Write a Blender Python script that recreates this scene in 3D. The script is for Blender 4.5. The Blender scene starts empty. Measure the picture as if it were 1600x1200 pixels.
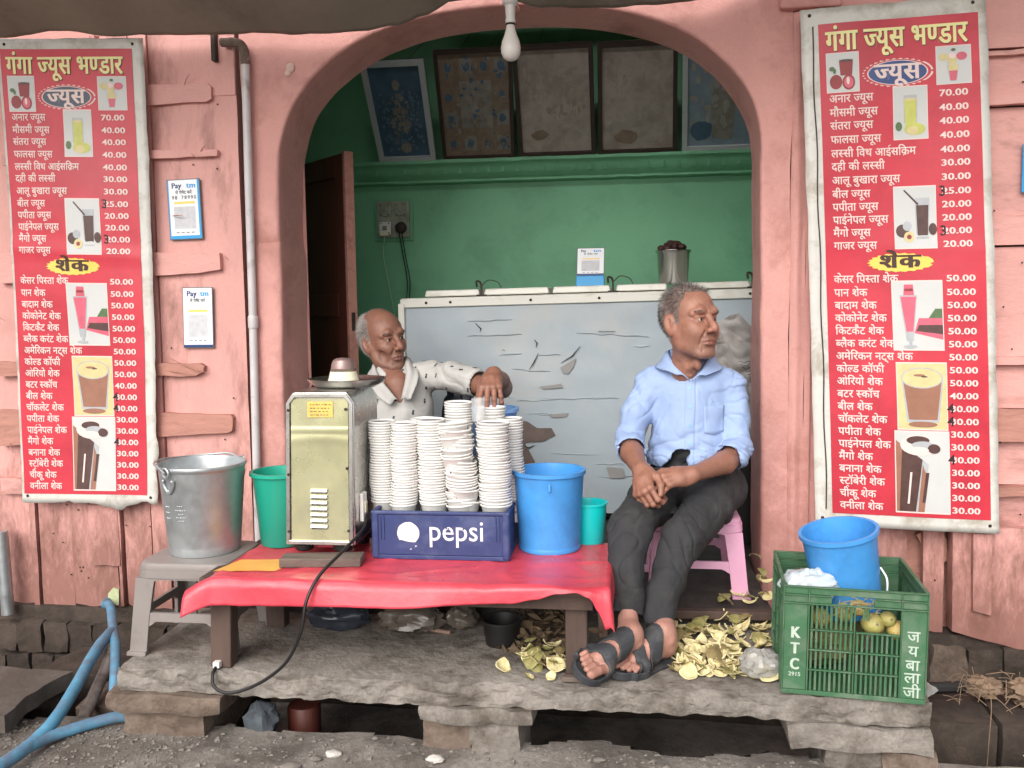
import bpy, bmesh, math, random
import numpy as np
from mathutils import Vector, Matrix, noise
import openvdb

random.seed(7)
np.random.seed(7)
S = bpy.context.scene
COL = S.collection
R = math.radians

# ------------------------------------------------------------------ camera
cd = bpy.data.cameras.new('camera')
cam = bpy.data.objects.new('camera', cd)
COL.objects.link(cam)
cam.matrix_world = Matrix.Translation((0, -3.2, 1.22)) @ (
    Matrix.Rotation(R(7.5), 4, 'Z') @ Matrix.Rotation(R(85.0), 4, 'X') @ Matrix.Rotation(R(-0.8), 4, 'Z'))
cd.sensor_width = 36.0
cd.lens = 1400.0 / 1600.0 * 36.0
cd.clip_start = 0.05
cd.clip_end = 500
S.camera = cam

# ------------------------------------------------------------------ sky, sun, exposure
W = bpy.data.worlds.new('World')
S.world = W
W.use_nodes = True
wn = W.node_tree.nodes
wl = W.node_tree.links
for n in list(wn):
    wn.remove(n)
SUN_EL, SUN_AZ = R(36), R(194)
sky = wn.new('ShaderNodeTexSky')
sky.sky_type = 'NISHITA'
sky.sun_disc = False
sky.sun_elevation = SUN_EL
sky.sun_rotation = SUN_AZ
sky.air_density = 1.0
sky.dust_density = 4.0
hs = wn.new('ShaderNodeHueSaturation')
hs.inputs['Saturation'].default_value = 0.22
bg = wn.new('ShaderNodeBackground')
bg.inputs['Strength'].default_value = 0.15
wo = wn.new('ShaderNodeOutputWorld')
wl.new(sky.outputs[0], hs.inputs['Color'])
wl.new(hs.outputs[0], bg.inputs[0])
wl.new(bg.outputs[0], wo.inputs[0])
sd = bpy.data.lights.new('sun', 'SUN')
sd.energy = 1.5
sd.angle = R(60)
sd.color = (1.0, 0.96, 0.9)
sun = bpy.data.objects.new('sun', sd)
COL.objects.link(sun)
# towards the sun: azimuth measured clockwise from +Y as the sky texture does
_d = Vector((math.sin(SUN_AZ) * math.cos(SUN_EL), math.cos(SUN_AZ) * math.cos(SUN_EL), math.sin(SUN_EL)))
sun.rotation_euler = (-_d).to_track_quat('-Z', 'Y').to_euler()
sun.location = (0, -6, 8)
S.view_settings.view_transform = 'Standard'
S.view_settings.look = 'None'
S.view_settings.gamma = 1.0
S.view_settings.use_curve_mapping = False
S.view_settings.exposure = 0.45
S.cycles.max_bounces = 12
S.cycles.diffuse_bounces = 8

# ------------------------------------------------------------------ materials
def srgb(r, g, b):
    f = lambda c: c / 12.92 if c <= 0.04045 else ((c + 0.055) / 1.055) ** 2.4
    return tuple(f(c / 255.0) for c in (r, g, b))

def mat(name, col, rough=0.6, metal=0.0, var=0.12, vscale=5.0, stretch=(1, 1, 1), dirt=None, dscale=4.0, dthr=0.58,
        damt=0.7, dsoft=0.08, low=None, bump=0.0, bscale=60.0, fine=0.0, fscale=150.0, sss=0.0, spec=0.5,
        attr=None, trans=0.0, alpha=1.0, emit=None, coat=0.0, wear=None, wscale=30.0, wthr=0.66, roughvar=0.0):
    """principled material: two-tone noise colour, blotches of dirt, optional flakes of wear, bump"""
    m = bpy.data.materials.new(name)
    m.use_nodes = True
    nt = m.node_tree
    N, L = nt.nodes, nt.links
    bs = N['Principled BSDF']
    tc = N.new('ShaderNodeTexCoord')
    oi = N.new('ShaderNodeObjectInfo')
    mul = N.new('ShaderNodeMath'); mul.operation = 'MULTIPLY'; mul.inputs[1].default_value = 13.0
    L.new(oi.outputs['Random'], mul.inputs[0])
    mp = N.new('ShaderNodeMapping'); mp.inputs['Scale'].default_value = stretch
    L.new(tc.outputs['Object'], mp.inputs['Vector'])

    def noi(scale, detail=6.0, rough_=0.6, dist=0.0):
        n = N.new('ShaderNodeTexNoise'); n.noise_dimensions = '4D'
        n.inputs['Scale'].default_value = scale
        n.inputs['Detail'].default_value = detail
        n.inputs['Roughness'].default_value = rough_
        n.inputs['Distortion'].default_value = dist
        L.new(mp.outputs[0], n.inputs['Vector']); L.new(mul.outputs[0], n.inputs['W'])
        return n.outputs['Fac']

    def ramp(src, a, b, lo=0.0, hi=1.0):
        r = N.new('ShaderNodeMapRange'); r.clamp = True
        r.inputs['From Min'].default_value = a; r.inputs['From Max'].default_value = b
        r.inputs['To Min'].default_value = lo; r.inputs['To Max'].default_value = hi
        L.new(src, r.inputs['Value']); return r.outputs['Result']

    def mix(fac, a, b):
        x = N.new('ShaderNodeMix'); x.data_type = 'RGBA'
        if isinstance(fac, float): x.inputs[0].default_value = fac
        else: L.new(fac, x.inputs[0])
        for v, i in ((a, 6), (b, 7)):
            if isinstance(v, tuple): x.inputs[i].default_value = (*v[:3], 1)
            else: L.new(v, x.inputs[i])
        return x.outputs[2]

    c = tuple(col)
    if attr:
        at = N.new('ShaderNodeAttribute'); at.attribute_name = attr
        c = at.outputs['Color']
        if var:
            g = N.new('ShaderNodeMix'); g.data_type = 'RGBA'; g.blend_type = 'MULTIPLY'; g.inputs[0].default_value = 1.0
            L.new(c, g.inputs[6])
            L.new(mix(ramp(noi(vscale), .3, .7), (1 - var,) * 3, (1 + var,) * 3), g.inputs[7])
            c = g.outputs[2]
    elif var:
        c0 = tuple(max(0, x * (1 - var)) for x in col); c1 = tuple(min(1, x * (1 + var)) for x in col)
        c = mix(ramp(noi(vscale), .3, .7), c0, c1)
    if fine:
        c = mix(ramp(noi(fscale, 3), .35, .7, 0.0, fine), c, tuple(x * .45 for x in col))
    if dirt is not None:
        f = ramp(noi(dscale, 9, .68, .3), dthr - dsoft, dthr + dsoft, 0.0, damt)
        c = mix(f, c, dirt)
        if low is not None:               # splashed grime with its own ragged outline near the street
            ge = N.new('ShaderNodeNewGeometry'); sx = N.new('ShaderNodeSeparateXYZ')
            L.new(ge.outputs['Position'], sx.inputs[0])
            ad = N.new('ShaderNodeMath'); ad.operation = 'ADD'
            L.new(ramp(sx.outputs['Z'], low[1], low[0], 0.0, .46), ad.inputs[0]); L.new(noi(dscale * 3.2, 10, .75, .4), ad.inputs[1])
            c = mix(ramp(ad.outputs[0], .60, .86, 0.0, damt), c, dirt)
    if wear is not None:
        wf = ramp(noi(wscale, 8, .7, .2), wthr - .015, wthr + .015)
        c = mix(wf, c, wear)
    if isinstance(c, tuple): bs.inputs['Base Color'].default_value = (*c[:3], 1)
    else: L.new(c, bs.inputs['Base Color'])
    bs.inputs['Roughness'].default_value = rough
    if roughvar:
        L.new(ramp(noi(vscale * 2.3), .3, .7, max(0.02, rough - roughvar), min(1, rough + roughvar)), bs.inputs['Roughness'])
    bs.inputs['Metallic'].default_value = metal
    bs.inputs['Specular IOR Level'].default_value = spec
    if sss:
        bs.inputs['Subsurface Weight'].default_value = sss
        bs.inputs['Subsurface Radius'].default_value = (1.0, .35, .2)
        bs.inputs['Subsurface Scale'].default_value = .008
    if trans: bs.inputs['Transmission Weight'].default_value = trans
    if alpha < 1: bs.inputs['Alpha'].default_value = alpha
    if coat: bs.inputs['Coat Weight'].default_value = coat
    if bump:
        b = N.new('ShaderNodeBump'); b.inputs['Strength'].default_value = bump; b.inputs['Distance'].default_value = .01
        L.new(noi(bscale, 8, .65), b.inputs['Height']); L.new(b.outputs[0], bs.inputs['Normal'])
    return m

PINK = srgb(209, 153, 145)
GRIME = srgb(96, 70, 58)
M = {}
M['plaster'] = mat('pink_plaster', PINK, .75, var=.10, vscale=4, dirt=srgb(158, 106, 94), dscale=5, dthr=.59, damt=.55, low=(.1, 1.1), bump=.5, bscale=38, fine=.12, wear=srgb(158, 106, 92), wscale=20, wthr=.70)
M['pinkwood'] = mat('pink_painted_wood', srgb(212, 156, 148), .6, var=.10, vscale=5, stretch=(1, 1, .35), dirt=srgb(112, 72, 60), dscale=6, dthr=.60, damt=.75, low=(.0, .8), bump=.42, bscale=46, fine=.12, wear=srgb(140, 98, 86), wscale=26, wthr=.715)
M['pinkboard'] = mat('pink_painted_board', srgb(212, 156, 148), .6, var=.10, vscale=5, stretch=(.35, 1, 1), dirt=srgb(112, 72, 60), dscale=6, dthr=.60, damt=.7, low=(.0, .75), bump=.42, bscale=46, fine=.12, wear=srgb(140, 98, 86), wscale=26, wthr=.715)
M['rawwood'] = mat('old_splintered_wood', srgb(182, 130, 116), .8, var=.16, vscale=14, stretch=(.25, 1, 1), dirt=srgb(122, 84, 72), dscale=14, dthr=.56, damt=.6, bump=.6, bscale=50)
M['green'] = mat('green_wall_paint', srgb(114, 178, 138), .55, var=.12, vscale=2.2, dirt=srgb(84, 140, 106), dscale=3, dthr=.58, damt=.5, bump=.12, bscale=25, fine=.06, wear=srgb(42, 74, 56), wscale=16, wthr=.755)
M['darkfloor'] = mat('dirty_floor', srgb(70, 64, 60), .8, var=.3, vscale=8, dirt=srgb(40, 34, 30), dscale=9, dthr=.5, bump=.5, bscale=40)
M['stone'] = mat('grey_flagstone', srgb(142, 134, 126), .8, var=.22, vscale=5, dirt=srgb(78, 68, 58), dscale=6.5, dthr=.55, damt=.85, bump=1.4, bscale=30, fine=.4, fscale=90, wear=srgb(168, 160, 150), wscale=34, wthr=.70)
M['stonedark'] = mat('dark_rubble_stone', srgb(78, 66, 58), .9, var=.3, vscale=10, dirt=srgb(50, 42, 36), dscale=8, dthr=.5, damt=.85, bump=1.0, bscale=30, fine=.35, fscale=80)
M['stonewarm'] = mat('brown_rubble_stone', srgb(126, 110, 98), .9, var=.25, vscale=9, dirt=srgb(76, 62, 52), dscale=9, dthr=.52, damt=.8, bump=1.0, bscale=30, fine=.3, fscale=80)
M['ground'] = mat('street_dirt', srgb(140, 132, 125), .95, var=.22, vscale=6, dirt=srgb(84, 76, 70), dscale=5, dthr=.5, damt=.8, bump=1.0, bscale=45, fine=.4, fscale=70, wear=srgb(170, 164, 156), wscale=60, wthr=.69)
M['mud'] = mat('drain_mud', srgb(46, 40, 36), .9, var=.3, vscale=6, bump=.8, bscale=30)
M['tarp'] = mat('grey_tarpaulin', srgb(140, 131, 117), .7, var=.16, vscale=3, dirt=srgb(80, 70, 58), dscale=2.5, dthr=.55, damt=.5, bump=.25, bscale=14)
M['pipe'] = mat('grey_plastic_pipe', srgb(196, 190, 190), .45, var=.1, vscale=10, dirt=srgb(120, 104, 98), dscale=9, dthr=.6)
M['white'] = mat('white_plastic', srgb(226, 224, 220), .4, var=.04)
M['bulbglass'] = mat('frosted_bulb_glass', srgb(232, 228, 222), .35, var=0, sss=.2)
M['darkmetal'] = mat('rusty_iron', srgb(58, 48, 44), .6, metal=.5, var=.3, vscale=20)
M['door'] = mat('brown_door_paint', srgb(92, 44, 36), .5, var=.2, vscale=6, stretch=(1, 1, .2), dirt=srgb(52, 26, 22), dscale=8, dthr=.55, bump=.2)
M['steel'] = mat('stainless_steel', (.62, .61, .58), .28, metal=1, var=.08, vscale=6, roughvar=.06)
M['galv'] = mat('galvanised_steel', (.50, .53, .54), .42, metal=.75, var=.14, vscale=14, roughvar=.12, dirt=(.34, .36, .37), dscale=9, dthr=.55, damt=.45)
M['panelgreen'] = mat('pale_olive_film_panel', srgb(198, 196, 154), .3, metal=.6, var=.10, vscale=4, roughvar=.1, dirt=srgb(158, 158, 146), dscale=2.2, dthr=.56, damt=.7, dsoft=.12, spec=.6)
M['blue'] = mat('blue_plastic', srgb(72, 150, 218), .38, var=.06, vscale=6, dirt=srgb(60, 112, 166), dscale=7, dthr=.57, damt=.5, fine=.12, fscale=40, roughvar=.12)
M['bluepale'] = mat('pale_blue_plastic', srgb(128, 170, 222), .4, var=.05)
M['teal'] = mat('teal_plastic', srgb(30, 158, 134), .35, var=.05, vscale=6)
M['turq'] = mat('turquoise_plastic', srgb(18, 204, 202), .35, var=.05, vscale=6)
M['navy'] = mat('navy_crate_plastic', srgb(44, 58, 106), .5, var=.12, vscale=8, dirt=srgb(92, 102, 136), dscale=10, dthr=.56, damt=.5, fine=.15, fscale=60)
M['crategreen'] = mat('green_crate_plastic', srgb(60, 102, 70), .55, var=.16, vscale=8, dirt=srgb(118, 130, 112), dscale=9, dthr=.56, damt=.55, fine=.15, fscale=50)
M['cloth'] = mat('red_plastic_tablecloth', srgb(208, 70, 84), .34, var=.12, vscale=3.5, dirt=srgb(168, 46, 60), dscale=6, dthr=.55, damt=.6, bump=.22, bscale=22, wear=srgb(226, 128, 130), wscale=8, wthr=.69, roughvar=.12)
M['clothyellow'] = mat('yellow_print', srgb(236, 172, 84), .45, var=.1, vscale=20)
M['legwood'] = mat('dark_table_wood', srgb(84, 66, 58), .75, var=.2, vscale=10, stretch=(1, 1, .2), bump=.35, dirt=srgb(54, 42, 36), dscale=8, dthr=.55)
M['palewood'] = mat('weathered_leg_wood', srgb(150, 122, 108), .8, var=.2, vscale=12, stretch=(1, 1, .2), bump=.4)
M['blockwood'] = mat('worn_block_wood', srgb(112, 98, 90), .75, var=.2, vscale=14, stretch=(.25, 1, 1), bump=.4, dirt=srgb(66, 54, 48), dscale=12, dthr=.54)
M['greystool'] = mat('grey_stool_plastic', srgb(132, 124, 120), .5, var=.06, vscale=6, dirt=srgb(96, 88, 82), dscale=7, dthr=.58, damt=.5)
M['pinkstool'] = mat('pink_stool_plastic', srgb(222, 164, 192), .45, var=.06, vscale=6, dirt=srgb(190, 130, 150), dscale=8, dthr=.6, damt=.4)
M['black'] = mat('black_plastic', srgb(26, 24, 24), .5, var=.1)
M['paper'] = mat('white_paper', srgb(228, 226, 224), .7, var=.03)
M['cup'] = mat('paper_cup_white', srgb(226, 224, 220), .6, var=.03, vscale=20)
M['ink'] = mat('black_ink', srgb(32, 32, 38), .6, var=0)
M['inknavy'] = mat('navy_ink', srgb(24, 40, 84), .6, var=0)
M['freezer'] = mat('grey_blue_freezer_paint', srgb(166, 177, 184), .5, var=.07, vscale=3, dirt=srgb(182, 184, 182), dscale=2.4, dthr=.55, damt=.7, bump=.2, bscale=10)
M['freezertrim'] = mat('freezer_white_trim', srgb(222, 220, 210), .4, var=.06, vscale=5, stretch=(.4, 1, 1), dirt=srgb(150, 140, 112), dscale=9, dthr=.62, damt=.6)
M['barepatch'] = mat('bare_freezer_board', srgb(108, 94, 88), .8, var=.2, vscale=12, bump=.4)
M['hoseblue'] = mat('blue_hose', srgb(84, 142, 172), .55, var=.28, vscale=9, dirt=srgb(98, 104, 122), dscale=14, dthr=.52, damt=.75, bump=.15, bscale=40)
M['cream'] = mat('cream_enamel', srgb(228, 222, 196), .3, var=.05)
M['mauve'] = mat('worn_mauve_metal', srgb(150, 126, 122), .4, metal=.4, var=.12)
M['glass'] = mat('dusty_picture_glass', srgb(172, 162, 154), .3, var=.16, vscale=7, dirt=srgb(140, 128, 120), dscale=9, dthr=.52)


# ------------------------------------------------------------------ mesh building
WLOC = {}

class B:
    def __init__(s):
        s.v = []; s.f = []; s.mi = []; s.cur = 0
    def add(s, vs, fs):
        o = len(s.v)
        s.v += [tuple(p) for p in vs]
        for f in fs:
            s.f.append(tuple(i + o for i in f)); s.mi.append(s.cur)
        return s
    def box(s, x0, x1, y0, y1, z0, z1, taper=None, rot=None, c=None):
        vs = [Vector((x, y, z)) for z in (z0, z1) for y in (y0, y1) for x in (x0, x1)]
        if taper:      # shrink the top by (tx,ty)
            cx, cy = (x0 + x1) / 2, (y0 + y1) / 2
            for p in vs[4:]:
                p.x = cx + (p.x - cx) * taper[0]; p.y = cy + (p.y - cy) * taper[1]
        if rot is not None:
            c = Vector(c if c else ((x0 + x1) / 2, (y0 + y1) / 2, (z0 + z1) / 2))
            vs = [c + rot @ (p - c) for p in vs]
        return s.add(vs, [(0, 2, 3, 1), (4, 5, 7, 6), (0, 1, 5, 4), (1, 3, 7, 5), (3, 2, 6, 7), (2, 0, 4, 6)])
    def bar(s, p0, p1, w, h, up=(0, 0, 1), w1=None, h1=None):
        p0, p1 = Vector(p0), Vector(p1); d = (p1 - p0).normalized(); up = Vector(up)
        if abs(d.dot(up)) > .98: up = Vector((0, 1, 0))
        a = d.cross(up).normalized(); b = a.cross(d)
        w1 = w if w1 is None else w1; h1 = h if h1 is None else h1
        vs = []
        for p, ww, hh in ((p0, w, h), (p1, w1, h1)):
            for i, j in ((-1, -1), (1, -1), (1, 1), (-1, 1)):
                vs.append(p + a * i * ww / 2 + b * j * hh / 2)
        return s.add(vs, [(3, 2, 1, 0), (4, 5, 6, 7), (0, 1, 5, 4), (1, 2, 6, 5), (2, 3, 7, 6), (3, 0, 4, 7)])
    def lathe(s, prof, n=32, c=(0, 0, 0), mtx=None, close=False):
        """prof: (r,z) list from outside; axis z"""
        c = Vector(c); vs = []
        for r, z in prof:
            for k in range(n):
                a = 2 * math.pi * k / n
                p = Vector((r * math.cos(a), r * math.sin(a), z))
                vs.append(c + (mtx @ p if mtx else p))
        fs = []
        m = len(prof)
        for i in range(m - 1 if not close else m):
            for k in range(n):
                k2 = (k + 1) % n; i2 = (i + 1) % m
                fs.append((i * n + k, i * n + k2, i2 * n + k2, i2 * n + k))
        if not close:
            if prof[0][0] > 1e-6: fs.append(tuple(range(n))[::-1])
            if prof[-1][0] > 1e-6: fs.append(tuple((m - 1) * n + k for k in range(n)))
        return s.add(vs, fs)
    def tube(s, pts, r, n=8, cap=True):
        pts = [Vector(p) for p in pts]; vs = []; fs = []
        rr = r if isinstance(r, (list, tuple)) else [r] * len(pts)
        prev = None
        for i, p in enumerate(pts):
            d = (pts[min(i + 1, len(pts) - 1)] - pts[max(i - 1, 0)]).normalized()
            if prev is None:
                a = d.orthogonal().normalized()
            else:
                a = (prev - d * prev.dot(d)).normalized()
            prev = a; b = d.cross(a)
            for k in range(n):
                t = 2 * math.pi * k / n
                vs.append(p + (a * math.cos(t) + b * math.sin(t)) * rr[i])
        for i in range(len(pts) - 1):
            for k in range(n):
                k2 = (k + 1) % n
                fs.append((i * n + k, i * n + k2, (i + 1) * n + k2, (i + 1) * n + k))
        if cap:
            fs.append(tuple(range(n))[::-1]); fs.append(tuple((len(pts) - 1) * n + k for k in range(n)))
        return s.add(vs, fs)
    def grid(s, fn, nu, nv, wrap=False):
        vs = [fn(i / nu, j / nv) for j in range(nv + 1) for i in range(nu + 1)]
        fs = [(j * (nu + 1) + i, j * (nu + 1) + i + 1, (j + 1) * (nu + 1) + i + 1, (j + 1) * (nu + 1) + i)
              for j in range(nv) for i in range(nu)]
        return s.add(vs, fs)
    def prism(s, pts, y0, y1):
        """polygon of (x,z) pulled from y0 to y1"""
        n = len(pts)
        vs = [(x, y0, z) for x, z in pts] + [(x, y1, z) for x, z in pts]
        fs = [tuple(range(n)), tuple(range(2 * n - 1, n - 1, -1))]
        fs += [(i, i + n, (i + 1) % n + n, (i + 1) % n) for i in range(n)]
        return s.add(vs, fs)
    def poly(s, pts):
        return s.add(pts, [tuple(range(len(pts)))])
    def ell(s, c, rad, nu=16, nv=10, mtx=None):
        c = Vector(c); vs = []; fs = []
        for j in range(nv + 1):
            t = math.pi * j / nv
            for i in range(nu):
                a = 2 * math.pi * i / nu
                p = Vector((rad[0] * math.sin(t) * math.cos(a), rad[1] * math.sin(t) * math.sin(a), rad[2] * math.cos(t)))
                vs.append(c + (mtx @ p if mtx else p))
        for j in range(nv):
            for i in range(nu):
                fs.append((j * nu + i, (j + 1) * nu + i, (j + 1) * nu + (i + 1) % nu, j * nu + (i + 1) % nu))
        return s.add(vs, fs)
    def jitter(s, amp, freq=6.0, seed=0.0, only=None):
        for i, p in enumerate(s.v):
            if only and not only(p): continue
            q = Vector(p) * freq + Vector((seed, seed * 1.7, -seed))
            s.v[i] = tuple(Vector(p) + noise.noise_vector(q) * amp)
        return s
    def build(s, name, m, parent=None, origin=None, smooth=35, bevel=0.0, bseg=2, sub=0, kind=None, label=None):
        o0 = Vector(origin) if origin is not None else (WLOC.get(parent.name, Vector()) if parent else Vector())
        me = bpy.data.meshes.new(name)
        me.from_pydata([tuple(Vector(p) - o0) for p in s.v], [], s.f)
        for x in (m if isinstance(m, (list, tuple)) else [m]):
            me.materials.append(x)
        if isinstance(m, (list, tuple)):
            me.polygons.foreach_set('material_index', s.mi)
        bm = bmesh.new(); bm.from_mesh(me); bmesh.ops.recalc_face_normals(bm, faces=bm.faces)
        bm.to_mesh(me); bm.free()
        if smooth:
            me.polygons.foreach_set('use_smooth', [True] * len(me.polygons))
            if not bevel and not sub: me.set_sharp_from_angle(angle=R(smooth))
        me.update()
        ob = bpy.data.objects.new(name, me)
        COL.objects.link(ob)
        if parent:
            ob.parent = parent
            ob.location = o0 - WLOC[parent.name]
        else:
            ob.location = o0
        WLOC[ob.name] = o0.copy()
        if bevel:
            md = ob.modifiers.new('bevel', 'BEVEL'); md.width = bevel; md.segments = bseg; md.limit_method = 'ANGLE'; md.angle_limit = R(40)
            md.harden_normals = True
        if sub:
            md = ob.modifiers.new('sub', 'SUBSURF'); md.levels = sub; md.render_levels = sub
        if kind: ob['kind'] = kind
        if label: ob['label'] = label
        return ob

def thing(name, label, cat, loc, group=None):
    o = bpy.data.objects.new(name, None)
    o.empty_display_size = .1
    COL.objects.link(o)
    o.location = loc
    WLOC[o.name] = Vector(loc)
    return tag(o, label, cat, group)

def tag(o, label, cat, group=None):
    o['label'] = label; o['category'] = cat
    if group: o['group'] = group
    return o

def copy_obj(o, loc=None, parent=None, label=None, rot=None):
    c = o.copy(); COL.objects.link(c)
    if loc is not None: c.location = loc
    if rot is not None: c.rotation_euler = rot
    c.parent = parent
    if label: c['label'] = label
    WLOC[c.name] = Vector(c.location)
    return c

def lerp(a, b, t): return a + (b - a) * t
def smoothstep(a, b, x):
    t = min(1, max(0, (x - a) / (b - a))); return t * t * (3 - 2 * t)
def nz(x, y=0.0, z=0.0): return noise.noise(Vector((x, y, z)))
def bez(pts, n=24):
    """catmull-rom through the points"""
    P = [Vector(p) for p in pts]; P = [2 * P[0] - P[1]] + P + [2 * P[-1] - P[-2]]; out = []
    segs = len(P) - 3
    for i in range(segs):
        a, b, c, d = P[i:i + 4]
        k = max(2, n // segs)
        for j in range(k):
            t = j / k
            out.append(.5 * ((2 * b) + (c - a) * t + (2 * a - 5 * b + 4 * c - d) * t * t + (3 * b - a - 3 * c + d) * t ** 3))
    out.append(P[-2]); return out

# ================================================================== SETTING
# street: one sheet out to the horizon, with an open drain along the shop fronts
def street_height(x, y):
    n = nz(x * 3, y * 3) * .016 + nz(x * 11, y * 11, 3) * .008 + nz(x * 40, y * 40, 5) * .003
    edge = -.80 + .035 * nz(x * 4, 0, 9) + .02 * nz(x * 15, 0, 2)
    if y > edge:
        return -.29 + n * .6
    return n * (1 if y > -2.2 else .5) - .02 + .02 * smoothstep(-1.2, -.85, y)
xs = [-60, -30, -15, -8, -5, -3.5] + [-2.8 + i * .025 for i in range(181)] + [2.3, 3.2, 5, 8, 15, 30, 60]
ys = [-60, -30, -15, -8, -5, -3.2] + [-2.4 + i * .08 for i in range(15)] + [-1.22 + i * .016 for i in range(32)] + [-.68, -.5, -.3, -.1, .1, .2, 5, 30, 60]
g = B()
g.add([(x, y, street_height(x, y) if abs(x) < 4 and y > -4 else (-.29 if y > -.8 else -.02)) for y in ys for x in xs],
      [(j * len(xs) + i, j * len(xs) + i + 1, (j + 1) * len(xs) + i + 1, (j + 1) * len(xs) + i)
       for j in range(len(ys) - 1) for i in range(len(xs) - 1)])
g.build('street_ground', M['ground'], kind='structure', smooth=60)
# gravel and grit
gr = B()
for k in range(4200):
    x = random.uniform(-2.3, 1.7); y = -.84 - abs(random.gauss(0, .17))
    if random.random() < .3: x = random.uniform(-2.1, -1.2)
    if y < -1.5: continue
    r = random.choice((.0015, .002, .003, .004, .006, .009)) * random.uniform(.6, 1.3)
    z = street_height(x, y)
    if z < -.2: continue
    a, b_ = random.uniform(0, 6.28), random.uniform(.6, 1)
    vs = [(x + r * math.cos(a + t) * random.uniform(.7, 1.2), y + r * b_ * math.sin(a + t), z + r * .2) for t in (0, 1.5, 3.1, 4.7)]
    vs += [(x + r * .3, y, z + r * random.uniform(.5, .9)), (x, y, z - r * .4)]
    gr.add(vs, [(0, 1, 4), (1, 2, 4), (2, 3, 4), (3, 0, 4), (1, 0, 5), (2, 1, 5), (3, 2, 5), (0, 3, 5)])
M['grit'] = mat('street_grit', srgb(118, 111, 104), .95, var=.45, vscale=30)
gr.build('street_gravel', M['grit'], kind='stuff', smooth=0)

def rock(b, c, rad, seed, amp=.25, nu=12, nv=8, freq=None):
    o = len(b.v)
    b.ell(c, rad, nu, nv)
    c = Vector(c); fr = freq or 1.2
    for i in range(o, len(b.v)):
        p = Vector(b.v[i]) - c
        u = Vector((p.x / rad[0], p.y / rad[1], p.z / rad[2]))
        f = 1 + amp * noise.noise(u * fr + Vector((seed * 3.1, seed, -seed))) + amp * .5 * noise.noise(u * fr * 2.7 + Vector((seed, 0, 7)))
        b.v[i] = tuple(c + p * f)
M['paleston'] = mat('pale_pebble', srgb(196, 190, 182), .8, var=.1, vscale=30, bump=.3)
for (x, y, rx, lab) in ((-.525, -.917, .024, 'pale flat pebble lying in the dirt in front of the middle stone pillar'),
                        (-.808, -.929, .022, 'chalky lump of stone in the dirt left of the flat pebble'),
                        (-.903, -1.0, .03, 'largest pale stone in the street dirt, left of the chalky lump'),
                        (-.085, -.889, .017, 'small whitish stone in front of the dark gap right of the middle pillar'),
                        (-.845, -.96, .016, 'small grey pebble between the chalky lump and the largest pale stone')):
    b = B(); rock(b, (x, y, street_height(x, y) + rx * .25), (rx, rx * .7, rx * .4), x * 9, .35)
    tag(b.build('pebble', M['paleston'] if 'flat' in lab else M['grit'], origin=(x, y, 0)), lab, 'stone')

# ---- stone platform over the drain
plat = bpy.data.objects.new('stone_platform', None); COL.objects.link(plat); plat.location = (-.35, -.45, 0); WLOC[plat.name] = Vector((-.35, -.45, 0))
plat['kind'] = 'structure'
def slab(x0, x1, y0, y1, z0, z1, seed, nx=60, ny=26, chip=.020, lx=0.0, fall=0.0):
    """flagstone with a chipped front edge"""
    b = B()
    def fn(u, v):
        x = lerp(x0, x1, u)
        if v < .42:
            t = v / .42; y = lerp(y1, y0, t ** .7); z = z1
        elif v < .90:
            t = (v - .42) / .48; y = y0; z = lerp(z1, z0, t)
        else:
            t = (v - .90) / .10; y = lerp(y0, y1, t); z = z0
        if v >= .38 and v < .93:
            q = Vector((x * 15, y0 * 3, z * 22 + seed))
            vo = noise.voronoi(q)[0]
            rr = noise.fractal(Vector((x * 13, z * 17, seed)), .7, 2.1, 5)
            fr = 1 if v >= .42 else smoothstep(.38, .42, v)
            y += fr * (.009 * rr + .017 * (vo[0] - .45) + .016 * noise.noise(Vector((x * 2.2, seed, 0))))
            z += fr * .006 * noise.noise(Vector((x * 21, z * 30, seed)))
        z += .004 * noise.noise(Vector((x * 5, y * 5, seed))) + .0022 * noise.noise(Vector((x * 19, y * 19, seed)))
        if v < .42: z -= .010 * smoothstep(.04, 0, y - y0) * (1 + 1.4 * noise.noise(Vector((x * 11, 0, seed))))
        return (x, y, z - fall * u)
    b.grid(fn, nx, ny)
    for u, sgn in ((0, 1), (1, -1)):     # end faces
        pts = [fn(u, j / ny) for j in range(ny + 1)]
        b.poly(pts)
    return b
b = slab(-1.462, .762, -.872, -.36, .130, .2, 1.0, 260, 60)
b.jitter(.006, 12, 5, only=lambda p: p[0] < -1.43)
b.build('slab', M['stone'], plat, smooth=28)
# inner step on which the stools stand
b = B()
b.box(-1.262, .447, -.372, .262, .10, .25)
b.build('step', M['darkfloor'], plat, bevel=.008)
b = B()
b.bar((-.08, -.385, .236), (.45, -.380, .240), .036, .028)
b.jitter(.003, 20)
b.build('threshold_beam', M['legwood'], plat, bevel=.004)
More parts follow.
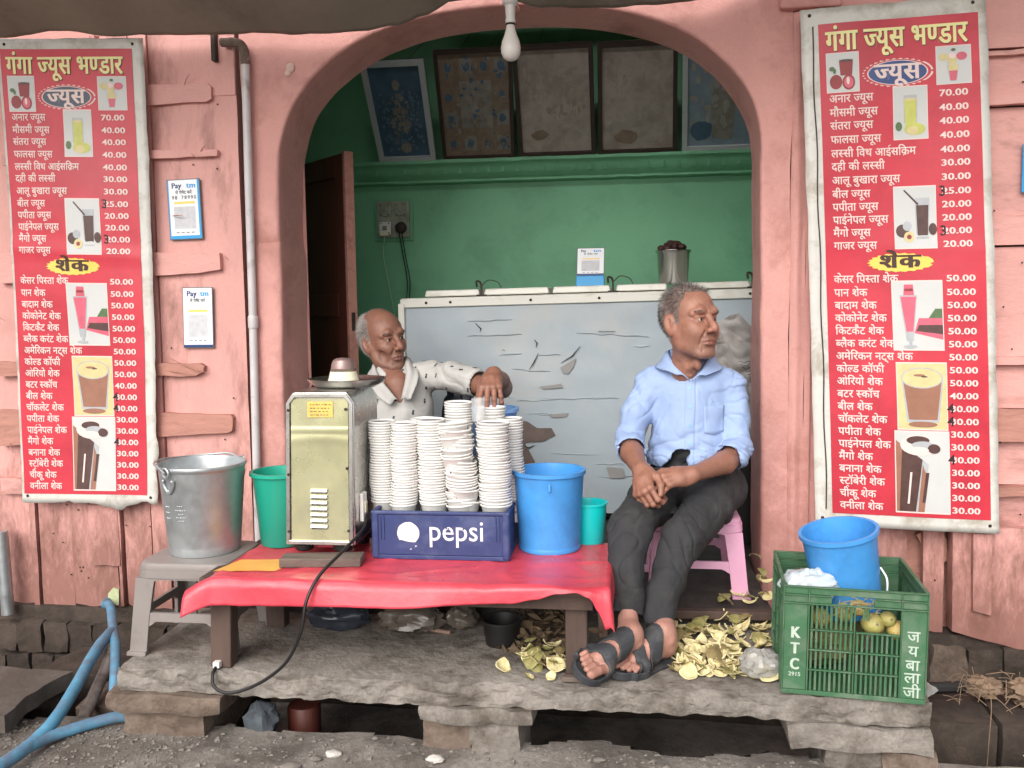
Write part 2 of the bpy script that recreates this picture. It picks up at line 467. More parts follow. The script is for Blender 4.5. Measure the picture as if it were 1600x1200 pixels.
# pillar stones: thick cap stones on rubble piers
def block(x0, x1, y0, y1, z0, z1, seed, amp=.012, n=(10, 5, 4)):
    bm = bmesh.new(); bmesh.ops.create_cube(bm, size=1)
    bmesh.ops.subdivide_edges(bm, edges=bm.edges, cuts=5, use_grid_fill=True)
    b = B(); vs = []
    for v in bm.verts:
        p = v.co
        q = Vector((p.x, p.y, p.z)); e = max(abs(q.x), abs(q.y), abs(q.z))
        k = q.length; round_ = 1 - .12 * max(0, k - .6)
        P = Vector((lerp(x0, x1, p.x * round_ + .5), lerp(y0, y1, p.y * round_ + .5), lerp(z0, z1, p.z * round_ + .5)))
        P += noise.noise_vector(P * 9 + Vector((seed, seed, 0))) * amp + noise.noise_vector(P * 27 + Vector((seed, 0, seed))) * amp * .5
        vs.append(P)
    bm.faces.ensure_lookup_table()
    b.add(vs, [[v.index for v in f.verts] for f in bm.faces]); bm.free()
    return b
for i, (x0, x1, z0, z1) in enumerate(((-1.50, -1.15, .074, .130), (-.576, -.262, .086, .131), (.40, .765, .062, .130))):
    block(x0, x1, -.895, -.35, z0, z1, i * 3.3, .015).build('cap_stone', M['stonewarm'] if i == 0 else M['stone'], plat, smooth=50)
for i, (x0, x1, z0, z1, mm) in enumerate(((-1.46, -1.21, -.05, .075, 'stonewarm'), (-.572, -.44, -.05, .087, 'stonewarm'), (-.438, -.295, -.05, .087, 'stone'),
                                      (.505, .66, -.06, .063, 'stone'), (.655, .785, -.06, .063, 'stonewarm'), (-1.35, -1.2, -.3, -.04, 'stonedark'))):
    block(x0, x1, -.875 + .02 * (i % 2), -.4, z0, z1, i * 5.1 + 2, .016).build('rubble_stone', M[mm], plat, smooth=50)
# plinth wall below the shop, seen in the drain
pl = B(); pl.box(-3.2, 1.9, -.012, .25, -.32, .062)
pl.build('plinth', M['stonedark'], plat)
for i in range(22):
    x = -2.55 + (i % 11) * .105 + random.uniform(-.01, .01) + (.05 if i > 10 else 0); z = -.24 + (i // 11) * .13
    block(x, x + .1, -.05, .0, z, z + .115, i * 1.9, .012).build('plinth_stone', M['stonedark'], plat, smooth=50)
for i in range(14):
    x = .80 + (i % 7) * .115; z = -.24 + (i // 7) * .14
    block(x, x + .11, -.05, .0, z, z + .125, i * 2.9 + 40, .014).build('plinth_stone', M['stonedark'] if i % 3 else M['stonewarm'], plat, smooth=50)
# masonry of the drain to the left and right
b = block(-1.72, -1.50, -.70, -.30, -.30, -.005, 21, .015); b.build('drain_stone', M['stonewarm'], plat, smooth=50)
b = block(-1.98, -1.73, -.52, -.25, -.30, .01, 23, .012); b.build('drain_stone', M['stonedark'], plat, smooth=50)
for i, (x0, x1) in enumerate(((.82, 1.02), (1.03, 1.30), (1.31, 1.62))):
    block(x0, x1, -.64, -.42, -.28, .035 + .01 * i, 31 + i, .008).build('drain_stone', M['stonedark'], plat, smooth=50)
# loose cover slab over the drain on the left
b = B()
def fs(u, v):
    x = lerp(-2.6, -1.752, u); y = lerp(-.94, -.63, v); sk = .06 * v
    return (x - sk * (1 - v) + .012 * nz(v * 6, 3, x), y + .015 * nz(x * 5, 0, 2) - .03 * u, .092 + .004 * nz(x * 8, y * 8) - .005 * u)
b.grid(fs, 24, 8)
n0 = len(b.v)
b.add([(p[0], p[1], p[2] - .05) for p in b.v], [tuple(reversed(f)) for f in b.f])
for i in range(24):
    b.f.append((i + 1, i, n0 + i, n0 + i + 1)); b.mi.append(0)
for j in range(8):
    a, c = j * 25 + 24, (j + 1) * 25 + 24
    b.f.append((c, a, n0 + a, n0 + c)); b.mi.append(0)
b.jitter(.004, 16, 2)
M['slatecover'] = mat('dark_cover_slab', srgb(98, 90, 84), .85, var=.2, vscale=6, dirt=srgb(66, 58, 52), dscale=5, dthr=.5, bump=.5, bscale=30)
tag(b.build('cover_slab', M['slatecover'], origin=(-2.1, -.8, .04), smooth=40), 'dark flat stone slab covering the open drain at the left edge', 'stone slab')
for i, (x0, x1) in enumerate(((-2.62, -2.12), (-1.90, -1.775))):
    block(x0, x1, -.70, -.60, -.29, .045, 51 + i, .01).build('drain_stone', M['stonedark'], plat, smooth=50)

# ================================================================== THE SHOP BUILDING
shop = thing('shop_building', 'salmon pink plastered shop front with a wide round arch opening into a green room', 'shop', (-.4, .3, .06))
TH = .262      # wall thickness
# arch outline from left foot to right foot
def arch_pt(t):
    """t 0..1 along the opening"""
    if t < .30:
        return (lerp(-1.288, -1.280, t / .30), lerp(.2, 1.66, t / .30))
    if t > .70:
        return (lerp(.448, .462, (t - .70) / .30), lerp(1.70, .2, (t - .70) / .30))
    a = math.pi * (1 - (t - .30) / .40)
    e = 2.0 / 2.35
    cx, cz = math.cos(a), math.sin(a)
    x = math.copysign(abs(cx) ** e, cx); z = abs(cz) ** e
    xm, hw = (-1.280 + .448) / 2, (.448 + 1.280) / 2
    zb = lerp(1.66, 1.70, (t - .30) / .40)
    return (xm + hw * x, zb + z * (2.262 - zb))
XL, XR, ZB, ZT = -1.405, .548, .05, 3.0
def outer_pt(t, q):
    x, z = q
    if t < .30: return (XL, z if t > .001 else ZB)
    if t > .70: return (XR, z if t < .999 else ZB)
    k = (t - .30) / .40
    # walk up the left edge, along the top, down the right edge
    if k < .2: return (XL, lerp(1.66, ZT, k / .2))
    if k > .8: return (XR, lerp(ZT, 1.70, (k - .8) / .2))
    return (lerp(XL, XR, (k - .2) / .6), ZT)
NT, NF = 300, 14
def wall_pt(i, j):
    t = i / NT
    q = arch_pt(t); o = outer_pt(t, q)
    e = .014
    # j: 0..NF front face from the outer edge in to the opening, then 3 rounding rows, then the reveal
    d = Vector((q[0] - o[0], q[1] - o[1])); ln = max(1e-4, d.length); d /= ln
    if j <= NF:
        s_ = (j / NF) ** .8 * (ln - e); y = 0.0
        p = Vector((o[0], o[1])) + d * s_
    else:
        k = j - NF
        if k <= 3:
            a = math.pi / 2 * k / 3
            p = Vector((o[0], o[1])) + d * (ln - e + e * math.sin(a)); y = e * (1 - math.cos(a))
        else:
            p = Vector(q); y = e + (TH - e) * (k - 3) / 6
            # the reveal opens a little at the back
    P = Vector((p.x, y, p.y))
    am = .007
    P.y += am * noise.noise(P * 3.1) + .0035 * noise.noise(P * 13) + .0014 * noise.noise(P * 45)
    P.x += am * noise.noise(P * 3.3 + Vector((9, 0, 0))) + .003 * noise.noise(P * 12 + Vector((0, 4, 0)))
    if t < .30:                       # old joint where the pier was patched
        P.y += .007 * smoothstep(.012, .0, abs(P.z - 1.462 + .10 * (P.x + 1.28))) - .007 * (1 if P.z < 1.46 else 0)
        if j > NF: P.x += .004 * (1 if P.z < 1.455 else 0)
    return tuple(P)
w = B()
w.add([wall_pt(i, j) for j in range(NF + 10) for i in range(NT + 1)],
      [(j * (NT + 1) + i, j * (NT + 1) + i + 1, (j + 1) * (NT + 1) + i + 1, (j + 1) * (NT + 1) + i) for j in range(NF + 9) for i in range(NT)])
# back side of the front wall
w.add([(x, TH, z) for z in (.05, 3.0) for x in (-1.9, -1.27)], [(0, 2, 3, 1)])
w.build('arch_wall', M['plaster'], shop, smooth=50)
# plaster crumbs knocked out of the pier
M['bareplaster'] = mat('bare_plaster', srgb(206, 176, 164), .9, var=.2, vscale=40, bump=.6)
b = B(); rock(b, (-1.215, -.001, 2.088), (.016, .006, .018), 3, .5); rock(b, (-1.225, -.001, 2.07), (.012, .005, .012), 5, .5)
b.build('plaster_scar', M['bareplaster'], shop)

# interior
b = B()
b.box(-1.9, 1.1, 1.70, 1.78, .2, 3.0)
b.build('back_wall', M['green'], shop)
b = B(); b.box(-1.90, -1.82, .265, 1.697, .2, 3.0); b.build('side_wall', M['green'], shop)
b = B(); b.box(1.02, 1.10, .265, 1.697, .2, 3.0); b.build('side_wall', M['green'], shop)
b = B(); b.box(-1.9, 1.1, .266, 1.78, 3.003, 3.08); b.build('ceiling', M['green'], shop)
b = B(); b.box(-1.815, 1.015, .27, 1.695, .19, .247); b.build('floor', M['darkfloor'], shop)
# ledge with moulding under the pictures
led = B()
prof = [(1.698, 2.005), (1.592, 2.003), (1.585, 1.985), (1.606, 1.968), (1.618, 1.94), (1.640, 1.915), (1.652, 1.905), (1.652, 1.892), (1.672, 1.889), (1.698, 1.884)]
def fl(u, v):
    k = v * (len(prof) - 1); i = min(len(prof) - 2, int(k)); f = k - i
    x = lerp(-1.815, 1.015, u)
    y = lerp(prof[i][0], prof[i + 1][0], f); z = lerp(prof[i][1], prof[i + 1][1], f)
    n_ = noise.noise(Vector((x * 9, y * 9, z * 9)))
    return (x, y + .003 * n_, z + .003 * noise.noise(Vector((x * 12, 3, z * 20))))
led.grid(fl, 90, 18)
led.build('ledge', M['green'], shop, smooth=40)
# worn relief ornaments along the ledge
orn = B()
for k in range(26):
    x = -1.36 + k * .077
    a = .010
    orn.add([(x - .014, 1.612, 1.93), (x, 1.598, 1.965), (x + .014, 1.612, 1.93), (x, 1.607, 1.938)], [(0, 1, 3), (1, 2, 3), (0, 3, 2)])
orn.jitter(.004, 30)
orn.build('ledge_relief', M['green'], shop, smooth=0)['kind'] = 'stuff'
# dark ceiling edge strip seen under the arch crown
b = B(); b.box(-1.0, .9, 1.2, 1.26, 2.72, 2.77); b.build('roof_beam', M['darkmetal'], shop)

# upper facade behind the awning
b = B()
b.box(-3.2, -1.407, .02, .25, 2.245, 3.0); b.build('upper_wall', M['plaster'], shop)
b = B(); b.box(.55, 1.9, .02, .25, 2.20, 3.0); b.build('upper_wall', M['plaster'], shop)
b = B(); b.box(-3.2, -1.407, .20, .25, .05, 2.24); b.box(.55, 1.9, .20, .25, .05, 2.195); b.build('inner_wall', M['stonedark'], shop)

# ---- wooden shutters: every plank and batten a piece
def plank(x0, x1, z0, z1, y0, y1, seed, nx=3, nz_=26, amp=.004, ragged=.0, vert=True):
    b = B()
    def fn(u, v, yy):
        x = lerp(x0, x1, u); z = lerp(z0, z1, v)
        rg = ragged * (noise.noise(Vector((x * 18, seed, 0))) + .6 * noise.noise(Vector((x * 50, seed, 3)))) * smoothstep(.08, 0, v)
        ed = amp * .8 * noise.noise(Vector((z * 6, seed, u * 5)))
        return (x + ed * (1 if vert else .3), yy + amp * noise.noise(Vector((x * 5, z * 3, seed))) + amp * .4 * noise.noise(Vector((x * 30, z * 8, seed))), z + rg + (ed if not vert else 0))
    b.grid(lambda u, v: fn(u, v, y0), nx, nz_)
    n0 = len(b.v)
    b.add([fn(i / nx, j / nz_, y1) for j in range(nz_ + 1) for i in range(nx + 1)], [tuple(reversed(f)) for f in b.f])
    c = nx + 1
    for j in range(nz_):
        for k in (0, nx):
            a, d = j * c + k, (j + 1) * c + k
            b.f.append((a, d, n0 + d, n0 + a) if k == 0 else (d, a, n0 + a, n0 + d)); b.mi.append(0)
    for i in range(nx):
        for k in (0, nz_):
            a, d = k * c + i, k * c + i + 1
            b.f.append((a, d, n0 + d, n0 + a)); b.mi.append(0)
    return b
sl = thing('wooden_shutter', 'closed pink plank shutter with nailed cross battens, left of the arch behind a menu', 'shutter', (-1.95, .05, .06))
b = B(); b.box(-3.2, -1.42, .07, .10, .08, 2.24); b.build('backing_board', M['rawwood'], sl)
for i, (x0, x1, z0, y0) in enumerate(((-3.18, -2.90, .08, .012), (-2.895, -2.62, .07, .004), (-2.615, -2.35, .075, .010), (-2.345, -2.322, .05, -.004), (-2.315, -2.175, .058, .006),
                                      (-2.172, -1.985, .062, .0), (-1.975, -1.962, .075, -.012), (-1.955, -1.845, .068, .008), (-1.835, -1.765, .07, -.004), (-1.76, -1.425, .09, .004))):
    plank(x0, x1, z0, 2.24, y0, y0 + .04, i * 3.7, 5 if x1 - x0 > .1 else 2, 60, .004, .016).build('plank', M['pinkwood'], sl, smooth=40)
plank(-2.087, -1.968, .232, .47, -.014, -.002, 77, 4, 12, .004, .012).build('patch_board', M['pinkwood'], sl, smooth=40)
M['oldgreen'] = mat('old_pale_green_paint', srgb(176, 182, 142), .7, var=.2, vscale=40, bump=.3)
P_ = [(-2.035, .075), (-1.985, .072), (-1.984, .135), (-2.005, .142), (-2.028, .118)]
b = B(); b.prism(P_, -.0075, -.003); b.jitter(.002, 60); b.build('old_paint_patch', M['oldgreen'], sl)
b = B(); b.box(-1.62, -1.425, -.002, .012, 2.0, 2.21); b.jitter(.003, 9); b.build('corner_board', M['pinkwood'], sl, bevel=.004)
def batten(pts, y0, y1, seed, m='pinkboard', parent=sl, bev=.004, name='batten', amp=.004):
    """board traced as polygon x,z with splintered ends"""
    P = []
    n = len(pts)
    for i in range(n):
        a, c = pts[i], pts[(i + 1) % n]
        k = max(1, int(math.hypot(c[0] - a[0], c[1] - a[1]) / .02))
        for j in range(k):
            t = j / k; x, z = lerp(a[0], c[0], t), lerp(a[1], c[1], t)
            P.append((x + amp * .6 * nz(x * 25, z * 25, seed), z + amp * nz(x * 14, z * 14, seed + 5)))
    bm = bmesh.new()
    vs = [bm.verts.new((x, y0, z)) for x, z in P]
    bmesh.ops.triangulate(bm, faces=[bm.faces.new(vs)])
    b = B(); o = len(b.v)
    N = len(P)
    fs = [[v.index for v in f.verts] for f in bm.faces] if False else None
    bm.verts.index_update()
    fs = [tuple(v.index for v in f.verts) for f in bm.faces]; bm.free()
    b.add([(x, y0 + .002 * nz(x * 20, z * 20, seed), z) for x, z in P] + [(x, y1, z) for x, z in P],
          fs + [tuple(i + N for i in reversed(f)) for f in fs] + [(i, (i + 1) % N, (i + 1) % N + N, i + N) for i in range(N)])
    return b.build(name, M[m], parent, smooth=30)
BL = [([(-2.345, 2.055), (-1.53, 2.045), (-1.512, 2.03), (-1.512, 1.99), (-1.53, 1.982), (-2.345, 1.95)], -.016, 'pinkboard'),
      ([(-2.36, 1.83), (-1.50, 1.806), (-1.497, 1.795), (-1.50, 1.782), (-2.36, 1.778)], -.02, 'pinkboard'),
      ([(-2.40, 1.45), (-1.508, 1.43), (-1.505, 1.368), (-1.60, 1.358), (-2.40, 1.332)], -.018, 'pinkboard'),
      ([(-2.43, 1.03), (-1.60, 1.018), (-1.585, 1.008), (-1.59, .988), (-1.62, .972), (-2.43, .975)], -.02, 'rawwood'),
      ([(-2.44, .845), (-1.486, .826), (-1.478, .815), (-1.482, .765), (-1.50, .757), (-2.44, .70)], -.022, 'rawwood'),
      ([(-2.45, .575), (-1.96, .565), (-1.80, .56), (-1.80, .52), (-2.45, .51)], -.018, 'pinkboard'),
      ([(-1.78, .43), (-1.70, .432), (-1.70, .405), (-1.78, .402)], -.008, 'pinkboard')]
for i, (pp, y0, mm) in enumerate(BL):
    batten(pp, y0, .005, i * 2.3 + 1, mm)
# splinters and bent nails
sp = B()
for (x, z, a, l) in ((-1.62, 1.0, -.25, .14), (-1.66, 1.015, -.35, .16), (-1.70, .99, -.1, .15), (-1.60, 2.06, .9, .05), (-1.55, 1.81, .7, .04), (-1.585, 1.785, -.6, .04), (-1.475, 1.41, -.8, .03), (-2.39, .70, -1.1, .06), (-2.40, 1.20, -.5, .05), (-2.42, 1.17, .3, .05), (-1.9, .51, -.2, .05), (-1.66, 1.57, 0, .05)):
    d = Vector((math.cos(a), -.25, math.sin(a))).normalized() * l
    sp.tube([Vector((x, -.022, z)) - d * .5, Vector((x, -.028, z)), Vector((x, -.022, z)) + d * .5], [.001, .0022, .0008], 5)
sp.build('splinters', M['rawwood'], sl)
nl = B()
for k in range(46):
    x = random.uniform(-2.3, -1.48); z = random.choice((random.uniform(.15, .48), random.uniform(.5, 2.1)))
    if -1.72 < x < -1.53 and 1.05 < z < 1.72: continue
    nl.lathe([(.0035, 0), (.002, .003), (0, .003)], 6, (x, -.002, z), Matrix.Rotation(R(90), 3, 'X'))
nl.build('nail_heads', M['darkmetal'], sl)['kind'] = 'stuff'

sr = thing('wooden_shutter', 'closed pink board shutter right of the arch, lapped boards with a sloping lower door', 'shutter', (1.2, .05, .03))
b = B(); b.box(.55, 1.9, .07, .10, .06, 2.195); b.build('backing_board', M['rawwood'], sr)
b = B(); b.box(.552, .80, .02, .06, .25, 2.19); b.jitter(.003, 6); b.build('jamb_board', M['pinkwood'], sr, bevel=.005)
for i, (z0, z1, y0) in enumerate(((2.035, 2.19, -.012), (1.878, 2.012, .004), (1.494, 1.846, .006), (1.398, 1.492, -.010), (1.024, 1.392, .006), (.852, .996, .004), (.588, .738, .004), (.438, .555, .006))):
    plank(.81, 1.9, z0, z1, y0, y0 + .035, i * 4.3 + 50, 40, 5, .003, 0, False).build('plank', M['pinkboard'], sr, smooth=40)
for i, (pp, y0, mm) in enumerate((([(.90, 1.880), (1.9, 1.888), (1.9, 1.862), (.90, 1.845)], -.028, 'pinkboard'),
                              ([(.95, 2.018), (1.9, 2.045), (1.9, 2.026), (.95, 2.004)], -.02, 'pinkboard'),
                              ([(.95, 1.025), (1.9, 1.028), (1.9, 1.0), (.95, .998)], -.026, 'pinkboard'),
                              ([(1.0, .855), (1.9, .84), (1.9, .742), (1.0, .742)], -.03, 'rawwood'),
                              ([(1.0, .588), (1.9, .582), (1.9, .553), (1.0, .556)], -.034, 'rawwood'))):
    batten(pp, y0, .004, i * 3.1 + 20, mm, sr)
for i, (x0, x1, z0, z1, y0, rg) in enumerate(((.60, .70, .21, .45, .03, .0), (.705, .79, .2, .45, .045, .0), (.852, .956, .062, .446, .01, .008), (1.010, 1.078, .064, .446, .004, .006))):
    plank(x0, x1, z0, z1, y0, y0 + .03, i * 2.1 + 80, 3, 20, .003, rg).build('plank', M['pinkwood'], sr, smooth=40)
batten([(1.092, .445), (1.9, .445), (1.9, -.16), (1.34, .018), (1.098, .082)], -.034, .02, 91, 'pinkwood', sr, name='lower_door')
batten([(1.152, .43), (1.212, .43), (1.216, .148), (1.158, .162)], -.052, -.034, 95, 'pinkwood', sr)
b = B(); b.box(1.02, 1.10, .03, .05, .3, .43, rot=Matrix.Rotation(R(-30), 3, 'Y')); b.build('broken_slat', M['rawwood'], sr)
nl = B()
for k in range(40):
    x = random.uniform(.86, 1.5); z = random.uniform(.12, 2.1)
    nl.lathe([(.0035, 0), (.002, .003), (0, .003)], 6, (x, -.004, z), Matrix.Rotation(R(90), 3, 'X'))
nl.build('nail_heads', M['darkmetal'], sr)['kind'] = 'stuff'
# right hand pilaster with its cap
b = B()
b.grid(lambda u, v: (lerp(.548, .60, u) + .004 * nz(v * 9, u, 2), .0 - .012 * math.sin(math.pi * min(1, u * 1.4)) + .004 * nz(v * 14, u * 2), lerp(.06, 2.185, v)), 6, 90)
b.box(.60, .62, .0, .07, .06, 2.185)
b.build('pilaster', M['plaster'], shop, smooth=50)
b = B(); b.box(.50, .70, -.035, .05, 2.19, 2.25); b.jitter(.006, 14); b.build('pilaster_cap', M['plaster'], shop, bevel=.01)

# ---- door leaf standing open inside, left
dl = thing('wooden_door', 'dark brown wooden door leaf standing open just inside the arch', 'door', (-1.4, .8, .25))
def dbox(x0, x1, z0, z1, t0, t1):
    """box in the plane of the leaf; x along the leaf from the free edge"""
    p0, p1 = Vector((-1.203, .60, 0)), Vector((-1.60, .98, 0)); d = (p1 - p0).normalized(); n_ = Vector((d.y, -d.x, 0))
    if n_.y > 0: n_ = -n_
    vs = [p0 + d * x + n_ * t + Vector((0, 0, z)) for z in (z0, z1) for t in (t0, t1) for x in (x0, x1)]
    return vs
BF = [(0, 2, 3, 1), (4, 5, 7, 6), (0, 1, 5, 4), (1, 3, 7, 5), (3, 2, 6, 7), (2, 0, 4, 6)]
b = B(); b.add(dbox(.012, .56, .255, 1.885, -.018, .0), BF); b.build('panel', M['door'], dl)
for x0, x1, z0, z1 in ((.012, .09, .255, 1.885), (.09, .56, 1.79, 1.885), (.09, .56, 1.18, 1.28), (.09, .56, .26, .40)):
    b = B(); b.add(dbox(x0, x1, z0, z1, .001, .014), BF); b.build('rail', M['door'], dl, bevel=.003)
b = B(); b.add(dbox(-.012, .011, .25, 1.89, -.024, .018), BF); b.jitter(.002, 12); b.build('edge_strip', M['rawwood'], dl, bevel=.003)
b = B(); b.add(dbox(-.016, -.0125, 1.12, 1.20, -.01, .006), BF); b.build('lock_plate', M['darkmetal'], dl)

# ---- awning tarpaulin slung over the front
low = [(-3.3, 2.22), (-2.305, 2.232), (-2.048, 2.246), (-1.849, 2.216), (-1.314, 2.198), (-1.10, 2.184), (-.95, 2.185), (-.80, 2.197), (-.709, 2.224), (-.595, 2.268), (-.50, 2.275), (-.417, 2.262), (-.285, 2.230), (-.069, 2.217), (.144, 2.220), (.238, 2.226), (.36, 2.27), (.5, 2.32), (1.2, 2.36), (2.0, 2.38)]
def zlow(x):
    for (a, za), (c, zc) in zip(low, low[1:]):
        if x <= c:
            t = max(0, (x - a) / (c - a)); t = t * t * (3 - 2 * t); return lerp(za, zc, t)
    return low[-1][1]
def aw(u, v):
    x = lerp(-3.3, 2.0, u)
    z = zlow(x)
    out = v * 1.25
    zz = z + v * .30 + .10 * math.sin(v * 2.6) + .03 * math.sin(x * 3.1 + v * 4) * v + .012 * math.sin(x * 9 + v * 11) * min(1, v * 5)
    if v < .06:      # rolled hem
        a = v / .06 * math.pi
        return (x, -.075 + .014 * math.cos(a), z + .012 - .014 * math.sin(a) + .005 * nz(x * 14, v * 5))
    return (x, -.09 - out + .02 * nz(x * 3, v * 3), zz + .006 * nz(x * 10, v * 14))
b = B(); b.grid(aw, 150, 40)
ta = b.build('awning', M['tarp'], origin=(-.4, -.1, 2.3), smooth=80)
md = ta.modifiers.new('thick', 'SOLIDIFY'); md.thickness = .003
tag(ta, 'sagging grey brown tarpaulin awning slung along the top of the shop front', 'awning')

# ================================================================== LETTERING
_G = {}
def glyph_raw(ch, off=0.012):
    k = (ch, off)
    if k in _G: return _G[k]
    def mesh_of(s):
        c = bpy.data.curves.new('letter', 'FONT'); c.body = s; c.size = 1; c.resolution_u = 3; c.offset = off
        o = bpy.data.objects.new('letter', c); COL.objects.link(o)
        bpy.context.view_layer.update()
        me = bpy.data.meshes.new_from_object(o.evaluated_get(bpy.context.evaluated_depsgraph_get()))
        vs = [(v.co.x, v.co.y) for v in me.vertices]; fs = [tuple(p.vertices) for p in me.polygons]
        bpy.data.objects.remove(o); bpy.data.curves.remove(c); bpy.data.meshes.remove(me)
        return vs, fs
    if ch == ' ':
        r = ([], [], .30)
    else:
        vs, fs = mesh_of(ch)
        v2, _ = mesh_of(ch + '|')
        r = (vs, fs, max(p[0] for p in v2) - .168 - off)
    _G[k] = r
    return r

def glyph_half(ch, off=0.012):
    """half consonant: the letter without its right hand stem"""
    k = (ch, off, 'half')
    if k in _G: return _G[k]
    vs, fs, a = glyph_raw(ch, off)
    cut = a - .178
    bm = bmesh.new(); V = [bm.verts.new((x, y, 0)) for x, y in vs]
    for f in fs:
        try: bm.faces.new([V[i] for i in f])
        except ValueError: pass
    bmesh.ops.bisect_plane(bm, geom=bm.verts[:] + bm.edges[:] + bm.faces[:], plane_co=(cut, 0, 0), plane_no=(1, 0, 0), clear_outer=True)
    bm.verts.index_update()
    r = ([(v.co.x, v.co.y) for v in bm.verts], [tuple(v.index for v in f.verts) for f in bm.faces], cut - .012)
    bm.free(); _G[k] = r
    return r

NOSTEM = set('टठडढदरहङछक')
def shape(s, off=0.012):
    """lay a line of text out; reorders the short i sign, builds half letters"""
    out_v, out_f = [], []; x = 0.0; bold = max(0.0, off - .012) * 1.3; off = min(off, .012); cnt = 0
    def put(g, dx=0.0, adv=True, at=None):
        """each letter sits on its own hair-thin layer so that joined headlines never share a plane"""
        nonlocal x, cnt
        for k, s in enumerate((-bold, bold) if bold else (0.0,)):
            o = len(out_v); lay = (cnt % 3) * 2 + k
            out_v.extend((p[0] + (x if at is None else at) + dx + s, p[1], lay) for p in g[0]); out_f.extend(tuple(i + o for i in f) for f in g[1])
        cnt += 1
        if adv: x += g[2] + bold
    cons = lambda c: 0x915 <= ord(c) <= 0x939
    i = 0
    while i < len(s):
        c = s[i]
        if cons(c):
            cl = [c]; j = i + 1
            while j + 1 < len(s) and s[j] == '\u094d' and cons(s[j + 1]):
                cl.append(s[j + 1]); j += 2
            if j < len(s) and s[j] == '\u093f':
                g = glyph_raw('\u093f', off)
                put(g, adv=False); x += .262 + bold
                j += 1
            k = 0
            while k < len(cl):
                ch = cl[k]; nxt = cl[k + 1] if k + 1 < len(cl) else None
                if nxt == '\u0930':                    # r below the letter: a slanting stroke
                    g = glyph_raw(ch, off); x0 = x; put(g)
                    e = x0 + g[2] * (.52 if ch in NOSTEM else .55)
                    o = len(out_v)
                    if ch in NOSTEM and ch != '\u0915':
                        q = [(e - .16, -.22), (e, -.06), (e, -.14), (e - .10, -.26), (e + .16, -.22), (e + .10, -.26)]
                        out_v.extend((*w, 6) for w in q); out_f.extend([(o, o + 1, o + 2, o + 3), (o + 1, o + 4, o + 5, o + 2)])
                    else:
                        q = [(e + .02, .22), (e - .24, -.02), (e - .20, -.09), (e + .02, .11)]
                        out_v.extend((*w, 6) for w in q); out_f.append((o, o + 1, o + 2, o + 3))
                    k += 2
                elif nxt:
                    if ch in NOSTEM:
                        put(glyph_raw(ch, off)); put(glyph_raw('\u094d', off), adv=False)
                    else:
                        put(glyph_half(ch, off))
                    k += 1
                else:
                    put(glyph_raw(ch, off)); k += 1
            i = j
        else:
            put(glyph_raw(c, off)); i += 1
    return out_v, out_f, x

def put_text(b, s, fn, size, xs=1.0, width=None, align='l', off=0.012, upscale=1.0):
    v, f, w = shape(s, off)
    if width: xs = width / (w * size)
    dx = {'l': 0, 'c': -w * size * xs / 2, 'r': -w * size * xs}[align]
    pts = []
    for p in v:
        q = Vector(fn(p[0] * size * xs + dx, p[1] * size * upscale)); q.y -= .00012 * p[2]; pts.append(q)
    b.add(pts, f)
    return w * size * xs

# ================================================================== FURNITURE AND WARES
# ---- freezer
def ft(x, z): return z + .022 * (x + 1.0) / 1.57
fz = thing('chest_freezer', 'long grey blue chest freezer with peeling paint at the back of the stall', 'freezer', (-.2, 1.0, .25))
def fbox(x0, x1, y0, y1, z0, z1, nx=1):
    b = B()
    for k in range(nx):
        a, c = lerp(x0, x1, k / nx), lerp(x0, x1, (k + 1) / nx)
        vs = [(x, y, ft(x, z)) for z in (z0, z1) for y in (y0, y1) for x in (a, c)]
        b.add(vs, BF)
    return b
b = B()
def fb(u, v):
    x = lerp(-1.0, .72, u); z = lerp(.28, 1.215, v)
    y = .75 + .006 * nz(x * 2.2, z * 2.2, 4) + .0025 * nz(x * 9, z * 14, 8)
    return (x, y, ft(x, z))
b.grid(fb, 110, 60)
b.build('front_panel', M['freezer'], fz, smooth=60)
fbox(-1.0, .72, .768, 1.38, .28, 1.215).build('body', M['freezer'], fz)
fbox(-.98, .70, .80, 1.35, .25, .279).build('base', M['black'], fz)
fbox(-1.02, .73, .736, .765, 1.216, 1.256).build('front_trim', M['freezertrim'], fz, bevel=.004)
fbox(-1.02, .73, .767, 1.39, 1.217, 1.258).build('top_frame', M['freezertrim'], fz)
fbox(-1.028, -1.0, .73, .77, .28, 1.235).build('corner_strip', M['freezertrim'], fz, bevel=.003)
def lid(x0, x1):
    b = B()
    vs = []
    for z, e in ((1.263, 0), (1.292, .006)):
        vs += [(x0 + e, .80 + e, ft(x0, z)), (x1 - e, .80 + e, ft(x1, z)), (x0 + e, 1.33, ft(x0, z)), (x1 - e, 1.33, ft(x1, z))]
    b.add(vs, BF)
    return b.build('lid', M['freezertrim'], fz, bevel=.006)
for x0, x1 in ((-.922, -.667), (-.650, -.354), (-.340, -.081), (-.060, .166), (.262, .520), (.536, .70)):
    lid(x0, x1)
for i, x in enumerate((-.658, -.071, .528)):
    hg = B()
    hg.box(x - .004, x + .004, .785, .80, ft(x, 1.262), ft(x, 1.312))
    hg.box(x - .022, x + .022, .782, .799, ft(x, 1.259), ft(x, 1.267))
    hg.tube(bez([(x - .02, .79, ft(x, 1.30)), (x - .022, .79, ft(x, 1.325)), (x - .006, .79, ft(x, 1.322)), (x, .79, ft(x, 1.305))], 9), .005, 6)
    hg.tube(bez([(x + .002, .79, ft(x, 1.305)), (x + .03, .80, ft(x, 1.33)), (x + .07, .81, ft(x, 1.322)), (x + .088, .81, ft(x, 1.296))], 14), .0022, 5)
    hg.build('lid_hinge', M['darkmetal'], fz)['kind'] = 'stuff'
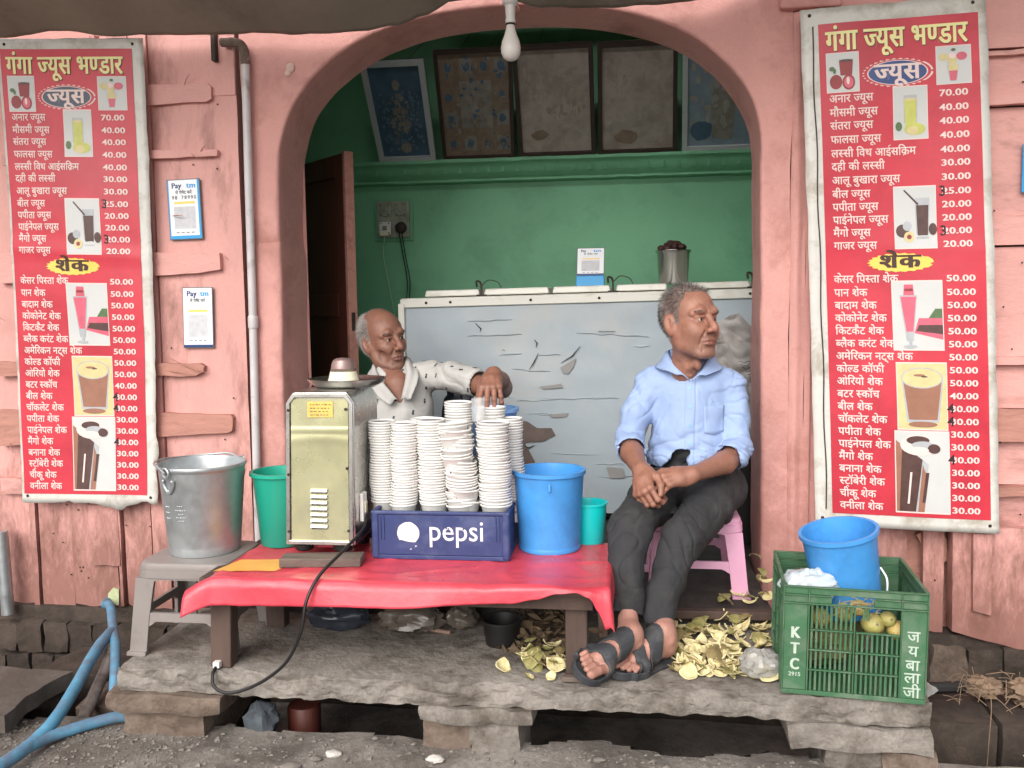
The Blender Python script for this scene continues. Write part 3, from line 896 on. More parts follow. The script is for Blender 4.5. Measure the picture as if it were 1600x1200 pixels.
for x in (-.90, -.79, -.43, -.13, .51, .15):
    b = B(); b.lathe([(.006, 0), (.006, .003), (.003, .006), (0, .006)], 10, (x, .7355, ft(x, 1.236)), Matrix.Rotation(R(90), 3, 'X'))
    b.build('screw', M['darkmetal'], fz)
# dents, lifted paint and bare patches
for i, (x0, z0, x1, z1) in enumerate(((-.716, 1.160, -.515, 1.163), (-.718, 1.093, -.473, 1.097), (-.575, 1.004, -.474, 1.011), (-.233, 1.097, -.065, 1.085), (-.065, 1.085, .087, 1.072), (-.518, .943, -.347, .928),
                                (-.693, .858, -.52, .815), (-.40, 1.005, -.30, 1.0), (-.221, .806, -.052, .806), (-.45, .74, -.36, .742), (-.40, .735, -.34, .74), (-.351, .560, -.138, .555), (-.152, .51, -.025, .514), (-.138, .455, .045, .46), (.02, 1.03, .09, 1.03), (-.50, .80, -.33, .80), (-.05, .805, -.046, .60), (-.047, .60, -.040, .46), (-.40, .806, -.05, .808))):
    b = B()
    n = 14; 
    for k in range(n + 1):
        t = k / n; x = lerp(x0, x1, t); z = ft(x, lerp(z0, z1, t)) - .01 + .003 * nz(x * 20, i); z += .004 * nz(x * 14, i * 3); w_ = (.003 + .002 * nz(x * 30, i)) * math.sin(math.pi * min(1, max(.03, t))) + .0006
        b.v += [(x, .7455, z - w_), (x, .7432, z), (x, .7455, z + w_)]
    for k in range(n):
        for m_ in range(2):
            a = k * 3 + m_; b.f.append((a, a + 3, a + 4, a + 1)); b.mi.append(0)
    b.build('paint_ridge', M['freezer'], fz, smooth=60)
M['mark'] = mat('dark_scratch', srgb(44, 42, 44), .7, var=.2)
for i, pts in enumerate(([(-.68, 1.14), (-.655, 1.115), (-.66, 1.10)], [(-.417, 1.06), (-.405, 1.045), (-.41, 1.025)], [(-.374, 1.108), (-.362, 1.098)], [(-.222, .80), (-.21, .77), (-.205, .735)], [(-.40, 1.0), (-.42, .96), (-.44, .93)],
                         [(-.30, .955), (-.25, .985), (-.215, 1.027)], [(-.165, .93), (-.16, .90)], [(-.135, 1.09), (-.06, 1.088)], [(-.20, .70), (-.16, .705)], [(-.47, .585), (-.445, .578), (-.42, .59)], [(-.24, .54), (-.22, .545), (-.20, .54)], [(-.205, .76), (-.19, .79)], [(-.56, 1.02), (-.548, 1.015)])):
    if i in (2, 3, 6, 8, 10, 11): continue
    b = B(); b.tube([(x, .7405, ft(x, z)) for x, z in pts], [.0012] + [.003] * (len(pts) - 2) + [.0012], 5)
    b.build('scratch', M['mark'], fz)
for i, (pts, mm) in enumerate((([(-.522, .714), (-.45, .70), (-.413, .677), (-.344, .677), (-.327, .643), (-.379, .619), (-.465, .607), (-.5, .584), (-.466, .549), (-.42, .521), (-.432, .474), (-.511, .467), (-.56, .584)], 'barepatch'),
                          ([(-.305, .945), (-.262, .965), (-.235, .985), (-.245, .945), (-.27, .915), (-.29, .92)], 'barepatch2'), ([(-.36, .735), (-.27, .74), (-.28, .725), (-.345, .722)], 'barepatch2'),
                          ([(-.10, .50), (-.03, .50), (-.02, .46), (-.09, .45)], 'barepatch2'), ([(-.40, .86), (-.30, .872), (-.29, .855), (-.38, .848)], 'barepatch2'))):
    if 'barepatch2' not in M: M['barepatch2'] = mat('scuffed_freezer_paint', srgb(146, 144, 142), .7, var=.1)
    o = batten(pts, .7395, .7445, i * 3 + 9, mm, fz, name='bare_patch', amp=.006)
# crumpled grey sheet stuck at the right end of the freezer
cs = B()
outl = [(.315, 1.11), (.365, 1.155), (.42, 1.185), (.474, 1.13), (.505, 1.036), (.512, .80), (.50, .72), (.47, .9), (.42, .99), (.35, 1.06)]
def fcs(u, v):
    k = 6; top = [(.30, 1.06), (.34, 1.13), (.40, 1.175), (.44, 1.18), (.49, 1.12), (.525, 1.03)]; bot = [(.36, .98), (.40, .92), (.43, .80), (.45, .74), (.49, .70), (.53, .68)]
    i = min(4, int(u * 5)); f = u * 5 - i
    a = (lerp(top[i][0], top[i + 1][0], f), lerp(top[i][1], top[i + 1][1], f)); c = (lerp(bot[i][0], bot[i + 1][0], f), lerp(bot[i][1], bot[i + 1][1], f))
    x, z = lerp(a[0], c[0], v), lerp(a[1], c[1], v)
    return (x + .01 * nz(x * 14, z * 14), .50 - .05 * abs(nz(x * 8, z * 8, 3)) - .03 * abs(nz(x * 19, z * 19, 6)), z + .012 * nz(x * 14, z * 14, 8))
cs.grid(fcs, 40, 50)
M['crumple'] = mat('crumpled_grey_packing', srgb(160, 154, 150), .55, var=.12, vscale=9, dirt=srgb(104, 94, 90), dscale=10, dthr=.58)
o = cs.build('packing_sheet', M['crumple'], origin=(.45, .5, .7), smooth=25)
tag(o, 'crumpled grey packing sheet leaning against the right end of the freezer', 'packing sheet')
sc_ = B()
for i in range(5):
    z = .985 - i * .012; x0 = .425 + .01 * i
    sc_.tube(bez([(x0 + t * .012, .432 - .002 * t, z + .005 * math.sin(t * 2.3 + i)) for t in range(5)], 12), .0014, 4)
sc_.build('scribble', M['ink'], o)['kind'] = 'stuff'
# cardboard support under it
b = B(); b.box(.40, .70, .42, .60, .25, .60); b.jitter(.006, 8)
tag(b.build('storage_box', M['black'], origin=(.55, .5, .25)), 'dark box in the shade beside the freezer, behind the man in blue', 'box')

# ---- steel pot with dark fruit
pot = thing('steel_pot', 'tall stainless steel pot of dark fruit standing on the freezer', 'pot', (.205, 1.1, ft(.205, 1.293)))
b = B(); z0 = ft(.205, 1.2935)
b.lathe([(.001, z0 + .002), (.066, z0), (.068, z0 + .006), (.076, z0 + .140), (.084, z0 + .152), (.084, z0 + .157), (.074, z0 + .154), (.070, z0 + .06), (0, z0 + .058)], 40, (.205, 1.1, 0))
M['potsteel'] = mat('polished_pot_steel', (.58, .56, .53), .22, metal=1, var=.04)
b.build('vessel', M['potsteel'], pot)
M['darkfruit'] = mat('dark_fruit_skin', srgb(70, 40, 38), .6, var=.3, vscale=30, bump=.4)
for k in range(15):
    a = k * 2.4; r = .018 + .05 * ((k * 7 % 10) / 10)
    if k > 11: r = .02
    b = B(); rock(b, (.205 + r * math.cos(a), 1.1 + r * math.sin(a), z0 + .158 + (.022 if r < .035 else .002) + .006 * (k % 3)), (.018, .018, .015), k, .2, 10, 7)
    if k == 0: fr0 = b
    tag(b.build('dark_fruit', M['darkfruit'], origin=(.205 + r * math.cos(a), 1.1 + r * math.sin(a), z0 + .15)), ('shrivelled dark fruit at the rim of the steel pot' if k < 6 else 'shrivelled dark fruit in the middle of the steel pot' if k < 12 else 'shrivelled dark fruit topping the heap in the steel pot'), 'fruit', 'dark fruits in the steel pot')

# ---- payment cards (the code squares stay blank)
M['paycyan'] = mat('light_blue_print', srgb(28, 152, 214), .4, var=.03)
M['payyellow'] = mat('yellow_print_strip', srgb(244, 206, 104), .5, var=.05)
M['paynavy'] = mat('dark_blue_print', srgb(20, 52, 110), .4, var=.03)
M['paper2'] = mat('laminated_white_card', srgb(228, 230, 234), .35, var=.03, vscale=12)
M['edgegrey'] = mat('grey_card_edge', srgb(92, 92, 98), .5, var=.1)
def pay_card(name, label, P0, ax, up, nrm, w, h, blue, hand=False):
    """P0 lower left corner"""
    P0, ax, up, nrm = Vector(P0), Vector(ax).normalized(), Vector(up).normalized(), Vector(nrm).normalized()
    t = thing(name, label, 'payment card', P0 + ax * w / 2)
    q = lambda a, c, d: P0 + ax * a + up * c + nrm * d
    def rect(nm, m, a0, a1, c0, c1, d0, d1):
        b = B(); b.add([q(a, c, d) for c in (c0, c1) for d in (d1, d0) for a in (a0, a1)], BF)
        return b.build(nm, M[m], t)
    rect('backing', 'edgegrey', -.003, w + .003, -.003, h + .003, 0, .003)
    rect('card', 'paper2', 0, w, 0, h, .0031, .0045)
    if blue: 
        rect('blue_edge', 'paycyan', w - .008, w, 0, h, .0046, .0052); rect('blue_edge', 'paycyan', 0, w - .0085, 0, .012, .0046, .0052)
        rect('blue_edge', 'paycyan', 0, .004, .0125, h, .0046, .0052)
    else:
        rect('blue_edge', 'paynavy', 0, w, 0, .009, .0046, .0052)
    rect('yellow_strip', 'payyellow', w * .18, w * .84, h * .595, h * .635, .0046, .005)
    rect('grey_code_field', 'edgelight', w * .16, w * .84, h * .17, h * .55, .0046, .005)
    b = B(); put_text(b, 'Pay', lambda x, y: q(w * .13 + x, h * .865 + y, .0052), h * .125, off=.03); b.build('lettering', M['paynavy'], t)
    b = B(); put_text(b, 'tm', lambda x, y: q(w * .60 + x, h * .865 + y, .0052), h * .125, off=.03, width=w * .30); b.build('lettering', M['paycyan'], t)
    b = B(); put_text(b, '\u0938\u0947 \u092a\u0947\u092e\u0947\u0902\u091f \u0915\u0930\u0947\u0902', lambda x, y: q(w * .24 + x, h * .765 + y, .0052), h * .075, width=w * .52); b.build('lettering', M['ink'], t)
    b = B()
    for k in range(4): b.add([q(w * (.2 + .16 * k), h * .1, .005), q(w * (.2 + .16 * k + .1), h * .1, .005), q(w * (.2 + .16 * k + .1), h * .115, .005), q(w * (.2 + .16 * k), h * .115, .005)], [(0, 1, 2, 3)])
    b.build('small_print', M['edgegrey'], t)['kind'] = 'stuff'
    if hand:
        b = B()
        for k, s in enumerate(('9', '8', '7', '7', '8', '9', '9', '0')):
            if k == 2: continue
            put_text(b, s, lambda x, y: q(w * (.12 + .10 * k) + x, h * .675 + y, .0052), h * .085, off=.01)
        b.build('handwriting', M['ink'], t)
    return t
M['edgelight'] = mat('pale_grey_print', srgb(196, 196, 200), .5, var=.12, vscale=60)
pay_card('payment_card', 'upper white payment card with blue edges fixed to the pink board, handwriting on it', (-1.698, -.006, 1.484), (1, 0, .018), (-.02, 0, 1), (0, -1, 0), .124, .216, True, True)
pay_card('payment_card', 'lower white payment card with thin dark border fixed to the pink board', (-1.664, -.006, 1.081), (1, 0, .0), (.02, 0, 1), (0, -1, 0), .114, .221, False)
# stub of a blue card on the right shutter
b = B(); b.box(1.281, 1.36, -.016, -.011, 1.568, 1.724)
tag(b.build('blue_notice', M['paycyan'], origin=(1.3, -.01, 1.57)), 'blue notice stuck on the pink boards at the right edge of the picture', 'notice')
# standing card on the freezer
zq = ft(-.18, 1.294)
qs = pay_card('card_stand', 'white payment card in a blue stand on the freezer between two lid hinges', (-.240, 1.0, zq + .048), (1, .0, 0), (.02, .18, 1), (0, -1, .18), .122, .128, False)
b = B()
b.add([(-.246, .985, zq), (-.114, .985, zq), (-.246, 1.06, zq), (-.114, 1.06, zq), (-.244, .992, zq + .048), (-.116, .992, zq + .048), (-.244, 1.02, zq + .048), (-.116, 1.02, zq + .048)], BF)
b.build('stand', M['paycyan'], qs, bevel=.003)

# ---- framed pictures leaning out from the ledge
def framed(label, x0, x1, xt0, xt1, ztop, fm, bw, art, ground_, idx):
    t = thing('framed_picture', label, 'picture', ((x0 + x1) / 2, 1.6, 2.006), 'framed pictures along the ledge')
    A, Bp, C_, D = Vector((x0, 1.608, 2.008)), Vector((x1, 1.608, 2.008)), Vector((xt1, 1.25, ztop)), Vector((xt0, 1.25, ztop))
    nrm = (Bp - A).cross(D - A).normalized()
    if nrm.y > 0: nrm = -nrm
    q = lambda a, c, d: A * (1 - a) * (1 - c) + Bp * a * (1 - c) + C_ * a * c + D * (1 - a) * c + nrm * d
    wq = (Bp - A).length; hq = (D - A).length; a1, c1 = bw / wq, bw / hq
    def rect(nm, m, u0, u1, v0, v1, d0, d1):
        b = B(); b.add([q(a, c, d) for c in (v0, v1) for d in (d1, d0) for a in (u0, u1)], BF); return b.build(nm, m, t, smooth=0)
    rect('back_board', M['legwood'], 0, 1, 0, 1, -.012, -.002)
    for u0, u1, v0, v1 in ((0, a1, 0, 1), (1 - a1, 1, 0, 1), (a1, 1 - a1, 0, c1), (a1, 1 - a1, 1 - c1, 1)):
        rect('frame_side', fm, u0, u1, v0, v1, -.002, .016)
    rect('print', ground_, a1, 1 - a1, c1, 1 - c1, -.002, .002)
    b = B(); b.m2 = None
    rs = random.Random(idx)
    art(b, lambda a, c, d=.0: q(a1 + (1 - 2 * a1) * a, c1 + (1 - 2 * c1) * c, .0026 + d), rs)
    b.build('print_motif', art.mats, t, smooth=0)['kind'] = 'stuff'
    # strings that hold the frame out from the wall
    s_ = B()
    for a in (.3, .7):
        p = q(a, .96, -.012); s_.tube([p, (p.x, 1.70, p.z + .22)], .0015, 5)
    s_.build('hanging_cord', M['darkmetal'], t)['kind'] = 'stuff'
    return t
def disc(b, q, ca, cc, ra, rc, n=18, d=.0, a0=0.0, wob=0.0, rs=None):
    pts = []
    for k in range(n):
        t = 2 * math.pi * k / n; f = 1 + (wob * (rs.random() - .5) if rs else 0)
        pts.append(q(ca + ra * f * math.cos(t), cc + rc * f * math.sin(t), d))
    b.poly(pts)
M['artgrey'] = mat('faded_print_grey', srgb(136, 132, 126), .6, var=.3, vscale=18)
M['artpale'] = mat('faded_print_pale', srgb(160, 154, 146), .6, var=.2, vscale=18)
M['artblue'] = mat('faded_print_blue', srgb(104, 128, 146), .6, var=.25, vscale=18)
M['artdeep'] = mat('deep_blue_print', srgb(74, 102, 124), .45, var=.25, vscale=9)
M['artbrown'] = mat('brown_print', srgb(132, 116, 102), .6, var=.25, vscale=18)
M['artsteel'] = mat('grey_blue_print', srgb(130, 146, 160), .45, var=.2, vscale=9)
M['framewhite'] = mat('white_frame', srgb(186, 190, 194), .5, var=.06, vscale=20)
M['framedark'] = mat('dark_wood_frame', srgb(58, 44, 38), .5, var=.2, vscale=20)
def art_fig(b, q, rs):      # a seated figure among leaves, generic
    b.cur = 0
    for k in range(150):
        a, c = .5 + rs.uniform(-.40, .40), .42 + rs.uniform(-.28, .30)
        b.cur = k % 3 if abs(a - .5) < .2 else 0; disc(b, q, a, c, rs.uniform(.008, .032), rs.uniform(.006, .022), 7, .0004 + k * .00001, wob=.6, rs=rs)
    b.cur = 1
    for k in range(40): disc(b, q, rs.gauss(.5, .08), rs.uniform(.25, .72), rs.uniform(.02, .05), rs.uniform(.015, .04), 8, .002 + k * .00001, wob=.6, rs=rs)
    disc(b, q, .5, .80, .075, .06, 14, .0026, wob=.2, rs=rs); disc(b, q, .52, .10, .12, .06, 14, .0026, wob=.2, rs=rs)
    b.cur = 0
    for k in range(16): disc(b, q, .15 + .7 * rs.random(), .06 + .16 * rs.random(), .03, .018, 6, .0008 + k * .00001, wob=.5, rs=rs)
art_fig.mats = [M['artblue'], M['artgrey'], M['artbrown']]
def art_panels(b, q, rs):
    b.cur = 1; b.poly([q(*p, .0) for p in ((.28, .28), (.74, .28), (.74, .74), (.28, .74))])
    for k in range(120):
        b.cur = (0, 1, 0, 2)[k % 4]; a, c = rs.uniform(.04, .96), rs.uniform(.04, .96)
        if .3 < a < .72 and .3 < c < .72: a, c = rs.gauss(.51, .07), rs.uniform(.32, .68)
        disc(b, q, a, c, rs.uniform(.01, .035), rs.uniform(.01, .03), 7, .0012 + k * .00001, wob=.6, rs=rs)
    k = 0
    for (a, c) in ((.04, .8), (.3, .8), (.56, .8), (.8, .8), (.03, .52), (.03, .3), (.8, .52), (.8, .3), (.03, .05), (.3, .05), (.56, .05), (.8, .05)):
        b.cur = k % 2; w_ = .18; b.poly([q(*p, .0) for p in ((a, c), (a + w_, c), (a + w_, c + .15), (a, c + .15))])
        b.cur = 2; disc(b, q, a + .09, c + .075, .05, .045, 9, .0007, wob=.4, rs=rs); k += 1
art_panels.mats = [M['artbrown'], M['artgrey'], M['artdeep']]
def art_dim(b, q, rs):
    b.cur = 0
    for k in range(90):
        disc(b, q, rs.uniform(.06, .94), rs.uniform(.3, .95), rs.uniform(.01, .05), rs.uniform(.01, .06), 7, k * .00002, wob=.5, rs=rs)
    b.cur = 1; b.poly([q(*p, .0012) for p in ((.18, .12), (.42, .12), (.42, .30), (.18, .30))]); disc(b, q, .75, .16, .12, .06, 12, .0012, wob=.3, rs=rs)
    b.cur = 2; disc(b, q, .26, .18, .12, .05, 10, .0015, wob=.3, rs=rs)
art_dim.mats = [M['glass'], M['artpale'], M['artbrown']]
def art_dim2(b, q, rs):
    b.cur = 0
    for k in range(26): disc(b, q, rs.uniform(.06, .94), rs.uniform(.35, .95), rs.uniform(.02, .07), rs.uniform(.02, .10), 8, k * .00002, wob=.5, rs=rs)
    b.cur = 1
    for a, c, r1, r2 in ((.2, .22, .12, .06), (.42, .26, .14, .05), (.6, .24, .08, .05)): disc(b, q, a, c, r1, r2, 10, .001 + a * .0005, wob=.4, rs=rs)
    b.cur = 2; disc(b, q, .35, .13, .18, .07, 10, .002, wob=.3, rs=rs)
art_dim2.mats = [M['glass'], M['artpale'], M['artbrown']]
def art_stand(b, q, rs):
    b.cur = 1; b.poly([q(*p, .0) for p in ((.34, .08), (.62, .06), (.66, .5), (.56, .8), (.46, .82), (.32, .5))]); disc(b, q, .5, .84, .07, .07, 14, .0005)
    b.cur = 0
    for k in range(28): disc(b, q, rs.uniform(.05, .6), rs.uniform(.2, .8), rs.uniform(.01, .05), rs.uniform(.02, .06), 7, .0008 + k * .00001, wob=.5, rs=rs)
    b.cur = 2; disc(b, q, .2, .16, .16, .10, 10, .0012, wob=.3, rs=rs); disc(b, q, .9, .3, .05, .2, 10, .0012, wob=.2, rs=rs)
art_stand.mats = [M['artpale'], M['artgrey'], M['artdeep']]
framed('white framed blue picture at the left end of the ledge, tilted out', -1.335, -1.025, -1.329, -1.003, 2.44, M['framewhite'], .028, art_fig, M['artdeep'], 1)
framed('dark framed brown picture divided into small panels, second from the left on the ledge', -.985, -.600, -.955, -.565, 2.475, M['framedark'], .018, art_panels, M['artbrown'], 2)
framed('dark framed picture behind dusty grey glass, in the middle of the ledge beside the bulb', -.575, -.172, -.565, -.172, 2.478, M['framedark'], .022, art_dim, M['glass'], 3)
framed('dark framed picture with dim glass, between the middle picture and the pale blue one', -.158, .246, -.150, .232, 2.472, M['framedark'], .022, art_dim2, M['glass'], 4)
framed('pale framed blue grey picture at the right end of the ledge, partly behind the arch', .272, .69, .255, .66, 2.465, M['framewhite'], .026, art_stand, M['artsteel'], 5)

# ---- switchboard with plugs
sw = thing('switch_board', 'old electric switch board with two plugs on the green back wall', 'switch board', (-1.29, 1.69, 1.60))
M['swplate'] = mat('grimy_switch_plate', srgb(150, 156, 138), .5, var=.15, vscale=18, dirt=srgb(110, 116, 96), dscale=20, dthr=.55)
b = B(); b.box(-1.40, -1.18, 1.688, 1.70, 1.585, 1.815); b.build('mount', M['green'], sw, bevel=.003)
b = B(); b.box(-1.382, -1.198, 1.672, 1.688, 1.602, 1.802); b.build('plate', M['swplate'], sw, bevel=.004)
for x, z in ((-1.335, 1.755), (-1.245, 1.755), (-1.335, 1.655)):
    b = B(); b.box(x - .032, x + .032, 1.664, 1.6715, z - .034, z + .034); b.build('switch_module', M['white'] if z < 1.7 else M['swplate'], sw, bevel=.003)
    b = B()
    for dx, dz in ((-.022, .026), (.022, .026), (-.022, -.026), (.022, -.026)): b.lathe([(.004, 0), (.003, .002), (0, .002)], 8, (x + dx, 1.6635, z + dz), Matrix.Rotation(R(90), 3, 'X'))
    b.build('screws', M['darkmetal'], sw)['kind'] = 'stuff'
    b = B(); b.box(x - .012, x + .012, 1.656, 1.6635, z - .012, z + .012); b.build('switch_rocker', M['swplate'], sw, bevel=.002)
b = B(); b.lathe([(.030, 0), (.032, .01), (.028, .03), (.018, .036), (0, .036)], 20, (-1.243, 1.6715, 1.655), Matrix.Rotation(R(90), 3, 'X')); b.build('round_plug', M['darkmetal'], sw)
b = B(); b.box(-1.36, -1.315, 1.645, 1.663, 1.612, 1.640); b.build('white_plug', M['cream'], sw, bevel=.004)
b = B(); b.tube(bez([(-1.335, 1.65, 1.61), (-1.345, 1.66, 1.50), (-1.325, 1.67, 1.36), (-1.29, 1.64, 1.20), (-1.24, 1.5, 1.10)], 24), .0028, 6); M['wirepale'] = mat('pale_green_wire', srgb(168, 196, 170), .5, var=.05); b.build('wire', M['wirepale'], sw)
b = B(); b.tube(bez([(-1.25, 1.64, 1.63), (-1.235, 1.66, 1.50), (-1.215, 1.66, 1.36), (-1.21, 1.6, 1.22)], 20), .003, 6); b.tube(bez([(-1.235, 1.64, 1.63), (-1.222, 1.66, 1.50), (-1.20, 1.66, 1.36), (-1.195, 1.6, 1.22)], 20), .003, 6); b.build('black_cable', M['black'], sw)['kind'] = 'stuff'

# ---- bulb
lb = thing('light_bulb', 'unlit white bulb hanging from a holder at the crown of the arch', 'bulb', (-.40, -.085, 2.25))
b = B(); b.tube([(-.392, .0, 2.245), (-.396, -.06, 2.238)], .018, 10); b.build('bracket_arm', M['plaster'], lb)
b = B(); b.lathe([(0, 2.256), (.026, 2.25), (.028, 2.24), (.018, 2.232), (.016, 2.19), (.0175, 2.188), (.0175, 2.176), (.014, 2.174)], 20, (-.398, -.085, 0)); b.build('holder', M['white'], lb)
b = B(); b.lathe([(.0165, 2.1745), (.017, 2.1735), (.017, 2.170), (.0165, 2.169)], 20, (-.398, -.085, 0)); b.build('metal_collar', M['darkmetal'], lb)
b = B(); b.lathe([(.014, 2.169), (.016, 2.155), (.022, 2.135), (.030, 2.115), (.034, 2.095), (.033, 2.078), (.026, 2.062), (.014, 2.053), (0, 2.051)], 24, (-.398, -.085, 0)); b.build('bulb', M['bulbglass'], lb)

# ---- drain pipe beside the pier
dp = thing('drain_pipe', 'grey plastic drain pipe running down between the shutter and the arch pier', 'pipe', (-1.39, -.03, .1))
b = B(); b.tube([(-1.372, -.028, 2.13), (-1.376, -.030, 1.7), (-1.380, -.030, 1.2), (-1.388, -.030, .65), (-1.393, -.030, .12)], .015, 14); b.build('pipe_run', M['pipe'], dp)
b = B(); b.lathe([(.018, 0), (.019, .006), (.019, .04), (.017, .046)], 14, (-1.3795, -.030, 1.15)); b.build('pipe_collar', M['pipe'], dp)
b = B(); b.tube(bez([(-1.46, -.02, 2.185), (-1.41, -.03, 2.18), (-1.378, -.03, 2.16), (-1.372, -.028, 2.10)], 12), .017, 12); b.jitter(.004, 30); b.build('elbow', M['stonewarm'], dp)
b = B(); b.box(-1.50, -1.485, -.03, .0, 2.12, 2.22); b.build('bracket', M['darkmetal'], dp)

# ---- table and its cloth
tb = thing('wooden_table', 'low dark wooden table carrying the juice machine, cups and buckets', 'table', (-.64, -.66, .2))
b = B(); b.box(-1.20, -.062, -.875, -.44, .447, .470); b.build('tabletop', M['legwood'], tb)
b = B(); b.box(-1.17, -.10, -.845, -.825, .40, .446); b.build('rail', M['legwood'], tb)
b = B(); b.box(-1.17, -.10, -.49, -.47, .40, .446); b.build('rail', M['legwood'], tb)
for x0, y0, x1, y1, mm in ((-1.155, -.815, -1.163, -.822, 'legwood'), (-.146, -.79, -.146, -.795, 'legwood'), (-1.13, -.50, -1.13, -.50, 'legwood'), (-.096, -.50, -.080, -.50, 'palewood')):
    b = B(); b.bar((x1, y1, .199), (x0, y0, .446), .062 if mm == 'legwood' else .028, .05 if mm == 'legwood' else .03, up=(0, 1, 0))
    b.jitter(.002, 12); b.build('leg', M[mm], tb, bevel=.005)
ZT_ = .4755
drop_pts = [(-1.30, .052), (-1.15, .075), (-.64, .064), (-.32, .046), (-.25, .034), (-.19, .016), (-.14, .010), (-.105, .022), (-.08, .06), (-.062, .105), (-.045, .09), (0, .08)]
def dropf(x):
    for (a, za), (c, zc) in zip(drop_pts, drop_pts[1:]):
        if x <= c: return lerp(za, zc, smoothstep(a, c, x))
    return drop_pts[-1][1]
def clothp(u, v):
    y0, y1 = -.435, -.893
    fold = .80
    x = lerp(-1.214, -.052, min(1, u / .95))
    x -= .0
    yl = y0
    if v < fold:
        t = v / fold; y = lerp(yl, y1 + .012, t); z = ZT_
    else:
        t = (v - fold) / (1 - fold); a = min(1, t * 3) * math.pi / 2
        d = dropf(x) * t
        y = y1 + .012 * (1 - math.sin(a)) - .012 * t * math.sin(x * 9 + 1) * .6 - .012 * t
        z = ZT_ - d
    if u > .95:
        s_ = (u - .95) / .05
        x = -.052 + .008 * math.sin(s_ * 1.5) + .004 * math.sin(y * 26) * s_
        z -= s_ * (.050 + .06 * smoothstep(-.55, -.86, y)) * (1 if v < fold else lerp(1, .12, (v - fold) / (1 - fold)))
    if u < .05:       # left end turns down loosely
        s_ = 1 - u / .05
        x -= .015 * s_; z -= .035 * s_ ** 1.5
        y -= .03 * s_ * smoothstep(.3, 1, v)
    z += .0025 * nz(x * 6, y * 6, 1) + .0012 * nz(x * 22, y * 18, 2)
    if v < fold + .05: z += .0030 * max(0, 1 - abs(nz(x * 3.2, y * 5, 7)) / .12) + .0016 * max(0, 1 - abs(nz(x * 7, y * 6, 17)) / .10)
    y += .003 * nz(x * 11, z * 11, 4) * (1 if v > fold else 0)
    return (x, y, z)
b = B(); b.grid(clothp, 150, 60)
o = b.build('tablecloth', M['cloth'], origin=(-.64, -.66, .47), smooth=80)
md = o.modifiers.new('thick', 'SOLIDIFY'); md.thickness = .0015; md.offset = -1
tag(o, 'shiny red plastic sheet draped over the low table, corner hanging at the right', 'tablecloth')
b = B(); b.grid(lambda u, v: (lerp(-1.165, -.985, u) + .03 * (v - .5), lerp(-.835, -.715, v) + .02 * u + .006 * nz(u * 5, v * 5), .4775 + .0025 * nz((lerp(-1.165, -.985, u)) * 6, lerp(-.835, -.715, v) * 6, 1)), 16, 10)
b.build('yellow_patch', M['clothyellow'], o)

# ---- juice machine
jm = thing('juice_machine', 'tall steel juice machine with an olive panel and vents, standing on the red table', 'juicer', (-.905, -.58, .503))
def casep(y, e=0.0):
    return [(-1.012 + e, .522 + e), (-.800 - e, .522 + e), (-.790 - e, .945), (-.812 - e * .5, .978 - e), (-.975 + e * .5, .978 - e), (-.998 + e, .945)]
b = B(); b.prism(casep(0), -.70, -.46); b.build('case', M['steel'], jm, bevel=.006, bseg=3)
# raised rim round the back panel
rim = B(); P, Q = casep(0, .0035), casep(0, .016)
n = len(P)
rim.add([(x, -.7025, z) for x, z in P] + [(x, -.7105, z) for x, z in P] + [(x, -.7105, z) for x, z in Q] + [(x, -.7025, z) for x, z in Q],
        [((k) * n + i, k * n + (i + 1) % n, ((k + 1) % 4) * n + (i + 1) % n, ((k + 1) % 4) * n + i) for k in range(4) for i in range(n)])
rim.build('panel_rim', M['steel'], jm, bevel=.002)
b = B()
def pn(u, v):
    x0, x1 = lerp(-.993, -.980, v), lerp(-.818, -.808, v)
    x, z = lerp(x0, x1, u), lerp(.535, .958, v)
    return (x, -.7045 + .0012 * nz(x * 9, z * 9) - .0022 * smoothstep(.006, 0, abs(z - .868)) - .001 * smoothstep(.02, 0, abs(z - .842 + .03 * (u - .5) ** 2)), z)
b.grid(pn, 30, 60); b.build('back_panel', M['panelgreen'], jm, smooth=60)
lv = [.684 - k * .0178 for k in range(7)]
for k, z in enumerate(lv):
    b = B()
    x0, x1 = -.931 - .0004 * k, -.876 - .0004 * k
    b.add([(x0, -.7055, z), (x1, -.7055, z), (x1, -.7055, z + .009), (x0, -.7055, z + .009), (x0 + .003, -.7125, z + .001), (x1 - .003, -.7125, z + .001), (x1 - .003, -.709, z + .008), (x0 + .003, -.709, z + .008)],
          [(4, 5, 6, 7), (7, 6, 2, 3), (0, 4, 7, 3), (5, 1, 2, 6)])
    b.build('louvre', M['steel'], jm, smooth=25)
    b = B(); b.add([(x0 + .004, -.7062, z - .005), (x1 - .004, -.7062, z - .005), (x1 - .004, -.7062, z + .0005), (x0 + .004, -.7062, z + .0005)], [(0, 1, 2, 3)]); b.build('vent_slot', M['black'], jm)
for x, z in ((-.987, .925), (-.814, .928), (-.993, .735), (-.815, .755), (-.998, .565), (-.816, .57)):
    b = B(); b.lathe([(.0045, 0), (.004, .002), (0, .003)], 10, (x, -.7108, z), Matrix.Rotation(R(90), 3, 'X')); b.build('screw', M['darkmetal'], jm)
M['stickeryel'] = mat('worn_yellow_sticker', srgb(216, 184, 96), .5, var=.12, vscale=40, wear=srgb(200, 196, 170), wscale=50, wthr=.6)
st = B()
st.grid(lambda u, v: (lerp(-.930, -.853, u) + .002 * nz(v * 9, 1), -.7075, lerp(.904, .950, v) + .002 * nz(u * 9, 2)), 10, 6)
so = st.build('sticker', M['stickeryel'], jm)
b = B()
rs = random.Random(3)
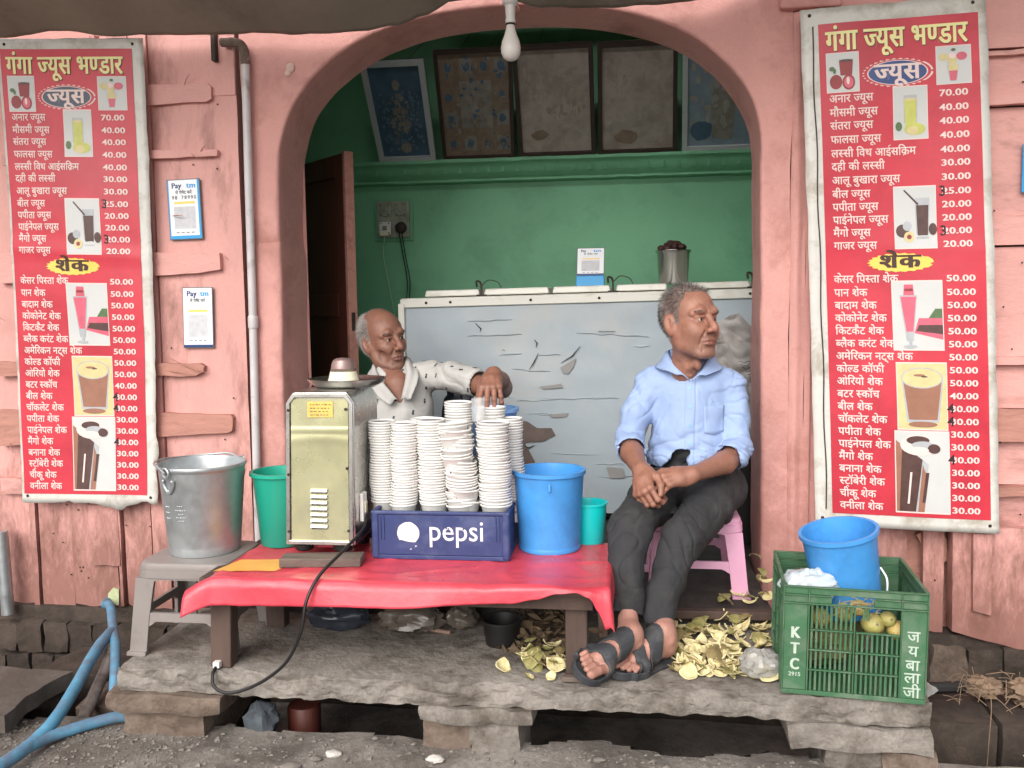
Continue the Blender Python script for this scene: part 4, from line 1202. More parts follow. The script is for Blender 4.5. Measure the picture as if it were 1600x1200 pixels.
for k in range(4):
    z = .94 - k * .010
    x = -.922
    while x < -.865:
        l = rs.uniform(.003, .009); b.add([(x, -.7082, z), (x + l, -.7082, z), (x + l, -.7082, z + .0022), (x, -.7082, z + .0022)], [(0, 1, 2, 3)]); x += l + rs.uniform(.002, .006)
b.build('sticker_print', M['ink'], jm)['kind'] = 'stuff'
b = B(); b.box(-.797, -.785, -.66, -.62, .585, .67); b.build('switch_box', M['white'], jm, bevel=.003)
b = B(); b.box(-.7848, -.781, -.65, -.63, .61, .645); b.build('switch', M['cream'], jm, bevel=.002)
for x, y in ((-.965, -.675), (-.845, -.675), (-.965, -.49), (-.845, -.49)):
    b = B(); b.lathe([(.024, .503 if y < -.6 else .4765), (.028, .507), (.03, .522)], 14, (x, y, 0)); b.build('foot', M['black'], jm)
b = B(); b.box(-.93, -.88, -.665, -.5, .507, .521); b.build('drip_tray', M['cloth'], jm)
b = B(); b.lathe([(.045, .978), (.04, .955 + .03), (.048, .990)], 20, (-.866, -.53, 0)); b.build('neck', M['steel'], jm)
b = B(); b.lathe([(.048, .985), (.085, .988), (.108, 1.0), (.120, 1.013), (.122, 1.016), (.119, 1.017), (.104, 1.006), (.08, .996), (0, .994)], 48, (-.866, -.53, -.012)); b.build('bowl', M['steel'], jm)
b = B(); b.lathe([(.047, .986), (.047, 1.004), (.044, 1.012), (.040, 1.03)], 28, (-.875, -.535, -.004)); b.build('reamer_base', M['cream'], jm)
b = B(); b.lathe([(.040, 1.030), (.039, 1.036), (.036, 1.04)], 28, (-.875, -.535, -.004)); b.build('reamer_ring', M['stonewarm'], jm)
b = B(); b.lathe([(.037, 1.036), (.036, 1.05), (.030, 1.064), (.02, 1.070), (0, 1.072)], 28, (-.875, -.535, -.004)); b.build('reamer_cap', M['mauve'], jm)
b = B(); b.tube(bez([(-.783, -.63, .60), (-.775, -.70, .575), (-.80, -.80, .54), (-.845, -.885, .49), (-.87, -.925, .43), (-.885, -.93, .35), (-.93, -.915, .262), (-.99, -.905, .205), (-1.06, -.90, .165), (-1.12, -.905, .152), (-1.158, -.90, .168), (-1.168, -.885, .195), (-1.168, -.86, .209)], 60), .0048, 8); b.build('power_cord', M['black'], jm)
b = B(); b.box(-1.178, -1.158, -.865, -.845, .2035, .222); b.build('cord_joint', M['white'], jm, bevel=.003)
b = B(); b.bar((-1.005, -.752, .490), (-.772, -.722, .490), .075, .0255); b.jitter(.002, 18)
tag(b.build('wooden_block', M['blockwood'], origin=(-.89, -.73, .477), bevel=.003), 'rough wooden plank propping up the front of the juice machine', 'wood block')
b = B(); b.bar((-1.0, -.60, .490), (-.80, -.58, .490), .06, .0255)

# ---- buckets
def bucket_prof(rb, rt, h, th=.003, lip=.006):
    return [(.001, .002), (rb * .93, .0), (rb, .004), (rb + (rt - rb) * .93, h * .93), (rt, h * .945), (rt + lip, h * .955), (rt + lip, h), (rt - th, h), (rt - th - .002, h * .94), (rb - th, .012), (0, .010)]
def bucket(name, label, c, rb, rt, h, m, mtx=None, n=48, lip=.006, cat='bucket'):
    t = thing(name, label, cat, c)
    b = B(); b.lathe(bucket_prof(rb, rt, h, lip=lip), n, c, mtx); b.build('body', M[m], t, smooth=50)
    return t
bk = bucket('plastic_bucket', 'large blue plastic bucket standing on the red table beside the navy crate', (-.245, -.505, .4765), .093, .107, .245, 'blue')
b = B(); b.lathe([(.0945, .002), (.0955, .006), (.0955, .012), (.0945, .016)], 48, (-.245, -.505, .4765)); b.build('base_ring', M['blue'], bk)
b = B(); b.box(-.238, -.230, -.616, -.610, .672, .694); b.build('mould_rib', M['blue'], bk, bevel=.002)
bucket('plastic_tub', 'small bright turquoise tub on the red table, half behind the large blue bucket', (-.128, -.425, .4765), .050, .056, .128, 'turq', cat='tub', lip=.004)
bucket('plastic_bucket', 'teal plastic bucket on the red table behind the juice machine', (-1.095, -.52, .4765), .068, .088, .235, 'teal', lip=.008)
bucket('plastic_bucket', 'pale blue bucket tucked behind the right end of the paper cups', (-.452, -.305, .622), .062, .086, .265, 'bluepale', lip=.007)
b = B()
for z in (.29, .37, .45, .53):
    b.box(-.56, -.34, -.40, -.20, z - .035, z + .03)
wb_ = thing('wooden_crate', 'slatted wooden crate hidden behind the table, with the pale blue bucket on it', 'crate', (-.45, -.30, .25))
for k, z in enumerate((.252, .345, .438, .531)):
    b = B(); b.box(-.56, -.34, -.400, -.20, z, z + .085); b.build('slat', M['blockwood'], wb_, bevel=.004)
b = B(); b.box(-.555, -.345, -.395, -.205, .617, .622); b.build('lid', M['blockwood'], wb_)
# galvanised bucket
gc = (-1.312, -.61, .478); GS = .935
gb = thing('metal_bucket', 'dented galvanised metal bucket standing on the grey plastic stool', 'bucket', gc)
b = B(); b.lathe([(.001, .012), (.100, .012), (.106, .0), (.112, .0), (.116, .022), (.1155, .026), (.1165, .030), (.136, .255), (.137, .258), (.141, .262), (.143, .268), (.141, .274), (.136, .274), (.133, .262), (.112, .035), (0, .03)], 64, gc)
b.jitter(.0022, 9, 3); b.build('body', M['galv'], gb, smooth=50)
def ear(sy):
    th = R(-112) if sy < 0 else R(52)
    cx, cy = gc[0] + .1375 * math.cos(th), gc[1] + .1375 * math.sin(th)
    o_ = Vector((math.cos(th), math.sin(th), 0)); tv = Vector((-math.sin(th), math.cos(th), 0)); base = Vector((cx, cy, gc[2]))
    q = lambda a, z, d=.002: base + tv * a + o_ * (d - (.258 - z) * .085) + Vector((0, 0, z))
    b = B(); b.tube(bez([q(-.024, .238), q(-.022, .222), q(-.010, .205), q(0, .200), q(.010, .205), q(.022, .222), q(.024, .238)], 18), .0045, 7); b.build('handle_lug', M['galv'], gb)
    for a, z in ((-.020, .236), (.020, .236), (0, .206)):
        b = B(); b.ell(q(a, z, .004), (.0045, .0045, .0045), 8, 6); b.build('rivet', M['galv'], gb)
    b = B(); b.tube([q(.014 * math.cos(t), .262 + .014 * math.sin(t), .008) for t in [i * math.pi / 8 for i in range(17)]], .0035, 7); b.build('handle_ring', M['galv'], gb)
    return q(0, .262, .012), q
e1, q1 = ear(-1); e2, q2 = ear(1)
rimz = gc[2] + .279
hp = [e1] + [Vector((gc[0] + .147 * math.cos(t), gc[1] + .147 * math.sin(t), rimz - .002 + .003 * math.sin(i))) for i, t in enumerate([R(-128 - k * 22) for k in range(8)])] + [e2]
b = B(); b.tube(bez(hp, 50), .0036, 7); b.build('handle', M['galv'], gb)
M['faintprint'] = mat('faint_punched_marks', (.44, .46, .46), .5, metal=.7, var=.1)
b = B()
for (a0, z0) in ((-125, .155), (-125, .138), (-125, .120), (-100, .160), (-100, .135), (-100, .115), (-104, .147), (-96, .147), (-104, .125), (-96, .125)):
    for k in range(3):
        th = R(a0 + k * 3.2); rr = .1165 + .0195 * (z0 - .03) / .225 + .0012
        b.ell((gc[0] + rr * math.cos(th), gc[1] + rr * math.sin(th), gc[2] + z0), (.0028, .0028, .0022), 6, 4)
b.build('punched_marks', M['faintprint'], gb)['kind'] = 'stuff'

gb.scale = (GS, GS, 1.0)
def plastic_stool(name, label, c, half_t, half_b, h, m, arch=True):
    t = thing(name, label, 'stool', c)
    c = Vector(c)
    b = B()
    n = 28
    def ring(hw, z, r_):
        out = []
        for k in range(n):
            a = 2 * math.pi * (k + .5) / n
            cx, sx = math.cos(a), math.sin(a); e = 2 / 7.0
            out.append((c.x + hw * math.copysign(abs(cx) ** e, cx), c.y + hw * math.copysign(abs(sx) ** e, sx), c.z + z))
        return out
    rings = [ring(half_t * .2, h, 0), ring(half_t * .90, h, 0), ring(half_t * .97, h - .003, 0), ring(half_t, h - .010, 0), ring(half_t, h - .020, 0), ring(half_t * 1.03, h - .022, 0), ring(half_t * 1.04, h - .045, 0), ring(half_t * .98, h - .045, 0), ring(half_t * .95, h - .014, 0), ring(half_t * .2, h - .012, 0)]
    vs = [p for r_ in rings for p in r_]
    fs = [(i * n + k, i * n + (k + 1) % n, (i + 1) * n + (k + 1) % n, (i + 1) * n + k) for i in range(len(rings) - 1) for k in range(n)]
    fs += [tuple(range(n)), tuple((len(rings) - 1) * n + k for k in range(n))]
    b.add(vs, fs); b.build('seat', M[m], t, smooth=40)
    for sx in (-1, 1):
        for sy in (-1, 1):
            b = B()
            def P(z, ox, oy):
                k = lerp(half_b, half_t, z / (h - .046)); return (c.x + sx * (k - ox), c.y + sy * (k - oy), c.z + z)
            zs = [0, .012, .013, h * .4, h * .75, h - .046]
            w_ = lambda z: .054 + .012 * smoothstep(h * .55, h, z)
            vs = []
            for z in zs:
                f = .006 if z < .0125 else 0
                vs += [P(z, -f, -f), P(z, w_(z), -f), P(z, w_(z), .012), P(z, .012, .012), P(z, .012, w_(z)), P(z, -f, w_(z))]
            k6 = 6
            fs = [(i * k6 + k, i * k6 + (k + 1) % k6, (i + 1) * k6 + (k + 1) % k6, (i + 1) * k6 + k) for i in range(len(zs) - 1) for k in range(k6)]
            fs += [tuple(range(k6)), tuple((len(zs) - 1) * k6 + k for k in range(k6))]
            b.add(vs, fs); b.build('leg', M[m], t, bevel=.003, bseg=1)
    # skirts with an arch below the seat and crossbars lower down
    for ax in (0, 1):
        for sg in (-1, 1):
            for zz0, zz1, nm in ((h * .30, h * .46, 'crossbar'), (h * .78, h - .046, 'apron')):
                b = B(); k0, k1 = lerp(half_b, half_t, zz0 / h), lerp(half_b, half_t, zz1 / h)
                nseg = 16; vs = []; 
                for i in range(nseg + 1):
                    u = i / nseg; s_ = (u - .5) * 2
                    rise = (zz1 - zz0) * (.62 if nm == 'apron' else .42) * smoothstep(1.0, .72, abs(s_))
                    for z, kk in ((zz0 + rise, k0), (zz1, k1)):
                        for th in (.004, .014):
                            p = (s_ * (kk - .05), sg * (kk - th))
                            vs.append((c.x + p[ax], c.y + p[1 - ax], c.z + z))
                fs = []
                for i in range(nseg):
                    a, d = i * 4, (i + 1) * 4
                    fs += [(a, d, d + 2, a + 2), (a + 1, a + 3, d + 3, d + 1), (a, a + 1, d + 1, d), (a + 2, d + 2, d + 3, a + 3)]
                fs += [(0, 2, 3, 1), (nseg * 4, nseg * 4 + 1, nseg * 4 + 3, nseg * 4 + 2)]
                b.add(vs, fs); b.build(nm, M[m], t, smooth=30)
    return t
plastic_stool('plastic_stool', 'grey plastic stool at the left end of the stone platform under the metal bucket', (-1.315, -.625, .2005), .142, .162, .276, 'greystool')
plastic_stool('plastic_stool', 'pink plastic stool with the man in the blue shirt sitting on it', (.222, -.10, .2505), .145, .165, .262, 'pinkstool')

# ---- navy drinks crate
nc = thing('bottle_crate', 'scuffed navy blue drinks crate holding stacks of paper cups on the red table', 'crate', (-.55, -.53, .4765))
cx0, cx1, cy0, cy1, cz0, cz1 = -.760, -.346, -.672, -.392, .4765, .622
def wallpanel(b, x0, x1, y0, y1, z0, z1): b.box(x0, x1, y0, y1, z0, z1)
b = B(); wallpanel(b, cx0 + .004, cx1 - .004, cy0 + .004, cy0 + .011, cz0 + .014, cz1 - .012); b.build('front_wall', M['navy'], nc, bevel=.002)
b = B(); wallpanel(b, cx0 + .004, cx1 - .004, cy1 - .011, cy1 - .004, cz0 + .014, cz1 - .012); b.build('back_wall', M['navy'], nc, bevel=.002)
for xx in (cx0 + .004, cx1 - .011):
    b = B(); wallpanel(b, xx, xx + .007, cy0 + .0115, cy1 - .0115, cz0 + .014, cz1 - .012); b.build('side_wall', M['navy'], nc, bevel=.002)
b = B(); b.box(cx0 + .003, cx1 - .003, cy0 + .003, cy1 - .003, cz0, cz0 + .0135); b.build('base', M['navy'], nc, bevel=.003)
for (x0, x1, y0, y1) in ((cx0, cx1, cy0, cy0 + .014), (cx0, cx1, cy1 - .014, cy1), (cx0, cx0 + .014, cy0 + .0145, cy1 - .0145), (cx1 - .014, cx1, cy0 + .0145, cy1 - .0145)):
    b = B(); b.box(x0, x1, y0, y1, cz1 - .0115, cz1); b.build('rim', M['navy'], nc, bevel=.004)
for x in (cx0, cx1):
    s_ = 1 if x == cx0 else -1
    for y in (cy0, cy1):
        s2 = 1 if y == cy0 else -1
        b = B(); b.box(min(x, x + s_ * .024), max(x, x + s_ * .024), min(y, y + s2 * .022), max(y, y + s2 * .022), cz0 + .001, cz1 - .002); b.build('corner_post', M['navy'], nc, bevel=.008, bseg=3)
for x in (-.732, -.722, -.387, -.377):
    b = B(); b.box(x - .002, x + .002, cy0 + .0005, cy0 + .0035, cz0 + .06, cz1 - .014); b.build('mould_rib', M['navy'], nc)
for k in range(1, 6):
    x = lerp(cx0, cx1, k / 6); b = B(); b.box(x - .002, x + .002, cy0 + .012, cy1 - .012, cz0 + .014, cz1 - .05); b.build('divider', M['navy'], nc)
for k in range(1, 4):
    y = lerp(cy0, cy1, k / 4); b = B(); b.box(cx0 + .012, cx1 - .012, y - .002, y + .002, cz0 + .0145, cz1 - .0505); b.build('divider', M['navy'], nc)
yf = cy0 + .0031
M['crateprint'] = mat('worn_white_crate_print', srgb(222, 222, 226), .55, var=.06, vscale=20, wear=srgb(60, 74, 120), wscale=30, wthr=.57)
M['crateprintdisc'] = mat('scuffed_white_disc_print', srgb(224, 222, 222), .55, var=.06, vscale=20, wear=srgb(70, 74, 96), wscale=26, wthr=.68)
b = B()
pts = []
for k in range(28):
    a = 2 * math.pi * k / 28
    r_ = .0335 * (1 + .05 * nz(math.cos(a) * 2, math.sin(a) * 2, 3))
    x, z = r_ * math.cos(a), r_ * math.sin(a)
    if z < -.022: z = -.022 + .3 * (z + .022) - .15 * x
    pts.append((-.648 + x, yf - .0006, .556 + z))
b.poly(pts); b.poly([(-.645, yf - .0006, .507), (-.638, yf - .0006, .507), (-.640, yf - .0006, .511)]); b.poly([(-.628, yf - .0006, .514), (-.622, yf - .0006, .518), (-.627, yf - .0006, .520)])
b.build('round_emblem', M['crateprintdisc'], nc, smooth=0)
b = B(); put_text(b, 'pepsi', lambda x, z: (-.588 + x, yf - .0007, .536 + z), .088, width=.168, off=.004); b.build('lettering', M['crateprint'], nc, smooth=0)

# ---- paper cups, every one an object
cup = B(); CH, CR, CB = .078, .0395, .0285
cup.lathe([(CR - .0038, CH - .0050), (CR + .0006, CH - .0052), (CR + .0016, CH - .0022), (CR, CH), (CR - .0014, CH - .001), (CB - .002, .006)], 26)
cup.lathe([(CB, .0), (CR - .0058, CH - .022)], 26)
cup.cur = 2      # printed band below the rim
cup.lathe([(CR - .0057, CH - .0219), (CR - .0036, CH - .0049)], 26)
cup.cur = 1
for k in range(9):                      # small printed motifs low on the wall
    a = 2 * math.pi * k / 9
    def cp(da, z): r_ = lerp(CB, CR - .0058, z / (CH - .022)) + .0003; return (r_ * math.cos(a + da), r_ * math.sin(a + da), z)
    for z0 in (.008, .026, .044):
        da = .22 if z0 == .026 else 0
        cup.poly([cp(da - .10, z0 + .010), cp(da + .10, z0 + .010), cp(da, z0)])
M['cupink'] = mat('grey_cup_print', srgb(84, 78, 80), .6, var=0)
M['cupband'] = mat('grey_printed_cup_band', srgb(150, 144, 144), .6, var=.35, vscale=140, dirt=srgb(80, 76, 78), dscale=120, dthr=.56)
proto = cup.build('paper_cup', [M['cup'], M['cupink'], M['cupband']], smooth=50)
M['cupred'] = mat('red_cup_print', srgb(196, 40, 56), .6, var=0)
cup2me = proto.data.copy(); cup2me.materials[1] = M['cupred']
CUPN = 0
def cup_stack(x, y, z, n, lean, lab, step=.0081, red=False, sc=1.0):
    global CUPN
    rs = random.Random(int(x * 1000))
    for k in range(n):
        o = proto if CUPN == 0 else copy_obj(proto)
        CUPN += 1
        h = k * step
        lx, ly = lean
        o.location = (x + lx * h + rs.uniform(-.0006, .0006) + .0020 * math.sin(k * .35 + x * 40), y + ly * h + rs.uniform(-.0006, .0006), z + h)
        o.rotation_euler = (-ly * .8 + rs.uniform(-.006, .006), lx * .8 + rs.uniform(-.006, .006), rs.uniform(0, 6.28))
        o.scale = (sc, sc, 1)
        if red and k < 2: o.data = cup2me
        WLOC[o.name] = Vector(o.location)
        pos = 'topmost ' if k == n - 1 else 'lowest ' if k == 0 else ''
        tag(o, pos + lab, 'paper cup', 'paper cups stacked in the navy crate')
zc = .556
cup_stack(-.748, -.562, zc, 31, (.0, .0), 'white paper cup in the front stack next to the juice machine', sc=1.03)
cup_stack(-.672, -.608, zc, 31, (.02, .0), 'white paper cup in the second front stack, over the white emblem of the crate', red=True, sc=1.02)
cup_stack(-.586, -.594, zc + .001, 32, (-.02, .0), 'white paper cup in the middle front stack of the crate', sc=1.10)
cup_stack(-.492, -.596, zc, 31, (-.11, .0), 'white paper cup in the leaning front stack, second from the large blue bucket', sc=1.20)
cup_stack(-.397, -.590, zc, 31, (-.03, .0), 'white paper cup in the front stack nearest to the large blue bucket', sc=1.20)
cup_stack(-.795, -.475, zc - .002, 29, (.0, .0), 'white paper cup in the rear stack half hidden by the juice machine')
cup_stack(-.632, -.500, zc, 31, (.0, .0), 'white paper cup in the rear stack behind the middle of the crate')
cup_stack(-.533, -.480, zc, 37, (.02, .0), 'white paper cup in the taller rear stack, left of the resting hand', sc=1.08)
cup_stack(-.437, -.470, zc, 35, (.04, .0), 'white paper cup in the tall rear stack under the resting hand', sc=1.10)
cup_stack(-.362, -.49, zc, 31, (-.02, .0), 'white paper cup in the rear stack at the right end of the crate')
b = B()
def wrp(u, v):
    a = u * 6.28; r_ = .0415 + .004 * nz(math.cos(a) * 3, math.sin(a) * 3, v * 5)
    return (-.455 + r_ * .5 * math.cos(a), -.535 + r_ * .5 * math.sin(a), .872 + .07 * v)
b.grid(wrp, 24, 12); M['clear'] = mat('thin_clear_plastic', srgb(226, 226, 226), .25, var=.05, alpha=.35)
tag(b.build('plastic_wrap', M['clear'], origin=(-.455, -.535, .872), smooth=30), 'torn clear plastic wrap between the two tall rear stacks of paper cups', 'wrap')

# ---- green crate
gx, gy, gz = .389, -.872, .2005
GM = Matrix.Rotation(R(-4.5), 4, 'Z') @ Matrix.Rotation(R(.9), 4, 'Y')
gcr = thing('plastic_crate', 'green lattice plastic crate with white lettering at the right end of the platform', 'crate', (.57, -.70, .2005))
GW, GD, GH = .352, .335, .286
class GB(B):
    def build(s, *a, **k):
        s.v = [tuple(GM @ Vector(p) + Vector((gx, gy, gz + .006))) for p in s.v]
        return super().build(*a, **k)
def lattice(name, W_, hole=None, broken=None, pane=True):
    """front face in local x,z at y 0..t"""
    b = GB(); t = .010
    b.box(0, .062, .001, .006, 0, GH - .05); b.box(W_ - .066, W_, .001, .006, 0, GH - .05)
    b.box(0, W_, .001, .006, 0, .012)
    return b
def gbar(nm, x0, x1, y0, y1, z0, z1, bev=.0015):
    b = GB(); b.box(x0, x1, y0, y1, z0, z1); return b.build(nm, M['crategreen'], gcr, bevel=bev, bseg=1)
def side(face):
    """face: maps (a along, d inwards) to x,y ; 0 front 1 back 2 left 3 right"""
    Wd = GW if face < 2 else GD - .02
    def mp(a0, a1, d0, d1):
        if face == 0: return a0, a1, d0, d1
        if face == 1: return a0, a1, GD - d1, GD - d0
        if face == 2: return d0, d1, a0 + .01, a1 + .01
        return GW - d1, GW - d0, a0 + .01, a1 + .01
    def bx(nm, a0, a1, d0, d1, z0, z1):
        x0, x1, y0, y1 = mp(a0, a1, d0, d1); return gbar(nm, x0, x1, y0, y1, z0, z1)
    pl, pr = (.062, Wd - .066) if face < 2 else (.05, Wd - .05)
    bx('corner_panel', 0, pl, .003, .007, .010, .238); bx('corner_panel', pr, Wd, .003, .007, .010, .238)
    bx('bottom_rail', 0, Wd, .002, .008, -.003, .0095)
    mid = (pl + pr) / 2
    for z in (.2385, .2605, .2820):
        if face < 2 and z == .2605:
            for a0, a1 in ((0, .062), (.062, .118), (.225, pr), (pr, Wd)): bx('rib', a0, a1, -.002, .008, z, z + .0035)
        else: bx('rib', 0, Wd, -.002, .008, z, z + .0038)
    # top band with the hand hole in the middle
    for a0, a1 in (((0, .120), (.222, Wd)) if face < 2 else ((0, Wd),)):
        bx('top_band', a0, a1, .003, .007, .2425, .2600)
    bx('top_band', 0, Wd, .003, .007, .2645, .2818)
    for a in (0, pl, mid, pr, Wd - .004): bx('post', a, a + .004, -.0015, .008, .0096, .2380)
    for a in (0, pl, pr, Wd - .004): bx('post', a, a + .004, -.0015, .008, .2425, .2818)
    for z in (.064, .117, .170): 
        bx('rib', pl + .0045, mid - .0005, -.0015, .008, z, z + .004); bx('rib', mid + .0045, pr - .0005, -.0015, .008, z, z + .004)
    # thin uprights
    rows = ((.010, .0635), (.0685, .1165), (.1215, .1695), (.1745, .238))
    vb = B() if False else None
    for ri, (z0, z1) in enumerate(rows):
        for si, (a0, a1) in enumerate(((pl + .0045, mid), (mid + .0045, pr))):
            if face == 0 and ri == 3 and si == 1: continue          # broken out
            k = 9
            for i in range(k):
                a = lerp(a0, a1, (i + .5) / k)
                bx('upright', a - .0032, a + .0032, .003, .006, z0, z1)
    if face == 0:
        for a in (.196, .205): bx('upright', a, a + .006, .003, .006, .205, .238)
for f_ in range(4): side(f_)
gbar('floor', .004, GW - .004, .009, GD - .009, .0, .006)
M['crateletter'] = mat('chalky_white_letters', srgb(176, 190, 176), .7, var=.12, vscale=60)
for txt, x, zs, size in ((('K', 'T', 'C'), .033, (.148, .106, .064), .042),):
    for s_, z in zip(txt, zs):
        b = GB(); put_text(b, s_, lambda px, pz: (x + px, .0024, z + pz), size, align='c', off=.045, width=.024 if s_ != 'T' else .022); b.build('letter', M['crateletter'], gcr, smooth=0)
b = GB(); put_text(b, '2915', lambda px, pz: (.033 + px, .0024, .046 + pz), .015, align='c', off=.02); b.build('number', M['crateletter'], gcr, smooth=0)
for s_, z in (('ज', .160), ('य', .122), ('बा', .085), ('ला', .052), ('जी', .014)):
    b = GB(); put_text(b, s_, lambda px, pz: (GW - .034 + px, .0024, z + pz), .040, align='c', off=.01); b.build('letter', M['crateletter'], gcr, smooth=0)

# things in the green crate
TM = Matrix.Rotation(R(-10), 3, 'Y') @ Matrix.Rotation(R(5), 3, 'X')
t = bucket('plastic_bucket', 'blue plastic bucket tilted inside the green crate', (.600, -.70, .375), .084, .0985, .232, 'blue', TM)
b = B(); b.tube(bez([(.672, -.72, .50), (.684, -.74, .475), (.682, -.75, .44), (.676, -.755, .41)], 12), .0035, 6); b.build('handle', M['galv'], t)
M['lime'] = mat('sweet_lime_skin', srgb(166, 158, 92), .5, var=.18, vscale=22, dirt=srgb(126, 112, 66), dscale=18, dthr=.58, bump=.25, bscale=220, sss=.1)
M['limeyel'] = mat('yellow_sweet_lime_skin', srgb(184, 162, 96), .5, var=.15, vscale=22, dirt=srgb(150, 128, 76), dscale=18, dthr=.6, bump=.25, bscale=220, sss=.1)
for i, (x, y, z, r_, mm, lab) in enumerate(((.622, -.845, .388, .029, 'lime', 'biggest greenish sweet lime poking through the broken bars of the crate'), (.658, -.848, .402, .021, 'lime', 'brown spotted sweet lime above the gap at the broken bars'),
                                         (.683, -.845, .372, .026, 'limeyel', 'yellow sweet lime at the right edge of the broken bars'), (.592, -.825, .422, .022, 'limeyel', 'small yellow green sweet lime under the hand hole of the crate'), (.56, -.80, .40, .026, 'lime', 'sweet lime deep behind the bars, left of the biggest one'),
                                         (.645, -.80, .368, .026, 'lime', 'sweet lime lying behind the biggest one in the crate'), (.50, -.80, .385, .026, 'limeyel', 'sweet lime behind the upper left bars of the crate'))):
    b = B(); rock(b, (x, y, z), (r_, r_, r_ * .94), i, .05, 20, 14)
    t = tag(b.build('sweet_lime', M[mm], origin=(x, y, z)), lab, 'fruit', 'sweet limes in the green crate')
    b = B(); b.lathe([(.003, 0), (.0025, .003), (0, .003)], 7, (x + .004, y - r_ * .93, z + r_ * .25), Matrix.Rotation(R(80), 3, 'X')); b.build('stem_scar', M['blockwood'], t)
def crumple(b, c, rad, seed, amp=.4, nu=28, nv=18, flat=0):
    o = len(b.v); b.ell(c, rad, nu, nv); c = Vector(c)
    for i in range(o, len(b.v)):
        p = Vector(b.v[i]) - c; u = Vector((p.x / rad[0], p.y / rad[1], p.z / rad[2]))
        f = 1 - amp * abs(noise.noise(u * 1.6 + Vector((seed, 0, 0)))) - amp * .6 * abs(noise.noise(u * 3.7 + Vector((0, seed, 0)))) + .15 * noise.noise(u * 8)
        q = c + p * f
        b.v[i] = tuple(q)
M['bagwhite'] = mat('white_polythene', srgb(188, 196, 200), .3, var=.05, vscale=12, sss=.15)
b = B(); crumple(b, (.475, -.775, .462), (.085, .07, .052), 4, .3)
tag(b.build('plastic_bag', M['bagwhite'], origin=(.475, -.775, .44), smooth=22), 'white plastic bag bunched in the left corner of the green crate', 'bag')
b = B(); crumple(b, (.53, -.66, .29), (.12, .12, .085), 9, .25)
M['cratefill'] = mat('dry_peel_litter', srgb(120, 112, 70), .9, var=.35, vscale=30, bump=.8)
b.build('crate_litter', M['cratefill'], origin=(.53, -.66, .21), smooth=30, kind='stuff')['label'] = 'dry peel litter filling the green crate'
b = B()
for k in range(26):
    p = Vector((random.uniform(.54, .64), -.84 + random.uniform(-.012, .02), random.uniform(.405, .44)))
    d = Vector((random.uniform(-1, 1), random.uniform(-.5, .2), random.uniform(-.8, .6))) * .03
    b.tube(bez([p - d, p + Vector((0, -.006, .006)), p + d], 6), .0014, 4)
M['straw'] = mat('dry_straw', srgb(178, 160, 112), .8, var=.25, vscale=20)
b.build('straw_tuft', M['straw'], origin=(.6, -.84, .41), kind='stuff')

# ---- fruit peel
M['peelin'] = mat('cream_peel_pith', srgb(222, 208, 160), .65, var=.16, vscale=40, dirt=srgb(176, 152, 98), dscale=26, dthr=.56, damt=.7, sss=.08, bump=.3, bscale=120)
M['peelout'] = mat('green_yellow_peel', srgb(150, 144, 90), .5, var=.35, vscale=25, dirt=srgb(116, 106, 52), dscale=22, dthr=.56, damt=.6, bump=.3, bscale=200)
M['peelold'] = mat('browned_peel', srgb(128, 112, 74), .8, var=.3, vscale=25, bump=.4)
def peel_mesh(seed, rad, span_a, span_b):
    b = B(); rs = random.Random(seed); n_a, n_b = 14, 7; th = .0035
    def fn(u, v, r_):
        a = (u - .5) * span_a; w_ = math.sin(math.pi * min(.98, max(.02, u))) ** .6
        c_ = (v - .5) * span_b * w_ * (1 + .2 * nz(u * 4, seed))
        x = r_ * math.sin(a); q = r_ * math.cos(a)
        y = q * math.sin(c_); z = q * math.cos(c_)
        return Vector((x, y, z - rad * .55)) + noise.noise_vector(Vector((u * 3, v * 3, seed))) * .004
    b.cur = 0; b.grid(lambda u, v: fn(u, v, rad), n_a, n_b)
    b.cur = 1; n0 = len(b.v); b.grid(lambda u, v: fn(u, v, rad - th), n_a, n_b)
    c = n_a + 1
    for i in range(n_a):
        for k in (0, n_b):
            a, d = k * c + i, k * c + i + 1; b.f.append((a, d, n0 + d, n0 + a)); b.mi.append(1)
    for j in range(n_b):
        for k in (0, n_a):
            a, d = j * c + k, (j + 1) * c + k; b.f.append((a, d, n0 + d, n0 + a)); b.mi.append(1)
    return b
PM = []
for i, (rad, sa, sb) in enumerate(((.034, 2.4, 1.5), (.036, 2.8, 1.1), (.030, 2.2, 1.9), (.034, 1.8, 2.4), (.032, 2.9, .8), (.028, 2.0, 1.6))):
    o = peel_mesh(i * 3 + 1, rad, sa, sb).build('fruit_peel', [M['peelout'], M['peelin']], smooth=60)
    PM.append(o.data)
    if i % 2 == 0:
        m2 = o.data.copy(); m2.materials[0] = M['peelold']; PM.append(m2)
    if i: bpy.data.objects.remove(o)
    else: peel0 = o
PN = 0
def peel_at(x, y, z, up, rs, lab, grp, old=False, sc=1.0):
    """up > 0: pith side shows"""
    global PN
    o = peel0 if PN == 0 else copy_obj(peel0)
    PN += 1
    o.data = rs.choice(PM)
    flip = math.pi if up else 0
    o.rotation_euler = (flip + rs.uniform(-.55, .55), rs.uniform(-.55, .55), rs.uniform(0, 6.28))
    o.location = (x, y, z); s_ = rs.uniform(.68, 1.08) * sc; o.scale = (s_, s_ * rs.uniform(.75, 1.1), s_ * rs.uniform(.45, .95))
    WLOC[o.name] = Vector(o.location)
    tag(o, lab, 'fruit peel', grp)
rs = random.Random(11)
